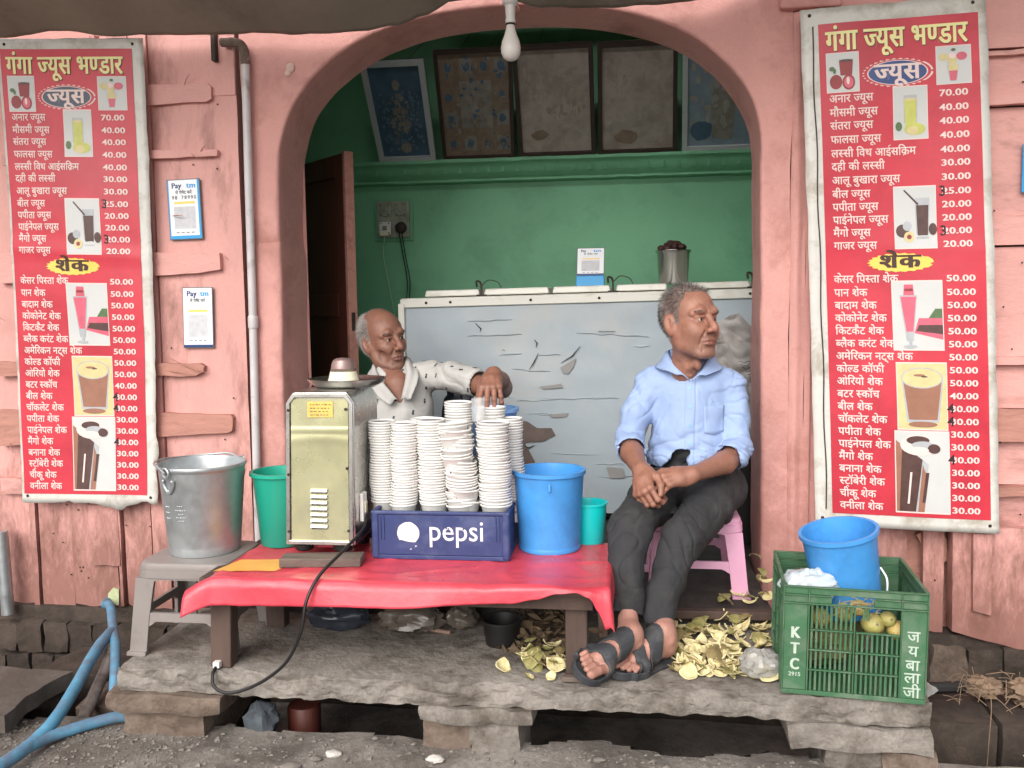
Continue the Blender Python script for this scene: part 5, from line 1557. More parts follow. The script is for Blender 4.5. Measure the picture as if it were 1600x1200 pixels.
for k in range(150):
    while True:
        u, v = rs.uniform(0, 1), rs.uniform(0, 1)
        y = lerp(-.775, -.385, v); xa = lerp(.135, .075, smoothstep(.0, .9, v)); xb = lerp(.37, .445, v)
        x = lerp(xa, xb, u); e = 1 - (abs(u - .45) * 1.7) ** 2
        if rs.random() < .35 + .65 * e * (1 - .3 * v): break
    h = .212 + .032 * max(0, e) * smoothstep(-.78, -.6, y) * rs.uniform(0, 1)
    up = rs.random() < .78
    where = ('beside the green crate' if x > .33 else 'near the pink stool' if y > -.52 else 'at the end by the sandals' if x < .18 else 'in the middle')
    peel_at(x, y, h, up, rs, ('cream inside of a peel showing' if up else 'green skinned peel') + ' in the large heap, ' + where, 'peels in the large heap')
for (x, y) in ((.375, -.80), (.335, -.79), (.12, -.76), (.16, -.785), (.28, -.78)):
    peel_at(x, y, .216, True, rs, 'stray cream peel at the front edge of the large peel heap', 'stray peels before the large heap')
for k in range(26):
    x = rs.uniform(-.31, -.19); y = rs.uniform(-.80, -.62)
    if x > -.19: x -= .05
    peel_at(x, y, .216 + .02 * rs.random(), rs.random() < .55, rs, 'piece of sweet lime peel in the small heap beside the right front table leg', 'peels in the small heap')
for (x, y, l) in ((-.352, -.79, 'single yellow peel lying alone on the slab left of the small peel heap'), (-.272, -.845, 'white peel piece at the slab edge before the small heap'), (-.215, -.842, 'crescent of cream peel on the slab edge left of the sandals')):
    peel_at(x, y, .214, True, rs, l, 'peels along the slab edge')
for k in range(9):
    peel_at(rs.uniform(.30, .45), rs.uniform(-.335, -.24), .268 + .01 * rs.random(), rs.random() < .5, rs, 'peel lying on the step beside the pink stool', 'peels on the step')
for k in range(5):
    peel_at(rs.uniform(.41, .45), rs.uniform(-.22, .05), .275 + .06 * rs.random(), rs.random() < .4, rs, 'peel heaped against the arch jamb behind the pink stool', 'peels against the jamb')
# dry leaves behind the table leg
M['leafdry'] = mat('dry_leaf', srgb(112, 94, 72), .85, var=.4, vscale=20)
lf = B()
for k in range(260):
    x, y = rs.gauss(-.26, .055), rs.uniform(-.66, -.42); z = .205 + .07 * rs.random() * smoothstep(-.68, -.5, y)
    a = rs.uniform(0, 6.28); l = rs.uniform(.012, .03); w_ = l * rs.uniform(.25, .5)
    d = Vector((math.cos(a), math.sin(a), rs.uniform(-.5, .8))).normalized(); s_ = d.cross(Vector((rs.uniform(-1, 1), rs.uniform(-1, 1), 1))).normalized()
    p = Vector((x, y, z)); lf.add([p - d * l, p + s_ * w_ + Vector((0, 0, .004)), p + d * l, p - s_ * w_], [(0, 1, 2), (0, 2, 3)])
lf.build('leaf_litter', M['leafdry'], kind='stuff', smooth=0, origin=(-.26, -.5, .2))
# dim clutter under the table
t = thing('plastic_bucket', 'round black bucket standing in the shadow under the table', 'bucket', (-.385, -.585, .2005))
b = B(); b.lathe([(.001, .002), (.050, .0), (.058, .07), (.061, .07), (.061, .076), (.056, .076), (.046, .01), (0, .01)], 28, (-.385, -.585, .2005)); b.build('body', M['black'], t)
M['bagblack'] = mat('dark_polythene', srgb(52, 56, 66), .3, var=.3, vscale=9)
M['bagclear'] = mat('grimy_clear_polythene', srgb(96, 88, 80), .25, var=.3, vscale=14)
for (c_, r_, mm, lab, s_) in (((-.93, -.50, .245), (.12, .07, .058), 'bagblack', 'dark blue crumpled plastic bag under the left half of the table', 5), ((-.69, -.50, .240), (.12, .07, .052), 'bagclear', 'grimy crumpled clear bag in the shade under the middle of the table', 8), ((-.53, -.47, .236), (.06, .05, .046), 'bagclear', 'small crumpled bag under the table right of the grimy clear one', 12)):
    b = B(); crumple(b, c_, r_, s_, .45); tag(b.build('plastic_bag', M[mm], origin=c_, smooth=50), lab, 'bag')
b = B(); b.tube([(-.66, -.50, .207), (-.555, -.535, .207)], .006, 7); tag(b.build('wood_scrap', M['palewood'], origin=(-.6, -.52, .2)), 'pale splinter of wood on the slab under the middle of the table', 'wood scrap')
b = B(); b.bar((-.185, -.842, .208), (-.075, -.838, .208), .022, .014); b.jitter(.003, 30); tag(b.build('wood_scrap', M['blockwood'], origin=(-.13, -.84, .2), bevel=.003), 'short brown stick lying on the slab left of the sandals', 'wood scrap')
# translucent bags either side of the green crate
M['bagtrans'] = mat('translucent_polythene', srgb(176, 174, 170), .25, var=.1, vscale=14, alpha=.62)
b = B(); crumple(b, (.352, -.765, .238), (.062, .055, .045), 15, .4); tag(b.build('plastic_bag', M['bagtrans'], origin=(.35, -.76, .2), smooth=22), 'translucent grey plastic bag slumped on the peels against the left of the green crate', 'bag')
b = B()
b.grid(lambda u, v: (.752 + .085 * u * v + .01 * nz(u * 3, v * 3), -.80 + .10 * u + .01 * nz(u * 4, v * 4, 2), lerp(.335, .155, v) - .06 * u * (1 - v) * 2 + .006 * nz(u * 6, v * 6, 4)), 18, 22)
tag(b.build('plastic_sheet', M['bagtrans'], origin=(.79, -.75, .2), smooth=30), 'grey plastic sheet hanging off the platform right of the green crate', 'plastic sheet')
b = B(); b.tube([(.80, -.52, .078), (.97, -.50, .082)], .018, 10); tag(b.build('pipe_piece', M['black'], origin=(.88, -.51, .06)), 'black pipe end lying on the drain stones right of the platform', 'pipe')
M['drylitter'] = mat('dry_brown_litter', srgb(134, 112, 92), .9, var=.35, vscale=16, bump=.5)
for (c_, r_, s_, lab) in (((1.03, -.50, .085), (.06, .05, .035), 3, 'bunch of brown plant litter on the drain stones nearest the platform'), ((1.16, -.53, .085), (.09, .06, .05), 6, 'larger brown crumpled litter on the drain stones at the right edge'), ((1.13, -.63, .05), (.025, .03, .05), 9, 'strip of brown litter hanging over the front of the drain stones')):
    b = B(); crumple(b, c_, r_, s_, .6, 26, 16)
    tag(b.build('litter', M['drylitter'], origin=c_, smooth=20), lab, 'litter')
b = B()
for k in range(60):
    p = Vector((rs.uniform(.92, 1.2), rs.uniform(-.60, -.46), rs.uniform(.06, .12))); d = Vector((rs.uniform(-1, 1), rs.uniform(-1, .3), rs.uniform(-.5, .7))).normalized() * rs.uniform(.02, .05)
    b.tube([p - d, p + Vector((0, 0, .006)), p + d], .0012, 4)
b.build('dry_stalks', M['drylitter'], kind='stuff', origin=(1.06, -.53, .06))
b = B(); b.tube(bez([(.985, -.645, .16), (.99, -.66, .10), (.985, -.665, .0), (.982, -.66, -.12)], 20), .0013, 5); tag(b.build('string', M['drylitter'], origin=(.985, -.65, .05)), 'pale string hanging down the dark drain stone at the right', 'string')
b = B(); crumple(b, (1.07, -.80, .02), (.05, .04, .035), 33, .3); tag(b.build('plastic_bag', M['bagwhite'], origin=(1.07, -.8, 0), smooth=22), 'whitish bag lying on the street dirt in the lower right corner', 'bag')
b = B(); rock(b, (-1.075, -.78, .015), (.05, .05, .05), 8, .35, 22, 16, 1.6); M['slatelump'] = mat('blue_grey_lump', srgb(74, 80, 86), .9, var=.35, vscale=30, bump=.5)
tag(b.build('stone_lump', M['slatelump'], origin=(-1.075, -.79, -.02)), 'blue grey lump of stone in the dark gap below the left end of the platform', 'stone')
b = B(); b.lathe([(.05, -.12), (.05, -.01), (.046, -.004)], 20, (-.99, -.66, .02)); tag(b.build('rusty_can', M['door'], origin=(-.99, -.7, -.1)), 'rusty reddish can in the dark gap under the platform beside the grey lump', 'can')

# ---- hoses
hz = thing('water_hose', 'thick faded blue hose running from the shutter down onto the street', 'hose', (-1.75, -.6, .05))
b = B(); b.tube(bez([(-2.035, .0, .085), (-2.01, -.06, .092), (-1.90, -.20, .135), (-1.80, -.35, .115), (-1.70, -.50, .11), (-1.63, -.62, .08), (-1.60, -.68, .03)], 40), [.014] * 6 + [.017] * 60, 10) if False else b.tube(bez([(-2.035, .0, .085), (-2.01, -.06, .092), (-1.90, -.20, .135), (-1.80, -.35, .115), (-1.70, -.50, .11), (-1.63, -.62, .08), (-1.60, -.68, .03)], 40), .016, 18)
b.build('upper_run', M['hoseblue'], hz)
b = B(); b.tube(bez([(-1.775, -.40, .118), (-1.735, -.55, .115), (-1.672, -.76, .085), (-1.652, -.88, .05), (-1.650, -.98, .028), (-1.658, -1.11, .022), (-1.70, -1.25, .02), (-1.80, -1.45, .02)], 48), .0185, 18); b.build('main_run', M['hoseblue'], hz)
b = B(); b.tube(bez([(-1.47, -.80, .02), (-1.515, -.825, .024), (-1.58, -.885, .022), (-1.63, -.955, .022), (-1.652, -1.03, .024)], 24), .0165, 18); b.build('branch_run', M['hoseblue'], hz)
b = B(); b.tube([(-1.715, -.50, .092), (-1.695, -.56, .066), (-1.635, -.79, -.005)], .019, 12); b.build
M['oldpipe'] = mat('worn_grey_iron_pipe', srgb(150, 142, 136), .5, metal=.3, var=.2, vscale=14, dirt=srgb(84, 74, 68), dscale=16, dthr=.52)
tag(b.build('metal_pipe', M['oldpipe'], origin=(-1.67, -.65, .03)), 'worn grey pipe slanting down beside the blue hose into the drain', 'pipe')
b = B(); b.tube([(-2.425, -.055, .04), (-2.432, -.055, .37)], .024, 14); tag(b.build('metal_post', M['galv'], origin=(-2.43, -.055, .04)), 'short grey metal post at the left edge below the menu banner', 'post')

b = B(); crumple(b, (-.70, .44, .62), (.09, .08, .36), 41, .35)
tag(b.build('plastic_bag', M['bagblack'], origin=(-.70, .42, .8), smooth=24), 'black bag seen under the outstretched arm of the older man', 'bag')

# ================================================================== MENU BANNERS
M['banwhite'] = mat('grubby_white_banner', srgb(206, 203, 196), .45, var=.07, vscale=8, dirt=srgb(150, 140, 122), dscale=8, dthr=.57, damt=.7)
M['banred'] = mat('red_banner_print', srgb(196, 50, 66), .42, var=.09, vscale=3.5, dirt=srgb(166, 36, 52), dscale=4, dthr=.55, damt=.6, bump=.10, bscale=9)
M['bantext'] = mat('pale_banner_letters', srgb(226, 202, 196), .5, var=0)
M['bantitle'] = mat('cream_title_letters', srgb(236, 226, 160), .5, var=.05, vscale=30)
M['banshadow'] = mat('dark_title_edge', srgb(64, 40, 30), .5, var=0)
M['banblue'] = mat('blue_badge', srgb(52, 72, 124), .45, var=.05)
M['bangrey'] = mat('faded_slate_badge', srgb(72, 80, 96), .45, var=.05)
M['banyellow'] = mat('yellow_badge', srgb(234, 200, 92), .45, var=.05)
M['picbg'] = mat('printed_white_ground', srgb(196, 196, 194), .45, var=.05, vscale=10)
M['p_red'] = mat('printed_red_juice', srgb(140, 46, 48), .45, var=.2, vscale=40)
M['p_brown'] = mat('printed_brown_drink', srgb(150, 104, 84), .45, var=.12, vscale=30)
M['p_dark'] = mat('printed_dark_brown', srgb(80, 54, 50), .45, var=.25, vscale=40)
M['p_green'] = mat('printed_yellow_green', srgb(188, 190, 96), .45, var=.12, vscale=30)
M['p_pink'] = mat('printed_pink_drink', srgb(206, 92, 112), .45, var=.15, vscale=30)
M['p_cream'] = mat('printed_cream_froth', srgb(206, 190, 138), .45, var=.1, vscale=30)
M['p_grey'] = mat('printed_grey_glass', srgb(170, 172, 176), .45, var=.1, vscale=30)
M['p_leaf'] = mat('printed_green_leaf', srgb(84, 112, 72), .45, var=.2, vscale=30)
M['marker'] = mat('black_marker_pen', srgb(46, 22, 30), .6, var=0)
PMATS = [M[k] for k in ('picbg', 'p_red', 'p_brown', 'p_dark', 'p_green', 'p_pink', 'p_cream', 'p_grey', 'p_leaf', 'bantext')]

ROWS = [('अनार ज्यूस', '70.00', 182), ('मौसमी ज्यूस', '40.00', 201), ('संतरा ज्यूस', '40.00', 219), ('फालसा ज्यूस', '40.00', 238), ('लस्सी विथ आईसक्रिम', '40.00', 257),
        ('दही की लस्सी', '30.00', 275), ('आलू बुखारा ज्यूस', '30.00', 294), ('बील ज्यूस', '25.00', 313), ('पपीता ज्यूस', '20.00', 331), ('पाईनेपल ज्यूस', '20.00', 349), ('मैंगो ज्यूस', '20.00', 367), ('गाजर ज्यूस', '20.00', 385),
        ('केसर पिस्ता शेक', '50.00', 432), ('पान शेक', '50.00', 451), ('बादाम शेक', '50.00', 469), ('कोकोनेट शेक', '50.00', 487), ('किटकैट शेक', '50.00', 505), ('ब्लैक करंट शेक', '50.00', 523), ('अमेरिकन नट्स शेक', '50.00', 541),
        ('कोल्ड कॉफी', '50.00', 559), ('ओरियो शेक', '50.00', 577), ('बटर स्कॉच', '40.00', 595), ('बील शेक', '30.00', 613), ('चॉकलेट शेक', '30.00', 631), ('पपीता शेक', '30.00', 649), ('पाईनेपल शेक', '30.00', 667), ('मैंगो शेक', '30.00', 685),
        ('बनाना शेक', '30.00', 703), ('स्ट्रॉबेरी शेक', '30.00', 721), ('चीकू शेक', '30.00', 739), ('वनीला शेक', '30.00', 757)]
SCRAWL = {313: '3', 367: '3', 613: '4', 631: '4', 685: '4'}

def flat_poly(b, pts, fn, grid=.045):
    """2-D outline cut into small faces, then laid on the curved sheet"""
    bm = bmesh.new(); f = bm.faces.new([bm.verts.new((x, y, 0)) for x, y in pts])
    xs_ = [p[0] for p in pts]; ys_ = [p[1] for p in pts]
    bmesh.ops.triangulate(bm, faces=[f])
    for ax, lo, hi in ((0, min(xs_), max(xs_)), (1, min(ys_), max(ys_))):
        k = math.ceil(lo / grid) * grid
        while k < hi:
            bmesh.ops.bisect_plane(bm, geom=bm.verts[:] + bm.edges[:] + bm.faces[:], plane_co=(k, 0, 0) if ax == 0 else (0, k, 0), plane_no=(1, 0, 0) if ax == 0 else (0, 1, 0))
            k += grid
    bm.verts.index_update()
    b.add([fn(v.co.x, v.co.y) for v in bm.verts], [tuple(v.index for v in f.verts) for f in bm.faces])
    bm.free()

def banner(label, TL, TR, BL_, BR, bl, br, bt, bb, y0, seed, ragged):
    """bl.. border shares; red panel coordinates r,t in 0..1"""
    t = thing('menu_banner', label, 'menu banner', ((TL[0] + TR[0]) / 2, y0, BL_[1]))
    Wm = .57; Hm = 1.72
    def surf(s, q, d=0.0):
        """s 0..1 across, q 0..1 down"""
        bow = (.012 if ragged else .004) * math.sin(math.pi * q) * (1 - .5 * s)
        x = lerp(lerp(TL[0], TR[0], s), lerp(BL_[0], BR[0], s), q) + bow
        z = lerp(lerp(TL[1], TR[1], s), lerp(BL_[1], BR[1], s), q)
        yy = y0 + .006 * math.sin(q * 9.0 + seed) * math.sin(math.pi * s) + .005 * math.sin(s * 5 + q * 4 + seed) + .004 * nz(s * 3, q * 7, seed) \
            - .004 * smoothstep(.025, 0, abs(q - .44 - .02 * s)) * (1 if ragged else .4)
        return (x, yy - d, z)
    b = B()
    def sh(u, v):
        s, q = lerp(0, 1, u), lerp(0, 1, v)
        p = Vector(surf(s, q))
        if u in (0, 1): p.x += .004 * nz(v * 14, seed, u) + (.003 * nz(v * 50, seed, u) if ragged else 0)
        if ragged and v == 1: p.z += .014 * nz(u * 5, seed, 2) + .012 * nz(u * 16, seed, 5) - .012 * smoothstep(.4, .7, u) * smoothstep(.9, .72, u)
        if ragged and u == 1 and v > .7: p.x += .010 * nz(v * 20, seed, 9)
        if v == 0: p.z += .004 * nz(u * 9, seed, 3)
        return p
    b.grid(sh, 26, 80)
    o = b.build('sheet', M['banwhite'], t, smooth=80)
    md = o.modifiers.new('thick', 'SOLIDIFY'); md.thickness = .0012; md.offset = 1
    RS = lambda r: lerp(bl, 1 - br, r); RQ = lambda q: lerp(bt, 1 - bb, q)
    P = lambda r, q, d=.0022: surf(RS(r), RQ(q), d)
    b = B(); b.grid(lambda u, v: P(u, v, .0016), 26, 80); b.build('red_panel', M['banred'], t, smooth=80)
    Wr, Hr = Wm * (1 - bl - br), Hm * (1 - bt - bb)
    at = lambda r, q, d=.0026: (lambda x, z: P(r + x / Wr, q - z / Hr, d))
    T = lambda px: (px - 80) / 690.0
    # heading
    for nm, m, dx, dz, d, off in (('title_edge', 'banshadow', .0020, -.0024, .0024, .038), ('title', 'bantitle', 0, 0, .0034, .030)):
        b = B(); f = at(.045, T(117), d)
        put_text(b, 'गंगा ज्यूस भण्डार', lambda x, z: f(x + dx, z + dz), .082, width=Wr * .885, off=off, upscale=1.15); b.build(nm, M[m], t, smooth=0)
    def oval(nm, m, r, q, rx, rz, n=40, d=.0024, zig=0.0):
        b = B(); flat_poly(b, [(r + rx * (1 + (zig if k % 2 else 0)) * math.cos(2 * math.pi * k / n), q + rz * (1 + (zig if k % 2 else 0)) * math.sin(2 * math.pi * k / n)) for k in range(n)], lambda a, c: P(a, c, d), .04)
        return b.build(nm, M[m], t, smooth=0)
    oval('badge_fringe', 'bantext', .49, T(152), .205, .0255, 64, .0022, .10)
    oval('badge_ring', 'banred', .49, T(152), .212, .0255, 64, .0024)
    oval('badge_edge', 'bantext', .49, T(152), .192, .0238, 48, .0026)
    oval('badge', 'bangrey' if ragged else 'banblue', .49, T(152), .184, .0225, 48, .0028)
    b = B(); put_text(b, 'ज्यूस', at(.49, T(161), .0036), .076, width=Wr * .29, align='c', off=.03); b.build('badge_word', M['bantext'], t, smooth=0)
    oval('badge', 'banyellow', .475, T(410), .21, .0195, 44, .0026, -.10)
    b = B(); put_text(b, 'शेक', at(.475, T(417), .0036), .064, width=Wr * .26, align='c', off=.04); b.build('badge_word', M['banshadow'], t, smooth=0)
    # menu rows, names left and prices right
    for nm, price, py in ROWS:
        b = B()
        r0 = .055 if py < 400 else .05
        put_text(b, nm, at(r0, T(py + 5.2)), .0372, xs=.88, off=.0165); b.build('menu_line', M['bantext'], t, smooth=0)
        b = B(); r1 = .745 if py < 400 else .755
        put_text(b, price, at(r1, T(py + 5)), .029, width=Wr * .18, off=.026); b.build('price', M['bantext'], t, smooth=0)
        if py in SCRAWL:
            b = B(); put_text(b, SCRAWL[py], at(r1 - .02, T(py + 7), .0032), .046, xs=1.0, off=.012); b.build('pen_correction', M['marker'], t, smooth=0)
    # printed drink pictures
    def picture(r0, r1, q0, q1, draw):
        b = B(); w_, h_ = r1 - r0, q1 - q0
        lay = [0]
        def q(a, c):
            return P(r0 + w_ * a, q1 - h_ * c, .0024 + .00022 * lay[0])
        b.cur = 9; b.grid(lambda u, v: q(lerp(-.02, 1.02, u), lerp(-.02, 1.02, v)), 5, 7); lay[0] = 1
        b.cur = 0; b.grid(lambda u, v: q(u, v), 5, 7)
        def pg(ci, pts): lay[0] += 1; b.cur = ci; flat_poly(b, pts, q, .2)
        def el(ci, ca, cc, ra, rc, n=20): pg(ci, [(ca + ra * math.cos(6.2832 * k / n), cc + rc * math.sin(6.2832 * k / n)) for k in range(n)])
        draw(pg, el)
        return b.build('drink_picture', PMATS, t, smooth=0)
    def d_pom(pg, el):
        pg(7, [(.42, .42), (.80, .42), (.84, .84), (.38, .84)]); pg(1, [(.43, .42), (.79, .42), (.83, .80), (.39, .80)]); el(3, .61, .80, .22, .035)
        el(1, .28, .26, .20, .19); el(1, .68, .24, .20, .20); el(5, .68, .24, .15, .15); el(9, .66, .28, .05, .10); el(8, .16, .60, .09, .06); el(8, .24, .54, .05, .07)
    def d_cone(pg, el):
        pg(7, [(.38, .06), (.58, .06), (.66, .5), (.30, .5)]); pg(5, [(.39, .08), (.57, .08), (.61, .34), (.36, .34)]); pg(6, [(.34, .34), (.62, .34), (.64, .5), (.32, .5)])
        el(5, .74, .72, .16, .11); el(6, .20, .72, .14, .10); el(6, .46, .64, .14, .16); el(9, .46, .74, .10, .08); el(8, .5, .9, .07, .04)
    def d_mos(pg, el):
        pg(7, [(.30, .30), (.70, .30), (.70, .84), (.30, .84)]); pg(4, [(.34, .24), (.66, .24), (.68, .76), (.32, .76)]); el(6, .5, .76, .18, .03)
        el(4, .62, .18, .32, .12); el(6, .55, .15, .17, .09); el(8, .14, .24, .10, .09)
    def d_plum(pg, el):
        pg(7, [(.52, .14), (.82, .14), (.86, .82), (.50, .82)]); pg(3, [(.55, .20), (.80, .20), (.83, .70), (.53, .70)]); pg(3, [(.22, .95), (.26, .96), (.60, .72), (.56, .70)])
        el(3, .18, .28, .16, .11); el(7, .30, .36, .11, .08); el(3, .92, .30, .10, .10); el(6, .34, .18, .13, .09); el(1, .34, .18, .06, .04)
    def d_pink(pg, el):
        pg(8, [(.72, .46), (1, .46), (1, .60), (.86, .60)]); pg(5, [(.42, .24), (1, .14), (1, .46), (.52, .46)]); pg(3, [(.46, .27), (1, .22), (1, .36), (.52, .36)])
        pg(7, [(.14, .80), (.50, .80), (.40, .12), (.26, .12)]); pg(5, [(.16, .78), (.48, .78), (.40, .26), (.26, .26)]); pg(5, [(.22, .80), (.44, .80), (.42, .96), (.24, .96)]); pg(1, [(.24, .86), (.42, .86), (.41, .90), (.25, .90)])
        pg(7, [(.30, .12), (.37, .12), (.36, .05), (.31, .05)]); el(7, .33, .04, .14, .025)
    def d_coffee(pg, el):
        pg(6, [(0, 0), (1, 0), (1, 1), (0, 1)]); pg(7, [(.08, .78), (.94, .78), (.84, .10), (.18, .10)]); pg(2, [(.12, .72), (.90, .72), (.80, .14), (.22, .14)]); el(7, .5, .78, .43, .16); el(6, .5, .78, .40, .145); el(2, .45, .82, .12, .02); el(3, .55, .80, .07, .012); el(2, .5, .07, .3, .045)
    def d_oreo(pg, el):
        pg(2, [(0, 0), (.34, 0), (.30, .75), (0, .9)]); pg(3, [(.05, 0), (.36, 0), (.5, .66), (.12, .84)]); pg(7, [(.36, 0), (.44, 0), (.62, .6), (.5, .66)]); pg(2, [(.40, .0), (.52, .0), (.60, .42), (.5, .6)])
        el(9, .46, .84, .38, .13); el(3, .42, .90, .22, .055); el(7, .52, .84, .22, .05); el(3, .72, .80, .12, .06); el(9, .42, .78, .2, .04); pg(3, [(.56, .5), (.62, .5), (.54, .12), (.48, .12)]); pg(9, [(.2, .1), (.24, .1), (.3, .5), (.26, .5)])
    for (r0, r1, a, c, dr) in ((.045, .245, 121, 173, d_pom), (.735, .945, 122, 171, d_cone), (.46, .67, 172, 241, d_mos), (.45, .705, 307, 390, d_plum), (.42, .725, 437, 531, d_pink), (.43, .735, 551, 643, d_coffee), (.41, .74, 648, 762, d_oreo)):
        picture(r0, r1, T(a), T(c), dr)
    # nails and creases
    for s, q in ((.05, .012), (.93, .012), (.04, .985), (.95, .985)):
        b = B(); p = surf(s, q, .001); b.lathe([(.006, 0), (.004, .003), (0, .004)], 8, p, Matrix.Rotation(R(90), 3, 'X')); b.build('nail', M['darkmetal'], t)
    if not ragged:     # cord run down the left border
        b = B(); b.tube([surf(.062 + .004 * math.sin(k), k / 30, .004) for k in range(1, 30)], .0022, 5); b.build('edge_cord', M['darkmetal'], t)
    return t
banner('red menu banner of juice prices left of the arch, its white lower edge torn ragged', (-2.329, 2.235), (-1.747, 2.205), (-2.333, .487), (-1.777, .487), .018, .075, .022, .020, -.052, 1.0, True)
banner('red menu banner of juice prices right of the arch, above the green crate', (.555, 2.168), (1.13, 2.188), (.632, .457), (1.226, .436), .095, .045, .030, .026, -.075, 4.0, False)

# ================================================================== PEOPLE
class Fld:
    """distance field on a regular grid; shapes blend smoothly, then become one mesh"""
    def __init__(s, lo, hi, h):
        s.lo = np.array(lo, float); s.h = h
        s.n = np.ceil((np.array(hi, float) - s.lo) / h).astype(int) + 1
        s.a = np.full(s.n, .05, np.float32)
    def _blk(s, lo, hi, m):
        i0 = np.clip(np.floor((np.array(lo) - m - s.lo) / s.h).astype(int), 0, s.n - 1)
        i1 = np.clip(np.ceil((np.array(hi) + m - s.lo) / s.h).astype(int) + 1, 1, s.n)
        sl = tuple(slice(a, b) for a, b in zip(i0, i1))
        g = [s.lo[k] + s.h * np.arange(i0[k], i1[k], dtype=np.float32) for k in range(3)]
        return sl, g[0][:, None, None], g[1][None, :, None], g[2][None, None, :]
    def _put(s, sl, d, k, mode):
        a = s.a[sl]
        if mode == 'add':
            h_ = np.maximum(k - np.abs(a - d), 0) / k; s.a[sl] = np.minimum(a, d) - h_ * h_ * k * .25
        elif mode == 'cut':
            h_ = np.maximum(k - np.abs(a + d), 0) / k; s.a[sl] = np.maximum(a, -d) + h_ * h_ * k * .25
        elif mode == 'and':
            s.a[sl] = np.maximum(a, d)
    def cone(s, p0, p1, r0, r1, k=.01, mode='add', sq=None):
        """tapered capsule; sq = (axis, factor) squashes it"""
        p0, p1 = np.array(p0, float), np.array(p1, float); rm = max(r0, r1)
        sl, X, Y_, Z = s._blk(np.minimum(p0, p1) - rm, np.maximum(p0, p1) + rm, k + 4 * s.h)
        d = p1 - p0; L2 = max(1e-9, float(d @ d))
        t = np.clip(((X - p0[0]) * d[0] + (Y_ - p0[1]) * d[1] + (Z - p0[2]) * d[2]) / L2, 0, 1)
        dist = np.sqrt((X - p0[0] - t * d[0]) ** 2 + (Y_ - p0[1] - t * d[1]) ** 2 + (Z - p0[2] - t * d[2]) ** 2) - (r0 + (r1 - r0) * t)
        s._put(sl, dist, k, mode); return s
    def path(s, pts, rs_, k=.01, mode='add'):
        for i in range(len(pts) - 1): s.cone(pts[i], pts[i + 1], rs_[i], rs_[i + 1], k, mode)
        return s
    def ell(s, c, r, k=.01, mode='add', M_=None):
        c, r = np.array(c, float), np.array(r, float); rm = r.max() if M_ is not None else r
        sl, X, Y_, Z = s._blk(c - rm, c + rm, k + 4 * s.h)
        x, y, z = X - c[0], Y_ - c[1], Z - c[2]
        if M_ is not None:
            A = np.array(M_.to_3x3().transposed())
            x, y, z = A[0, 0] * x + A[0, 1] * y + A[0, 2] * z, A[1, 0] * x + A[1, 1] * y + A[1, 2] * z, A[2, 0] * x + A[2, 1] * y + A[2, 2] * z
        k0 = np.sqrt((x / r[0]) ** 2 + (y / r[1]) ** 2 + (z / r[2]) ** 2); k1 = np.sqrt((x / r[0] ** 2) ** 2 + (y / r[1] ** 2) ** 2 + (z / r[2] ** 2) ** 2) + 1e-6
        s._put(sl, k0 * (k0 - 1) / k1, k, mode); return s
    def half(s, p, n_, mode='cut', k=.003):
        """cut away the side n_ points to"""
        n_ = np.array(n_, float); n_ /= np.linalg.norm(n_); p = np.array(p, float)
        sl, X, Y_, Z = s._blk(s.lo, s.lo + s.n * s.h, 0)
        d = -((X - p[0]) * n_[0] + (Y_ - p[1]) * n_[1] + (Z - p[2]) * n_[2])
        s._put(sl, d, k, mode); return s
    def planes(s, lo, hi, pls, mode='cut', k=.003):
        """convex cutter: intersection of half spaces, inside a box"""
        sl, X, Y_, Z = s._blk(lo, hi, 0); d = None
        for p, n_ in pls:
            n_ = np.array(n_, float); n_ /= np.linalg.norm(n_)
            e = (X - p[0]) * n_[0] + (Y_ - p[1]) * n_[1] + (Z - p[2]) * n_[2]
            d = e if d is None else np.maximum(d, e)
        s._put(sl, d, k, mode); return s
    def mesh(s):
        b_ = 3 * s.h; a = np.clip(s.a, -b_, b_)
        g = openvdb.FloatGrid(b_); g.copyFromArray(a.astype(np.float32))
        p, q = g.convertToQuads(0.0)
        return np.asarray(p) * s.h + s.lo, np.asarray(q)

_rg = np.random.RandomState(5); _LAT = _rg.uniform(-1, 1, (32, 32, 32)).astype(np.float32)
def vnoise(P):
    P = np.asarray(P); i = np.floor(P).astype(int); f = P - i; f = f * f * (3 - 2 * f); r = 0
    for dx in (0, 1):
        for dy in (0, 1):
            for dz in (0, 1):
                w_ = (f[:, 0] if dx else 1 - f[:, 0]) * (f[:, 1] if dy else 1 - f[:, 1]) * (f[:, 2] if dz else 1 - f[:, 2])
                r = r + w_ * _LAT[(i[:, 0] + dx) % 32, (i[:, 1] + dy) % 32, (i[:, 2] + dz) % 32]
    return r

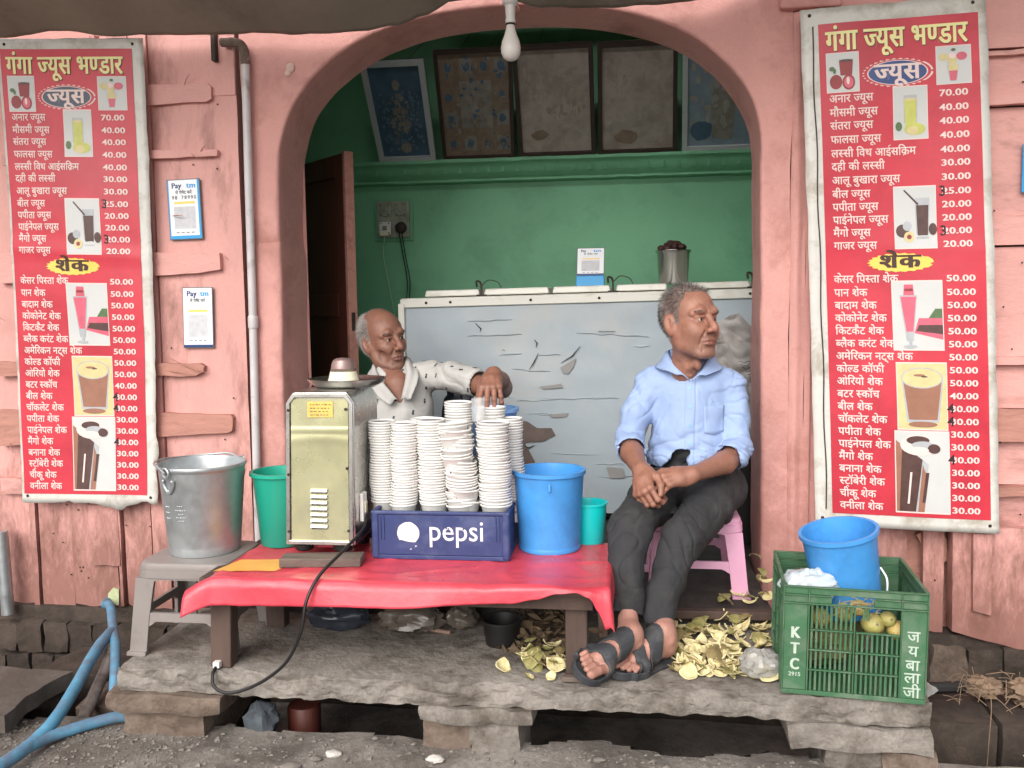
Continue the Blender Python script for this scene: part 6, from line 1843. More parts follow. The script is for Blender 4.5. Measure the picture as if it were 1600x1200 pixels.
def np_mesh(name, parts, m, parent=None, colors=None, origin=(0, 0, 0), cname='tint', shrink=None):
    """parts: list of (verts, quads) joined in one mesh"""
    V = np.concatenate([p for p, _ in parts]); o = 0; F = []
    for p, q in parts: F.append(q + o); o += len(p)
    F = np.concatenate(F)
    me = bpy.data.meshes.new(name)
    me.vertices.add(len(V)); me.vertices.foreach_set('co', (V - np.array(origin)).astype(np.float32).ravel())
    me.loops.add(F.size); me.loops.foreach_set('vertex_index', F.astype(np.int32).ravel())
    me.polygons.add(len(F)); me.polygons.foreach_set('loop_start', (np.arange(len(F)) * 4).astype(np.int32))
    me.polygons.foreach_set('use_smooth', np.ones(len(F), bool))
    me.update(calc_edges=True); me.validate()
    if colors is not None:
        at = me.color_attributes.new(cname, 'FLOAT_COLOR', 'POINT')
        c4 = np.ones((len(V), 4), np.float32); c4[:, :3] = np.concatenate(colors); at.data.foreach_set('color', c4.ravel())
    me.materials.append(m)
    ob = bpy.data.objects.new(name, me); COL.objects.link(ob)
    if parent: ob.parent = parent; ob.location = Vector(origin) - WLOC[parent.name]
    else: ob.location = origin
    WLOC[ob.name] = Vector(origin)
    return ob

def displace(ob, fn):
    """push the vertices along their normals by fn(world positions)"""
    me = ob.data; n = len(me.vertices); co = np.empty(n * 3, np.float32); no = np.empty(n * 3, np.float32)
    me.vertices.foreach_get('co', co); me.vertices.foreach_get('normal', no)
    co = co.reshape(-1, 3); no = no.reshape(-1, 3); w_ = np.array(WLOC[ob.name])
    co += no * fn(co + w_, no)[:, None]
    me.vertices.foreach_set('co', co.ravel()); me.update()

def xf(mtx, P):
    A = np.array(mtx); return np.asarray(P) @ A[:3, :3].T + A[:3, 3]

def head_field(old):
    """face looks along -y, z up, origin between the ears at eye level; old=True: gaunt bald man"""
    f = Fld((-.105, -.14, -.222), (.105, .125, .14), .0016)
    f.ell((0, .018, .036), (.0745, .094, .088), .02)
    f.ell((0, -.030, .030), (.064, .062, .068), .03)
    f.ell((0, -.030, -.042), (.053, .056, .068), .03)
    for sx in (-1, 1):
        f.path([(sx * .057, .004, -.030), (sx * .050, -.012, -.068), (sx * .026, -.068, -.103)], [.017, .015, .014], .028)
        f.ell((sx * .042, -.060, -.024), (.022, .017, .020), .026)        # cheek bone
        if old: f.ell((sx * .050, -.058, -.056), (.010, .016, .020), .022, 'cut')   # hollow cheek
        f.path([(sx * .010, -.0865, .021), (sx * .030, -.0865, .028), (sx * .050, -.070, .022)], [.0085, .0105, .008], .014)   # brow
    for sx in (-1, 1): f.ell((sx * .025, -.0765, -.030), (.022, .016, .022), .02)
    f.ell((0, -.074, -.102), (.020, .016, .015), .02)                      # chin
    if not old:
        for sx in (-1, 1): f.ell((sx * .040, -.036, -.045), (.021, .040, .040), .03)
    f.ell((0, -.070, -.066), (.030, .024, .024), .02)                      # muzzle
    # eye sockets, lids
    for sx in (-1, 1):
        f.ell((sx * .031, -.094, .002), (.017, .014, .0125), .014, 'cut')
        f.ell((sx * .031, -.0745, .002), (.0150, .0150, .0140), .005)
        f.cone((sx * .019, -.0875, .010), (sx * .044, -.0800, .0095), .0030, .0028, .005)     # upper lid fold
        f.cone((sx * .020, -.0865, -.0085), (sx * .043, -.079, -.0085), .0026, .0024, .006)     # bag below the eye
        f.ell((sx * .0315, -.0925, .0015), (.0136, .0090, .0058), .0020, 'cut')                 # slit
    # nose
    f.path([(0, -.086, .020), (0, -.098, .002), (0, -.112, -.020), (0, -.1165, -.030)], [.0075, .0078, .0095, .0118], .012)
    for sx in (-1, 1):
        f.ell((sx * .0130, -.1035, -.0345), (.0085, .0110, .0080), .007)
        f.ell((sx * .0068, -.1105, -.0432), (.0036, .0052, .0032), .003, 'cut')
        # fold from the nose to the corner of the mouth
        f.path([(sx * .0195, -.0965, -.034), (sx * .030, -.0890, -.054), (sx * .0335, -.0805, -.074)], [.0030, .0042, .0026], .006, 'cut')
        f.path([(sx * .030, -.0855, -.082), (sx * .027, -.082, -.094)], [.002, .0015], .006, 'cut')
    f.cone((0, -.1005, -.049), (0, -.0985, -.056), .0030, .0026, .004, 'cut')
    # mouth
    for sx in (-1, 1):
        f.path([(0, -.0980, -.0620), (sx * .012, -.0965, -.0618), (sx * .0255, -.0865, -.0665)], [.0038, .0038, .0020], .006)
        f.path([(0, -.0960, -.0740), (sx * .012, -.0935, -.0738), (sx * .0240, -.0850, -.0705)], [.0048, .0044, .0018], .006)
        f.path([(0, -.1045, -.0678), (sx * .013, -.1010, -.0676), (sx * .0275, -.0885, -.0700)], [.0016, .0017, .0016], .003, 'cut')
    f.cone((-.014, -.0925, -.085), (.014, -.0925, -.085), .0035, .0035, .008, 'cut')
    # ears
    for sx in (-1, 1):
        Me = Matrix.Rotation(R(-14), 3, 'X') @ Matrix.Rotation(R(-sx * 24), 3, 'Z')
        f.ell((sx * .0790, .011, -.004), (.0100, .0195, .0340), .008, 'add', Me)
        f.ell((sx * .0770, .008, -.030), (.0075, .0105, .0125), .006)
        f.ell((sx * .0890, .0045, .000), (.0085, .0110, .0215), .003, 'cut', Me)
        f.cone((sx * .081, -.0035, -.004), (sx * .080, -.002, -.016), .0035, .0035, .004)
    # forehead creases
    for z in (.052, .063, .074):
        f.path([(-.038, -.088 + (z - .052) * .35, z - .003), (0, -.100 + (z - .052) * .45, z), (.038, -.088 + (z - .052) * .35, z - .003)], [.0014, .0024, .0014], .005, 'cut')
    for sx in (-1, 1):
        f.cone((sx * .0055, -.0955, .024), (sx * .0045, -.0985, .036), .0016, .001, .004, 'cut')
        for a in (-.006, 0, .006): f.cone((sx * .050, -.0735, .003 + a * .5), (sx * .060, -.062, .003 + a * 1.6), .0011, .0006, .004, 'cut')
    # neck
    f.cone((0, .012, -.060), (0, .036, -.150), .046 if old else .049, .043 if old else .043, .03)
    for sx in (-1, 1): f.cone((sx * .046, .018, -.055), (sx * .022, -.004, -.140), .012, .008, .02)
    f.ell((0, -.030, -.135), (.012, .012, .016), .016)
    return f

def hair_mask(P, old):
    x, y, z = P[:, 0], P[:, 1], P[:, 2]; ax = np.abs(x)
    n_ = .008 * vnoise(P * 60) + .005 * vnoise(P * 170)
    if old:
        low_ = np.interp(y, [-.02, -.008, .02, .03, .06, .12], [.006, .012, .024, -.030, -.062, -.070])
        hi_ = np.interp(y, [-.03, -.01, .02, .05, .09, .13], [.026, .062, .090, .108, .122, .13])
        return (y > -.016 + .2 * np.maximum(0, z - .02)) & (z > low_ + n_) & (z < hi_ + n_ * 2) & (ax < .0775 + .1 * (z > .03))
    low_ = np.interp(y, [-.11, -.085, -.060, -.035, -.026, -.012, -.006, .022, .030, .06, .12], [.098, .094, .086, .060, .0, -.004, .026, .030, -.034, -.066, -.072])
    low_ = low_ + .020 * np.exp(-((ax - .042) / .014) ** 2) * (y < -.03) 
    return (z > low_ + n_) & ((ax < .079) | (z > .032))

M['skin'] = mat('weathered_brown_skin', (.3, .13, .08), .43, var=.12, vscale=60, attr='tint', sss=.08, bump=.22, bscale=300, spec=.45)
M['hair'] = mat('grey_hair', (.3, .3, .3), .55, var=0, attr='tint', spec=.35)
M['eyewhite'] = mat('eye_white', srgb(186, 172, 160), .2, var=0)
M['iris'] = mat('dark_brown_iris', srgb(30, 18, 14), .12, var=0, coat=.5)
SK_R, SK_L = np.array(srgb(152, 106, 88)), np.array(srgb(138, 96, 80))

def skin_colours(P, base, old):
    """true pigment: lips, stubble, scalp under the hair, ruddy nose and ears"""
    n = len(P); C_ = np.tile(base, (n, 1)).astype(np.float32)
    x, y, z = P[:, 0], P[:, 1], P[:, 2]; ax = np.abs(x)
    C_ *= (1 + .10 * vnoise(P * 40) + .06 * vnoise(P * 120))[:, None]
    def blend(w_, col): 
        w_ = np.clip(w_, 0, 1)[:, None]; C_[:] = C_ * (1 - w_) + np.array(col) * w_
    lips = np.exp(-((z + .0678) / .0085) ** 4) * (ax < .027) * (y < -.082) * (1 - (ax / .028) ** 2)
    stub = ((z < -.040) & (y < .012) & (z > -.125)).astype(float) * np.clip((.07 - ax) / .02, 0, 1) * np.clip((-.034 - z) / .012, 0, 1) * (.35 + .45 * (vnoise(P * 420) > .05))
    stub *= np.clip(1.2 - np.exp(-((ax - .036) / .018) ** 2 - ((z + .045) / .02) ** 2), 0, 1)
    blend(stub * (.42 if old else .45), srgb(98, 84, 78) if not old else srgb(98, 84, 78))
    blend(lips * .75, srgb(110, 60, 54) if old else srgb(128, 70, 62))
    blend(.25 * np.exp(-((y + .112) / .02) ** 2 - (x / .018) ** 2 - ((z + .028) / .02) ** 2), srgb(176, 108, 90))
    blend(.12 * ((ax > .074) & (z < .04)).astype(float), srgb(170, 100, 82))
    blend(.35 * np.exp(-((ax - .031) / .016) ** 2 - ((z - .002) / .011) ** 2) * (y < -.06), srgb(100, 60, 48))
    hm = hair_mask(P, old)
    blend(hm * .7, srgb(110, 104, 100) if not old else srgb(150, 140, 134))
    return C_

def strands(ob_name, roots, dirs, lens, width, cols, parent, origin, bend):
    """thin three-sided tapering hairs"""
    n = len(roots); V = []; F = []; C_ = []
    side = np.cross(dirs, np.array([.3, .5, .8])); side /= np.linalg.norm(side, axis=1)[:, None] + 1e-9
    up = np.cross(dirs, side)
    t_ = (0, .45, 1.0); wv = (1.0, .8, .15)
    vs = np.empty((n, 9, 3))
    for i, (t, w_) in enumerate(zip(t_, wv)):
        c = roots + dirs * (lens * t)[:, None] + bend * (lens * t * t)[:, None]
        for k in range(3):
            a = 2.094 * k
            vs[:, i * 3 + k] = c + (side * math.cos(a) + up * math.sin(a)) * width * w_
    base = (np.arange(n) * 9)[:, None, None]
    q = np.array([[i * 3 + k, i * 3 + (k + 1) % 3, (i + 1) * 3 + (k + 1) % 3, (i + 1) * 3 + k] for i in range(2) for k in range(3)])[None]
    F = (base + q).reshape(-1, 4)
    return np_mesh(ob_name, [(vs.reshape(-1, 3), F)], M['hair'], parent, [np.repeat(cols, 9, axis=0)], origin)

def make_head(HM, old, base, parent, origin, gaze, seed):
    """returns body part (verts, quads), colours; adds hair, brows and eyes as children"""
    f = head_field(old); P, Q = f.mesh()
    C_ = skin_colours(P, base, old)
    rg = np.random.RandomState(seed)
    # normals of the local mesh
    fn = np.cross(P[Q[:, 2]] - P[Q[:, 0]], P[Q[:, 3]] - P[Q[:, 1]]); N_ = np.zeros_like(P)
    for k in range(4): np.add.at(N_, Q[:, k], fn)
    N_ /= np.linalg.norm(N_, axis=1)[:, None] + 1e-9
    if (N_ * (P - np.array([0, 0, 0]))).sum(1).mean() < 0: N_ = -N_
    A3 = np.array(HM.to_3x3())
    hm = np.where(hair_mask(P, old))[0]
    ns = 5200 if not old else 5200
    ix = rg.choice(hm, ns); p, nn = P[ix], N_[ix]
    jit = rg.normal(0, .30, (ns, 3))
    if old:
        flow = np.stack([np.sign(p[:, 0]) * .25, .75 + 0 * p[:, 1], -.55 + 4 * (p[:, 2] - .05)], 1); ln = rg.uniform(.014, .028, ns)
        d = nn * .55 + flow * .8 + jit * .8
    else:
        top = np.clip((p[:, 2] - .06) / .03, 0, 1)[:, None]
        flow = np.stack([.30 * np.sign(p[:, 0]), .55 - 1.0 * (p[:, 1] < -.03), -.65 + 0 * p[:, 0]], 1)
        d = nn * (.55 + .35 * top) + flow * (1 - .55 * top) * .8 + jit * (.8 + .5 * top); ln = rg.uniform(.007, .014, ns) * (1 + .9 * top[:, 0] * (rg.rand(ns) > .3))
    d /= np.linalg.norm(d, axis=1)[:, None]
    mixv = rg.rand(ns) + .35 * vnoise(p * 45)
    if old: cl = np.where(mixv[:, None] < .35, srgb(132, 126, 122), np.where(mixv[:, None] < .75, srgb(190, 184, 180), srgb(216, 212, 208)))
    else:
        side_w = np.clip((.055 - p[:, 2]) / .05, 0, 1)
        mv = mixv + .30 * side_w * (p[:, 1] < .01)
        cl = np.where(mv[:, None] < .55, srgb(62, 56, 54), np.where(mv[:, None] < .85, srgb(128, 122, 118), srgb(196, 190, 186)))
    strands('hair', xf(HM, p - nn * .0008), d @ A3.T, ln, .00042, cl.astype(np.float32), parent, origin, np.array([0, 0, -.15]))
    if old:      # a few thin hairs over the bald crown
        tp = np.where((P[:, 2] > .085) & (P[:, 1] > -.06))[0]; ix = rg.choice(tp, 170); p, nn = P[ix], N_[ix]
        d = nn * .25 + np.array([0, .9, .0]) + rg.normal(0, .2, (170, 3)); d /= np.linalg.norm(d, axis=1)[:, None]
        strands('thin_hair', xf(HM, p), d @ A3.T, rg.uniform(.015, .03, 170), .0003, np.tile(srgb(150, 142, 136), (170, 1)).astype(np.float32), parent, origin, np.array([0, 0, -.2]))
    # brows and moustache stubble
    for nm, sel, cnt, l0, l1, fl, c0, c1 in (
            ('eyebrows', (P[:, 1] < -.060) & (np.abs(P[:, 2] - .0265 - .10 * (np.abs(P[:, 0]) - .03) * (np.abs(P[:, 0]) < .03) + .25 * np.maximum(0, np.abs(P[:, 0]) - .036)) < .0036) & (np.abs(P[:, 0]) > .011) & (np.abs(P[:, 0]) < .051), 280, .004, .009, None, srgb(58, 48, 44), srgb(150, 140, 134)),
            ('stubble', (P[:, 1] < -.03) & (P[:, 2] < -.045) & (P[:, 2] > -.118) & (np.abs(P[:, 0]) < .045) & ~((np.abs(P[:, 2] + .068) < .009) & (np.abs(P[:, 0]) < .026)), 1100 if not old else 800, .0012, .0030, 0, srgb(50, 44, 42), srgb(190, 184, 178))):
        ii = np.where(sel)[0]
        if len(ii) == 0: continue
        ix = rg.choice(ii, cnt); p, nn = P[ix], N_[ix]
        if fl is None:
            d = nn * .25 + np.stack([np.sign(p[:, 0]) * .9, .25 + 0 * p[:, 0], .25 + 0 * p[:, 0]], 1) + rg.normal(0, .22, (cnt, 3))
        else: d = nn * .6 + np.array([0, 0, -.7]) + rg.normal(0, .3, (cnt, 3))
        if fl is not None:       # thicker on the lip and chin
            keep = rg.rand(cnt) < np.where((np.abs(p[:, 2] + .054) < .009) & (np.abs(p[:, 0]) < .032), 1.0, np.where(p[:, 2] < -.092, .9, .35)); p, nn, d = p[keep], nn[keep], d[keep]
        d /= np.linalg.norm(d, axis=1)[:, None]; m_ = len(p); w_ = rg.rand(m_)[:, None]
        cl = np.where(w_ < (.55 if fl is None else .5), c0, c1)
        so_ = strands(nm, xf(HM, p - nn * .0004), d @ A3.T, rg.uniform(l0, l1, m_), .00034 if fl is None else .00026, cl.astype(np.float32), parent, origin, np.zeros(3)); so_['kind'] = 'stuff'
    # eyes
    for sx in (-1, 1):
        c = HM @ Vector((sx * .031, -.0745, .0015)); ax_ = Vector((0, -1, 0)); gz = (HM.to_3x3() @ Vector((gaze[0], -1, gaze[1]))).normalized()
        rot = gz.to_track_quat('Z', 'Y').to_matrix()
        b = B(); r_ = .0132; n_ = 16
        prof = [(r_ * math.sin(math.pi * j / n_), r_ * math.cos(math.pi * j / n_)) for j in range(n_ + 1)]
        b.cur = 0; b.lathe([(max(1e-5, q[0]), q[1]) for q in prof], 20, c, rot)
        b.cur = 1; b.lathe([(.0001, r_ + .0006), (.0036, r_ * .965 + .0006), (.0066, r_ * .872 + .0005), (.0070, r_ * .845)], 20, c, rot)
        b.build('eye', [M['eyewhite'], M['iris']], parent, origin=origin, smooth=60)
    return (xf(HM, P), Q), C_

def hand_field(mir, bends, thumb, spread=1.0, h=.0015, arm=None):
    """wrist at 0, fingers +x, back of the hand +z, thumb at +y*mir"""
    f = Fld((-.06, -.085, -.10), (.20, .085, .05), h)
    ad = np.array(arm if arm is not None else (-1, 0, 0), float); ad /= np.linalg.norm(ad)
    f.cone(ad * .055, (.0, 0, 0), .0235, .0220, .01)
    f.path([(.0, .010 * mir, 0), (.045, .018 * mir, .0), (.085, .026 * mir, .002)], [.0185, .0170, .0125], .014)
    f.path([(.0, -.006 * mir, 0), (.045, -.010 * mir, 0), (.080, -.020 * mir, 0)], [.0185, .0165, .0120], .014)
    f.path([(.010, .0, 0), (.05, .004 * mir, .001), (.088, .004 * mir, .003)], [.0170, .0165, .0125], .014)
    f.ell((.028, .028 * mir, -.008), (.026, .014, .014), .014)
    f.ell((.030, -.020 * mir, -.008), (.028, .012, .012), .012)
    base = [(.088, .0290, .002), (.092, .0095, .004), (.089, -.0095, .003), (.082, -.0265, .000)]
    lens = [(.040, .024, .020), (.044, .027, .021), (.040, .025, .020), (.032, .019, .018)]
    rad = [.0090, .0093, .0088, .0078]
    yaw = [.10, .02, -.06, -.16]
    for i in range(4):
        p = np.array(base[i]) * np.array([1, mir, 1]); a = 0.0; d0 = np.array([math.cos(yaw[i] * spread), math.sin(yaw[i] * spread) * mir, 0])
        f.cone(np.array([.04, p[1] * .6, .002]), p, .012, rad[i] + .0018, .008)
        for k in range(3):
            a += bends[i][k]
            d = d0 * math.cos(a) + np.array([0, 0, -1]) * math.sin(a); q = p + d * lens[i][k]
            r0, r1 = rad[i] * (1.04, .95, .88)[k], rad[i] * (.95, .88, .74)[k]
            f.cone(p, q, r0, r1, .0025)
            if k: f.ell(p, (r0 * 1.06,) * 3, .003)
            p = q
        # knuckle
        kb = np.array(base[i]) * np.array([1, mir, 1]); f.ell(kb + np.array([0, 0, .004]), (.010, .0085, .007), .006)
    t0, t1, t2, t3 = [np.array(q) * np.array([1, mir, 1]) for q in thumb]
    f.path([t0, t1, t2, t3], [.0150, .0118, .0104, .0080], .006)
    for i in range(4):       # tendons
        kb = np.array(base[i]) * np.array([1, mir, 1]); f.cone((.02, kb[1] * .35, .0155), kb + np.array([-.01, 0, .0085]), .0022, .0026, .005)
    return f

def frame(o, xd, zd):
    x = Vector(xd).normalized(); z = Vector(zd); z = (z - x * z.dot(x)).normalized(); y = z.cross(x)
    return Matrix.Translation(o) @ Matrix((x, y, z)).transposed().to_4x4()

def foot_fields(mir, h=.0016, shin=(0, 0, 1)):
    f = Fld((-.02, -.065, -.012), (.26, .065, .20), h); sh = np.array(shin, float); sh /= np.linalg.norm(sh)
    f.ell((.034, 0, .032), (.034, .028, .031), .01)
    f.path([(.040, 0, .040), (.10, -.004 * mir, .034), (.165, -.004 * mir, .026)], [.032, .029, .021], .02)
    f.cone((.162, .028 * mir, .019), (.152, -.034 * mir, .017), .0185, .0165, .016)
    f.cone((.055, 0, .082), (.140, .006 * mir, .040), .034, .022, .02)
    p = np.array([.046, 0, .062]); f.cone(p, p + sh * .105, .033, .025, .02)
    for sy in (-1, 1): f.ell((.050, sy * .031, .070), (.012, .008, .012), .010)
    for i, (y0, y1, x1, r_) in enumerate(((.029, .026, .226, .0128), (.0085, .006, .222, .0088), (-.008, -.010, .214, .0082), (-.022, -.025, .205, .0076), (-.034, -.038, .193, .0072))):
        f.path([(.165, y0 * mir, .018), ((.165 + x1) / 2 + .004, (y0 + y1) / 2 * mir, .020), (x1, y1 * mir, .011 + r_ * .3)], [r_ * 1.05, r_ * .95, r_], .0035)
    sole = Fld(f.lo, f.lo + (f.n - 1) * h, h)
    a = f.a.copy()
    sl, X, Y_, Z = f._blk(f.lo, f.lo + f.n * h, 0)
    strap = np.maximum(np.abs(a - .0035) - .0028, 0) * 0 + np.maximum(a - .0055, -(a - .0012))
    band = np.minimum(np.abs(X - .165 + .10 * Z + .10 * mir * Y_) - .016, np.maximum(np.abs(X - .122 + .18 * Z) - .020, Z - .12))
    sd_ = np.maximum(np.maximum(strap, band), .004 - Z)
    # rim band that loops round the toes
    outl = lambda grow: np.minimum(np.minimum(np.hypot(X - .040, Y_) - .037 - grow, np.hypot(X - .168, Y_ + .004 * mir) - .050 - grow), np.minimum(np.hypot(X - .205, Y_ - .006 * mir) - .042 - grow, np.maximum(np.abs(Y_ + .002 * mir) - .040 - grow - .008 * np.clip((X - .1) / .08, 0, 1), np.maximum(X - .2, .03 - X))))
    sd_ = np.minimum(sd_, np.maximum(outl(.004), np.maximum(Z - .002, -.0105 - Z)))
    toe = np.maximum(np.maximum(np.abs(outl(.001)) - .0028, np.maximum(.150 - X, Z - .012)), -.002 - Z)
    sd_ = np.minimum(sd_, toe)
    sole.a = np.broadcast_to(sd_, f.n).astype(np.float32).copy()
    return f, sole

def cloth_fold(seed, amp, freq, fine=.35):
    st = np.array([seed * 3.1, seed * 1.7, -seed])
    def fn(P, N_):
        v = vnoise(P * np.array(freq) + st); w_ = vnoise(P * np.array(freq) * 2.3 + st * 2); u = vnoise(P * 70 + st)
        cr = -np.clip(1 - np.abs(v) / .16, 0, 1) ** 1.5 - .6 * np.clip(1 - np.abs(w_) / .18, 0, 1) ** 1.5
        return amp * (.7 * w_ + .34 * cr + .8 * v) + amp * fine * .2 * u
    return fn

# ------------------------------------------------------------------ man in the blue shirt
M['shirtblue'] = mat('light_blue_cotton', srgb(150, 170, 207), .8, var=.07, vscale=9, bump=.10, bscale=90, fine=.05, fscale=260)
M['trouser'] = mat('charcoal_trousers', srgb(46, 46, 48), .85, var=.14, vscale=14, bump=.10, bscale=70, dirt=srgb(78, 74, 72), dscale=9, dthr=.6, damt=.5, wear=srgb(150, 148, 144), wscale=34, wthr=.775)
M['sandal'] = mat('dusty_black_sandal', srgb(52, 54, 58), .65, var=.2, vscale=30, dirt=srgb(96, 92, 88), dscale=24, dthr=.58, damt=.6, bump=.2, bscale=120)
org = (.21, -.12, .51)
man = bpy.data.objects.new('person', None)
M1 = thing('person', 'man in a light blue rolled sleeve shirt sitting on the pink stool with hands clasped', 'person', org)
bpy.data.objects.remove(man)
HM1 = Matrix.Translation((.193, -.215, 1.155)) @ Matrix.Rotation(R(39), 4, 'Z') @ Matrix.Rotation(R(-7), 4, 'X') @ Matrix.Rotation(R(2), 4, 'Y') @ Matrix.Diagonal((.95, 1.0, 1.035, 1.0))
headp, headc = make_head(HM1, False, SK_R, M1, org, (.42, .10), 3)
parts, cols = [headp], [headc]
# trunk, hidden below the clothes
tr = Fld((-.1, -.75, .28), (.45, .02, 1.1), .006)
tr.path([(.195, -.165, 1.04), (.197, -.200, 1.022), (.197, -.238, .984)], [.050, .030, .008], .015); tr.path([(.195, -.140, 1.03), (.2, -.135, .93), (.2, -.14, .75), (.21, -.12, .64)], [.046, .074, .070, .080], .03)
tr.path([(.075, -.16, .94), (.005, -.21, .745), (.015, -.30, .735)], [.036, .031, .029], .02); tr.path([(.325, -.15, .935), (.343, -.20, .755), (.32, -.28, .717)], [.036, .030, .028], .02)
tr.path([(.135, -.16, .61), (.0, -.545, .545), (-.012, -.640, .45)], [.06, .042, .028], .02); tr.path([(.30, -.14, .605), (.160, -.515, .525), (.110, -.597, .41)], [.06, .042, .028], .02)
P, Q = tr.mesh(); parts.append((P, Q)); cols.append(np.tile(SK_R, (len(P), 1)))
# forearms
fa = Fld((-.07, -.55, .62), (.42, -.16, .82), .0025)
fa.path([(.0, -.225, .752), (.008, -.33, .742), (.034, -.455, .708)], [.035, .036, .0235], .012)
fa.path([(.342, -.235, .724), (.298, -.315, .712), (.185, -.465, .699)], [.034, .036, .0235], .012)
P, Q = fa.mesh(); parts.append((P, Q)); cols.append(np.tile(SK_R * .92, (len(P), 1)) * (1 + .08 * vnoise(P * 40))[:, None])
r_ = math.radians
HL = frame((.190, -.462, .701), (-.95, -.28, -.13), (-.10, -.62, .78)); arm_l = HL.to_3x3().transposed() @ (Vector((.298, -.315, .712)) - Vector((.185, -.465, .699)))
hl = hand_field(-1, [(r_(22), r_(42), r_(25)), (r_(32), r_(48), r_(28)), (r_(40), r_(52), r_(30)), (r_(46), r_(52), r_(30))], [(.015, .022, -.006), (.045, .046, -.018), (.078, .048, -.026), (.104, .042, -.032)], arm=arm_l)
P, Q = hl.mesh(); parts.append((xf(HL, P), Q)); cols.append(np.tile(SK_R * .92, (len(P), 1)) * (1 + .08 * vnoise(P * 60))[:, None])
HR = frame((.032, -.448, .712), (.10, -.74, -.66), (-.62, -.62, .50)); arm_r = HR.to_3x3().transposed() @ (Vector((.008, -.33, .742)) - Vector((.034, -.455, .708)))
hr = hand_field(1, [(r_(38), r_(60), r_(30)), (r_(46), r_(64), r_(34)), (r_(52), r_(66), r_(34)), (r_(56), r_(66), r_(34))], [(.015, .022, -.006), (.044, .046, -.016), (.076, .050, -.022), (.102, .042, -.028)], arm=arm_r)
P, Q = hr.mesh(); parts.append((xf(HR, P), Q)); cols.append(np.tile(SK_R * .92, (len(P), 1)) * (1 + .08 * vnoise(P * 60))[:, None])
# feet and sandals
FT = []
for mir, o, xd, zd, knee in ((1, (-.004, -.700, .236), (-.52, -.80, .05), (.42, -.30, .86), (-.014, -.665, .41)), (-1, (.118, -.652, .2115), (-.68, -.72, .04), (.14, -.10, .98), (.094, -.620, .365))):
    FM_ = frame(o, xd, zd); kl = FM_.inverted() @ Vector(knee); f, so = foot_fields(mir, shin=np.array(kl) - np.array((.046, 0, .062)))
    P, Q = f.mesh(); parts.append((xf(FM_, P), Q)); pal = np.array(srgb(176, 130, 116)); cc = np.tile(pal, (len(P), 1)) * (1 + .12 * vnoise(P * 50))[:, None]
    cc[(P[:, 0] > .17)] *= np.array([.85, .82, .80]); nail = (P[:, 0] > .205) & (P[:, 2] > .014); cols.append(cc)
    P2, Q2 = so.mesh(); FT.append((xf(FM_, P2), Q2))
body = np_mesh('body', parts, M['skin'], M1, cols, org)
for p in FT: np_mesh('sandal', [p], M['sandal'], M1, None, org)
# trousers
tf = Fld((-.12, -.80, .27), (.46, .04, .80), .0036)
tf.ell((.212, -.125, .635), (.150, .122, .110), .03); tf.ell((.20, -.163, .735), (.118, .096, .06), .03)
tf.path([(.135, -.15, .617), (.065, -.36, .592), (.0, -.535, .552)], [.086, .074, .064], .03)
tf.path([(.0, -.535, .552), (-.012, -.635, .455), (-.010, -.690, .352)], [.064, .052, .049], .02)
tf.path([(.302, -.135, .605), (.248, -.33, .572), (.158, -.515, .522)], [.090, .077, .066], .012)
tf.path([(.158, -.515, .522), (.115, -.590, .425), (.072, -.655, .312)], [.066, .053, .049], .006)
tf.half((-.02, -.715, .318), (.0, -.55, -1.0)) if False else None
tf.planes((-.12, -.8, .25), (.035, -.5, .40), [((-.02, -.71, .345), (.1, .35, 1))], 'cut')
tf.planes((.0, -.8, .25), (.2, -.5, .40), [((.07, -.66, .302), (-.1, .3, 1))], 'cut')
P, Q = tf.mesh(); tro = np_mesh('trousers', [(P, Q)], M['trouser'], M1, None, org)
displace(tro, lambda P, N_: -.0060 * (1 - np.abs(np.sin(P[:, 2] * 40 + P[:, 0] * 22 + 5 * vnoise(P * 9 + 2)))) ** 3 * np.exp(-((P[:, 2] - .50) / .10) ** 2) - .0060 * (1 - np.abs(np.sin(P[:, 1] * 34 + P[:, 0] * 18 + 5 * vnoise(P * 9 + 6)))) ** 3 * np.exp(-((P[:, 1] + .24) / .10) ** 2) + cloth_fold(3, .0075, (10, 7, 9))(P, N_) + .004 * np.sin(P[:, 2] * 55 + 6 * vnoise(P * 9)) * np.exp(-((P[:, 2] - .36) / .09) ** 2) + .004 * np.sin((P[:, 1] * .6 + P[:, 2]) * 60 + 5 * vnoise(P * 8)) * np.exp(-((P[:, 1] + .22) / .10) ** 2))
# shirt
sf = Fld((-.08, -.34, .64), (.45, .02, 1.10), .0032)
sf.path([(.085, -.150, .955), (.2, -.140, .975), (.322, -.140, .948)], [.056, .066, .056], .04)
sf.ell((.2, -.150, .885), (.136, .106, .135), .04); sf.ell((.197, -.163, .765), (.126, .114, .125), .05); sf.ell((.200, -.160, .70), (.142, .132, .085), .04)
sf.cone((.197, -.135, .99), (.196, -.120, 1.05), .072, .056, .03)
sf.path([(.070, -.155, .950), (.022, -.195, .850), (-.004, -.218, .765)], [.054, .048, .047], .02)
sf.path([(.332, -.145, .942), (.346, -.180, .840), (.352, -.208, .748)], [.054, .048, .047], .02)
sf.cone((-.002, -.222, .772), (.002, -.268, .752), .050, .051, .006); sf.cone((.352, -.212, .742), (.330, -.262, .726), .049, .050, .006)
sf.planes((-.09, -.36, .62), (.45, .03, .75), [((.2, -.2, .682), (0, 0, 1))], 'cut')
sf.planes((.06, -.36, .62), (.25, -.10, .78), [((.108, -.25, .69), (-.80, 0, .60)), ((.190, -.25, .7), (1, 0, .03)), ((0, 0, .748), (0, 0, 1))], 'cut')
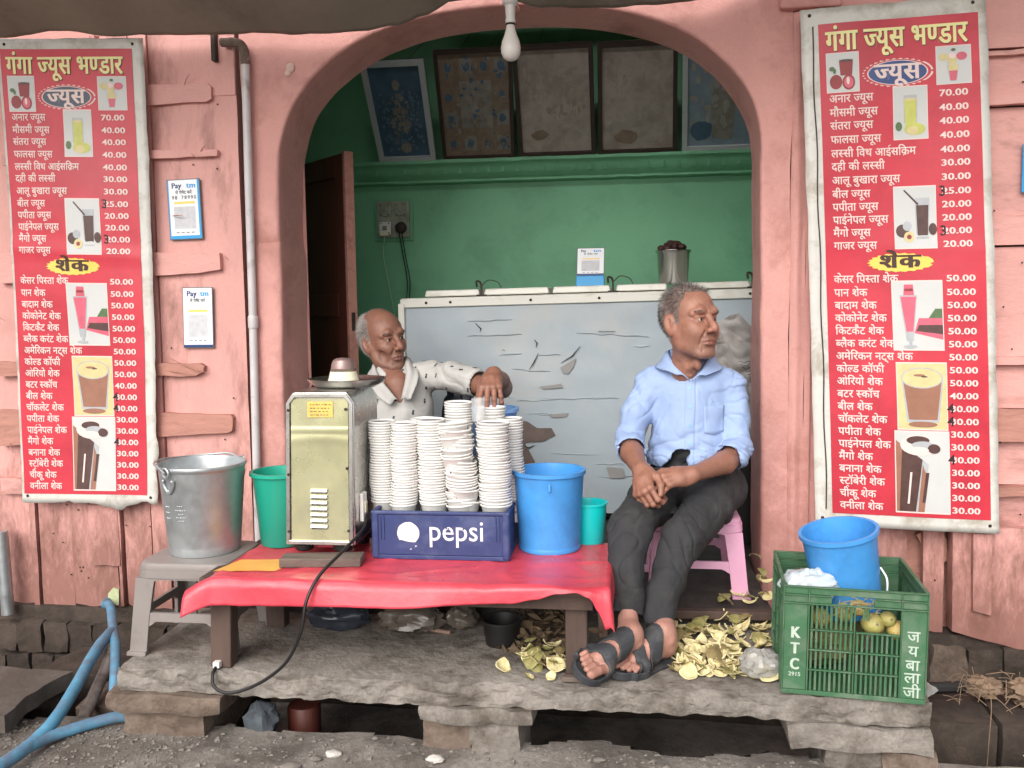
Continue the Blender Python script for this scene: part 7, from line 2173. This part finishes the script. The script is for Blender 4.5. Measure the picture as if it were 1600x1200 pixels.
sf.planes((-.1, -.36, .64), (.10, -.24, .86), [((.004, -.278, .746), (.05, .9, -.43) if False else (-.05, .93, .30))], 'cut') if False else None
# cuffs end square, with the arm coming out of a hollow
sf.cone((.006, -.30, .742), (.004, -.262, .752), .044, .042, .003, 'cut'); sf.cone((.304, -.300, .714), (.334, -.256, .726), .044, .042, .003, 'cut')
sf.planes((-.09, -.36, .64), (.075, -.26, .82), [((.004, -.290, .745), (-.10, 1.0, .30))], 'cut') if False else None
# neck opening
sf.path([(.195, -.10, 1.10), (.196, -.165, 1.065), (.197, -.208, 1.048)], [.056, .058, .042], .004, 'cut')
P, Q = sf.mesh(); shirt = np_mesh('shirt', [(P, Q)], M['shirtblue'], M1, None, org)
def shirt_folds(P, N_):
    sd = np.minimum(1, np.abs(P[:, 0] - .197) / .14)
    a = cloth_fold(8, .0070, (11, 8, 8))(P, N_)
    arm = np.exp(-(np.minimum(np.abs(P[:, 0] - .0), np.abs(P[:, 0] - .365)) / .05) ** 2)
    a += .0042 * arm * np.sin(P[:, 2] * 75 + 22 * P[:, 0] * np.sign(.19 - P[:, 0]) + 5 * vnoise(P * 10))
    a += .005 * np.exp(-((P[:, 2] - .73) / .04) ** 2) * np.sin(P[:, 2] * 90 + 4 * vnoise(P * 12)) * (1 - arm)
    # gathered folds: under the arms, across the belly, in the crook of the elbows
    rg_ = lambda s_: (1 - np.abs(np.sin(s_))) ** 3
    ph = P[:, 2] * 34 + np.abs(P[:, 0] - .197) * 62 + 3.2 * vnoise(P * 11 + 4)
    a -= .0060 * rg_(ph) * np.exp(-((P[:, 2] - .86) / .07) ** 2) * np.clip((sd - .35) / .4, 0, 1) * (1 - arm)
    a -= .0065 * rg_(P[:, 2] * 62 + 26 * (P[:, 0] - .2) * np.sign(P[:, 0] - .2) + 4 * vnoise(P * 13)) * np.exp(-((P[:, 2] - .745) / .045) ** 2) * (1 - .6 * arm)
    a -= .0055 * rg_(P[:, 2] * 48 + P[:, 1] * 30 + 4 * vnoise(P * 12 + 9)) * arm
    pk = np.abs(P[:, 0] - (.197 - .06 * (.97 - P[:, 2]) * .5)); a += .0022 * ((pk < .016) & (P[:, 1] < -.2)) - .0025 * np.exp(-((pk - .018) / .0025) ** 2) * (P[:, 1] < -.2)
    return a
displace(shirt, shirt_folds)
# collar: two leaves folded down
def collar(pts_in, pts_out, m, nm, parent, th=.0026):
    b = B(); I = bez(pts_in, 24); O_ = bez(pts_out, 24); n = min(len(I), len(O_))
    def fn(u, v):
        k = min(n - 1, int(round(u * (n - 1)))); p = I[k].lerp(O_[k], v); p = p + Vector((0, -.004, .010)) * math.sin(math.pi * min(1, v * 1.6)) * (1 if v < .6 else .6)
        return p
    b.grid(fn, n - 1, 8)
    o = b.build(nm, m, parent, smooth=60); md = o.modifiers.new('thick', 'SOLIDIFY'); md.thickness = th; md.offset = 0
    return o
collar([(.196, -.062, 1.058), (.140, -.105, 1.062), (.132, -.175, 1.050), (.155, -.230, 1.010), (.194, -.258, .968)], [(.196, -.048, 1.018), (.112, -.090, 1.018), (.086, -.165, 1.010), (.096, -.212, 1.006), (.130, -.252, 1.000)], M['shirtblue'], 'collar', M1)
collar([(.196, -.062, 1.058), (.252, -.105, 1.062), (.260, -.175, 1.050), (.236, -.230, 1.010), (.200, -.258, .968)], [(.196, -.048, 1.018), (.280, -.090, 1.018), (.306, -.165, 1.008), (.296, -.212, 1.002), (.268, -.250, .996)], M['shirtblue'], 'collar', M1)
def surf_y(ob, x, z, default):
    """front surface of a garment at x,z"""
    dg = bpy.context.evaluated_depsgraph_get(); w_ = WLOC[ob.name]
    hit, loc, no, _ = ob.ray_cast(Vector((x, -1.5, z)) - w_, Vector((0, 1, 0)))
    return (loc + w_, no) if hit else (Vector((x, default, z)), Vector((0, -1, 0)))
bpy.context.view_layer.update()
for z in (.945, .885, .825, .765):
    p, no = surf_y(shirt, .197 - .03 * (.97 - z), z, -.28)
    b = B(); b.lathe([(.0055, 0), (.0055, .0015), (.003, .002), (0, .0015)], 12, p, no.to_track_quat('Z', 'Y').to_matrix()); b.build('button', M['bluepale'], M1)
# chest pocket
pk = B()
def pock(u, v):
    x, z = lerp(.238, .305, u), lerp(.80, .885, v) - (.008 * (1 - abs(2 * u - 1)) if v < .01 else 0)
    p, no = surf_y(shirt, x, z, -.25); return p + no * .0016
pk.grid(pock, 10, 12); o = pk.build('pocket', M['shirtblue'], M1); md = o.modifiers.new('thick', 'SOLIDIFY'); md.thickness = .0015; md.offset = 1

# ------------------------------------------------------------------ older man behind the table
M['shirtwhite'] = mat('white_printed_cotton', srgb(184, 182, 178), .8, var=.07, vscale=9, bump=.10, bscale=90, dirt=srgb(180, 176, 170), dscale=6, dthr=.6, damt=.5)
M['printdark'] = mat('dark_shirt_print', srgb(46, 50, 56), .8, var=.1)
org = (-.90, .22, .50)
M2 = thing('person', 'older balding man in a white shirt with small dark dashes sitting behind the red table, arm stretched out', 'person', org)
M2['label'] = 'older balding man in a white dash printed shirt sitting behind the red table'
HM2 = Matrix.Translation((-.960, .235, 1.090)) @ Matrix.Rotation(R(47), 4, 'Z') @ Matrix.Rotation(R(-4), 4, 'X') @ Matrix.Rotation(R(-7), 4, 'Y') @ Matrix.Diagonal((.94, 1.0, 1.03, 1.0))
headp, headc = make_head(HM2, True, SK_L, M2, org, (.30, .06), 8)
parts, cols = [headp], [headc]
tr = Fld((-1.2, -.25, .24), (-.38, .36, 1.05), .006)
tr.path([(-.935, .24, .98), (-.90, .235, .88), (-.88, .23, .70), (-.88, .25, .56)], [.046, .078, .085, .095], .04)
tr.path([(-.925, .215, .965), (-.890, .178, .92), (-.872, .160, .86)], [.044, .044, .036], .03); tr.path([(-1.05, .24, .89), (-1.10, .20, .72)], [.036, .030], .02); tr.path([(-.745, .215, .945), (-.60, .10, .937), (-.50, .03, .925)], [.036, .036, .034], .02)
for sx in (-1, 1): tr.path([(-.88 + sx * .09, .22, .545), (-.88 + sx * .11, -.13, .50), (-.88 + sx * .10, -.10, .30)], [.07, .05, .045], .03)
P, Q = tr.mesh(); parts.append((P, Q)); cols.append(np.tile(SK_L, (len(P), 1)))
fa = Fld((-.62, -.40, .86), (-.36, .16, 1.08), .0025)
fa.path([(-.57, .075, .930), (-.455, -.035, .928), (-.440, -.18, .962), (-.438, -.315, .998)], [.036, .037, .033, .0235], .014)
P, Q = fa.mesh(); parts.append((P, Q)); cols.append(np.tile(SK_L, (len(P), 1)) * (1 + .10 * vnoise(P * 40))[:, None])
HL = frame((-.438, -.322, 1.000), (.02, -.80, -.42), (.0, -.42, .80)); arm_l = HL.to_3x3().transposed() @ (Vector((-.440, -.18, .962)) - Vector((-.438, -.315, .998)))
hl = hand_field(-1, [(r_(26), r_(22), r_(12)), (r_(30), r_(24), r_(14)), (r_(34), r_(28), r_(16)), (r_(38), r_(32), r_(18))], [(.015, .022, -.006), (.046, .040, -.020), (.076, .042, -.036), (.098, .036, -.050)], 1.3, arm=arm_l)
P, Q = hl.mesh(); parts.append((xf(HL, P), Q)); cols.append(np.tile(SK_L * 1.05, (len(P), 1)) * (1 + .10 * vnoise(P * 90))[:, None])
np_mesh('body', parts, M['skin'], M2, cols, org)
tf = Fld((-1.15, -.28, .25), (-.62, .42, .72), .006)
tf.ell((-.88, .24, .565), (.155, .12, .10), .03)
for sx in (-1, 1): tf.path([(-.88 + sx * .09, .22, .552), (-.88 + sx * .11, -.14, .505), (-.88 + sx * .10, -.11, .31)], [.086, .07, .058], .03)
P, Q = tf.mesh(); np_mesh('trousers', [(P, Q)], M['trouser'], M2, None, org)
sf = Fld((-1.22, -.12, .52), (-.46, .40, 1.06), .0034)
sf.path([(-1.040, .240, .895), (-.925, .245, .940), (-.760, .220, .958)], [.052, .066, .052], .04)
sf.ell((-.905, .225, .84), (.140, .108, .13), .04); sf.ell((-.885, .215, .70), (.138, .118, .14), .05); sf.ell((-.88, .23, .60), (.160, .128, .08), .04)
sf.cone((-.930, .245, .955), (-.938, .250, 1.02), .070, .056, .03)
sf.path([(-1.045, .240, .885), (-1.092, .215, .79), (-1.105, .180, .71)], [.060, .056, .054], .02)
sf.path([(-.765, .215, .945), (-.665, .145, .950), (-.575, .080, .938)], [.054, .054, .055], .025)
sf.cone((-.53, .045, .932), (-.570, .078, .934), .047, .046, .003, 'cut')
sf.path([(-.940, .28, 1.06), (-.925, .20, 1.03), (-.900, .145, .995)], [.054, .058, .046], .004, 'cut')
sf.path([(-.895, .135, 1.0), (-.875, .105, .93), (-.868, .108, .872)], [.046, .036, .020], .004, 'cut')
P, Q = sf.mesh(); sh2 = np_mesh('shirt', [(P, Q)], M['shirtwhite'], M2, None, org)
displace(sh2, lambda P, N_: cloth_fold(12, .0070, (11, 8, 8))(P, N_) + .003 * np.sin(P[:, 0] * 60 + 14 * P[:, 2] + 5 * vnoise(P * 9)) * np.exp(-((P[:, 0] + .70) / .10) ** 2))
collar([(-.940, .318, 1.018), (-.992, .272, 1.012), (-.985, .205, .985), (-.945, .135, .945), (-.872, .098, .868)], [(-.940, .335, .985), (-1.02, .285, .975), (-1.020, .195, .945), (-.985, .125, .902), (-.905, .093, .850)], M['shirtwhite'], 'collar', M2)
collar([(-.940, .318, 1.018), (-.885, .272, 1.022), (-.868, .205, 1.006), (-.850, .145, .962), (-.860, .098, .868)], [(-.940, .335, .985), (-.85, .285, .99), (-.818, .200, .985), (-.800, .135, .945), (-.822, .098, .872)], M['shirtwhite'], 'collar', M2)
# dashes printed on the shirt: patches laid on the cloth
me = sh2.data; n = len(me.vertices); co = np.empty(n * 3, np.float32); no = np.empty(n * 3, np.float32)
me.vertices.foreach_get('co', co); me.vertices.foreach_get('normal', no); co = co.reshape(-1, 3) + np.array(org); no = no.reshape(-1, 3)
rg = np.random.RandomState(2); pts = []; b = B()
cand = np.where((no[:, 1] < .25) & (co[:, 2] > .66))[0]; rg.shuffle(cand)
for i in cand:
    if len(pts) and np.min(np.linalg.norm(np.array(pts) - co[i], axis=1)) < .050: continue
    pts.append(co[i]); nn = Vector(no[i]).normalized(); t_ = (Vector((.28, 0, 1)) - nn * nn.dot(Vector((.28, 0, 1)))).normalized() if abs(nn.z) < .8 else Vector((.9, -.4, 0)).normalized()
    s_ = nn.cross(t_).normalized(); p = Vector(co[i]) + nn * .0012
    b.add([p - t_ * .0085 - s_ * .0036, p - t_ * .0085 + s_ * .0036, p + s_ * .0040, p - s_ * .0040], [(0, 1, 2, 3)])
    b.add([p + t_ * .0012 - s_ * .0030 + nn * .0003, p + t_ * .0012 + s_ * .0040 + nn * .0003, p + t_ * .0085 + s_ * .0036 + nn * .0002, p + t_ * .0085 - s_ * .0036 + nn * .0002], [(0, 1, 2, 3)])
    if len(pts) > 190: break
b.build('shirt_print', M['printdark'], M2, smooth=0)['kind'] = 'stuff'
plastic_stool('wooden_stool', 'low stool hidden behind the table under the older man', (-.88, .25, .248), .14, .155, .222, 'legwood')
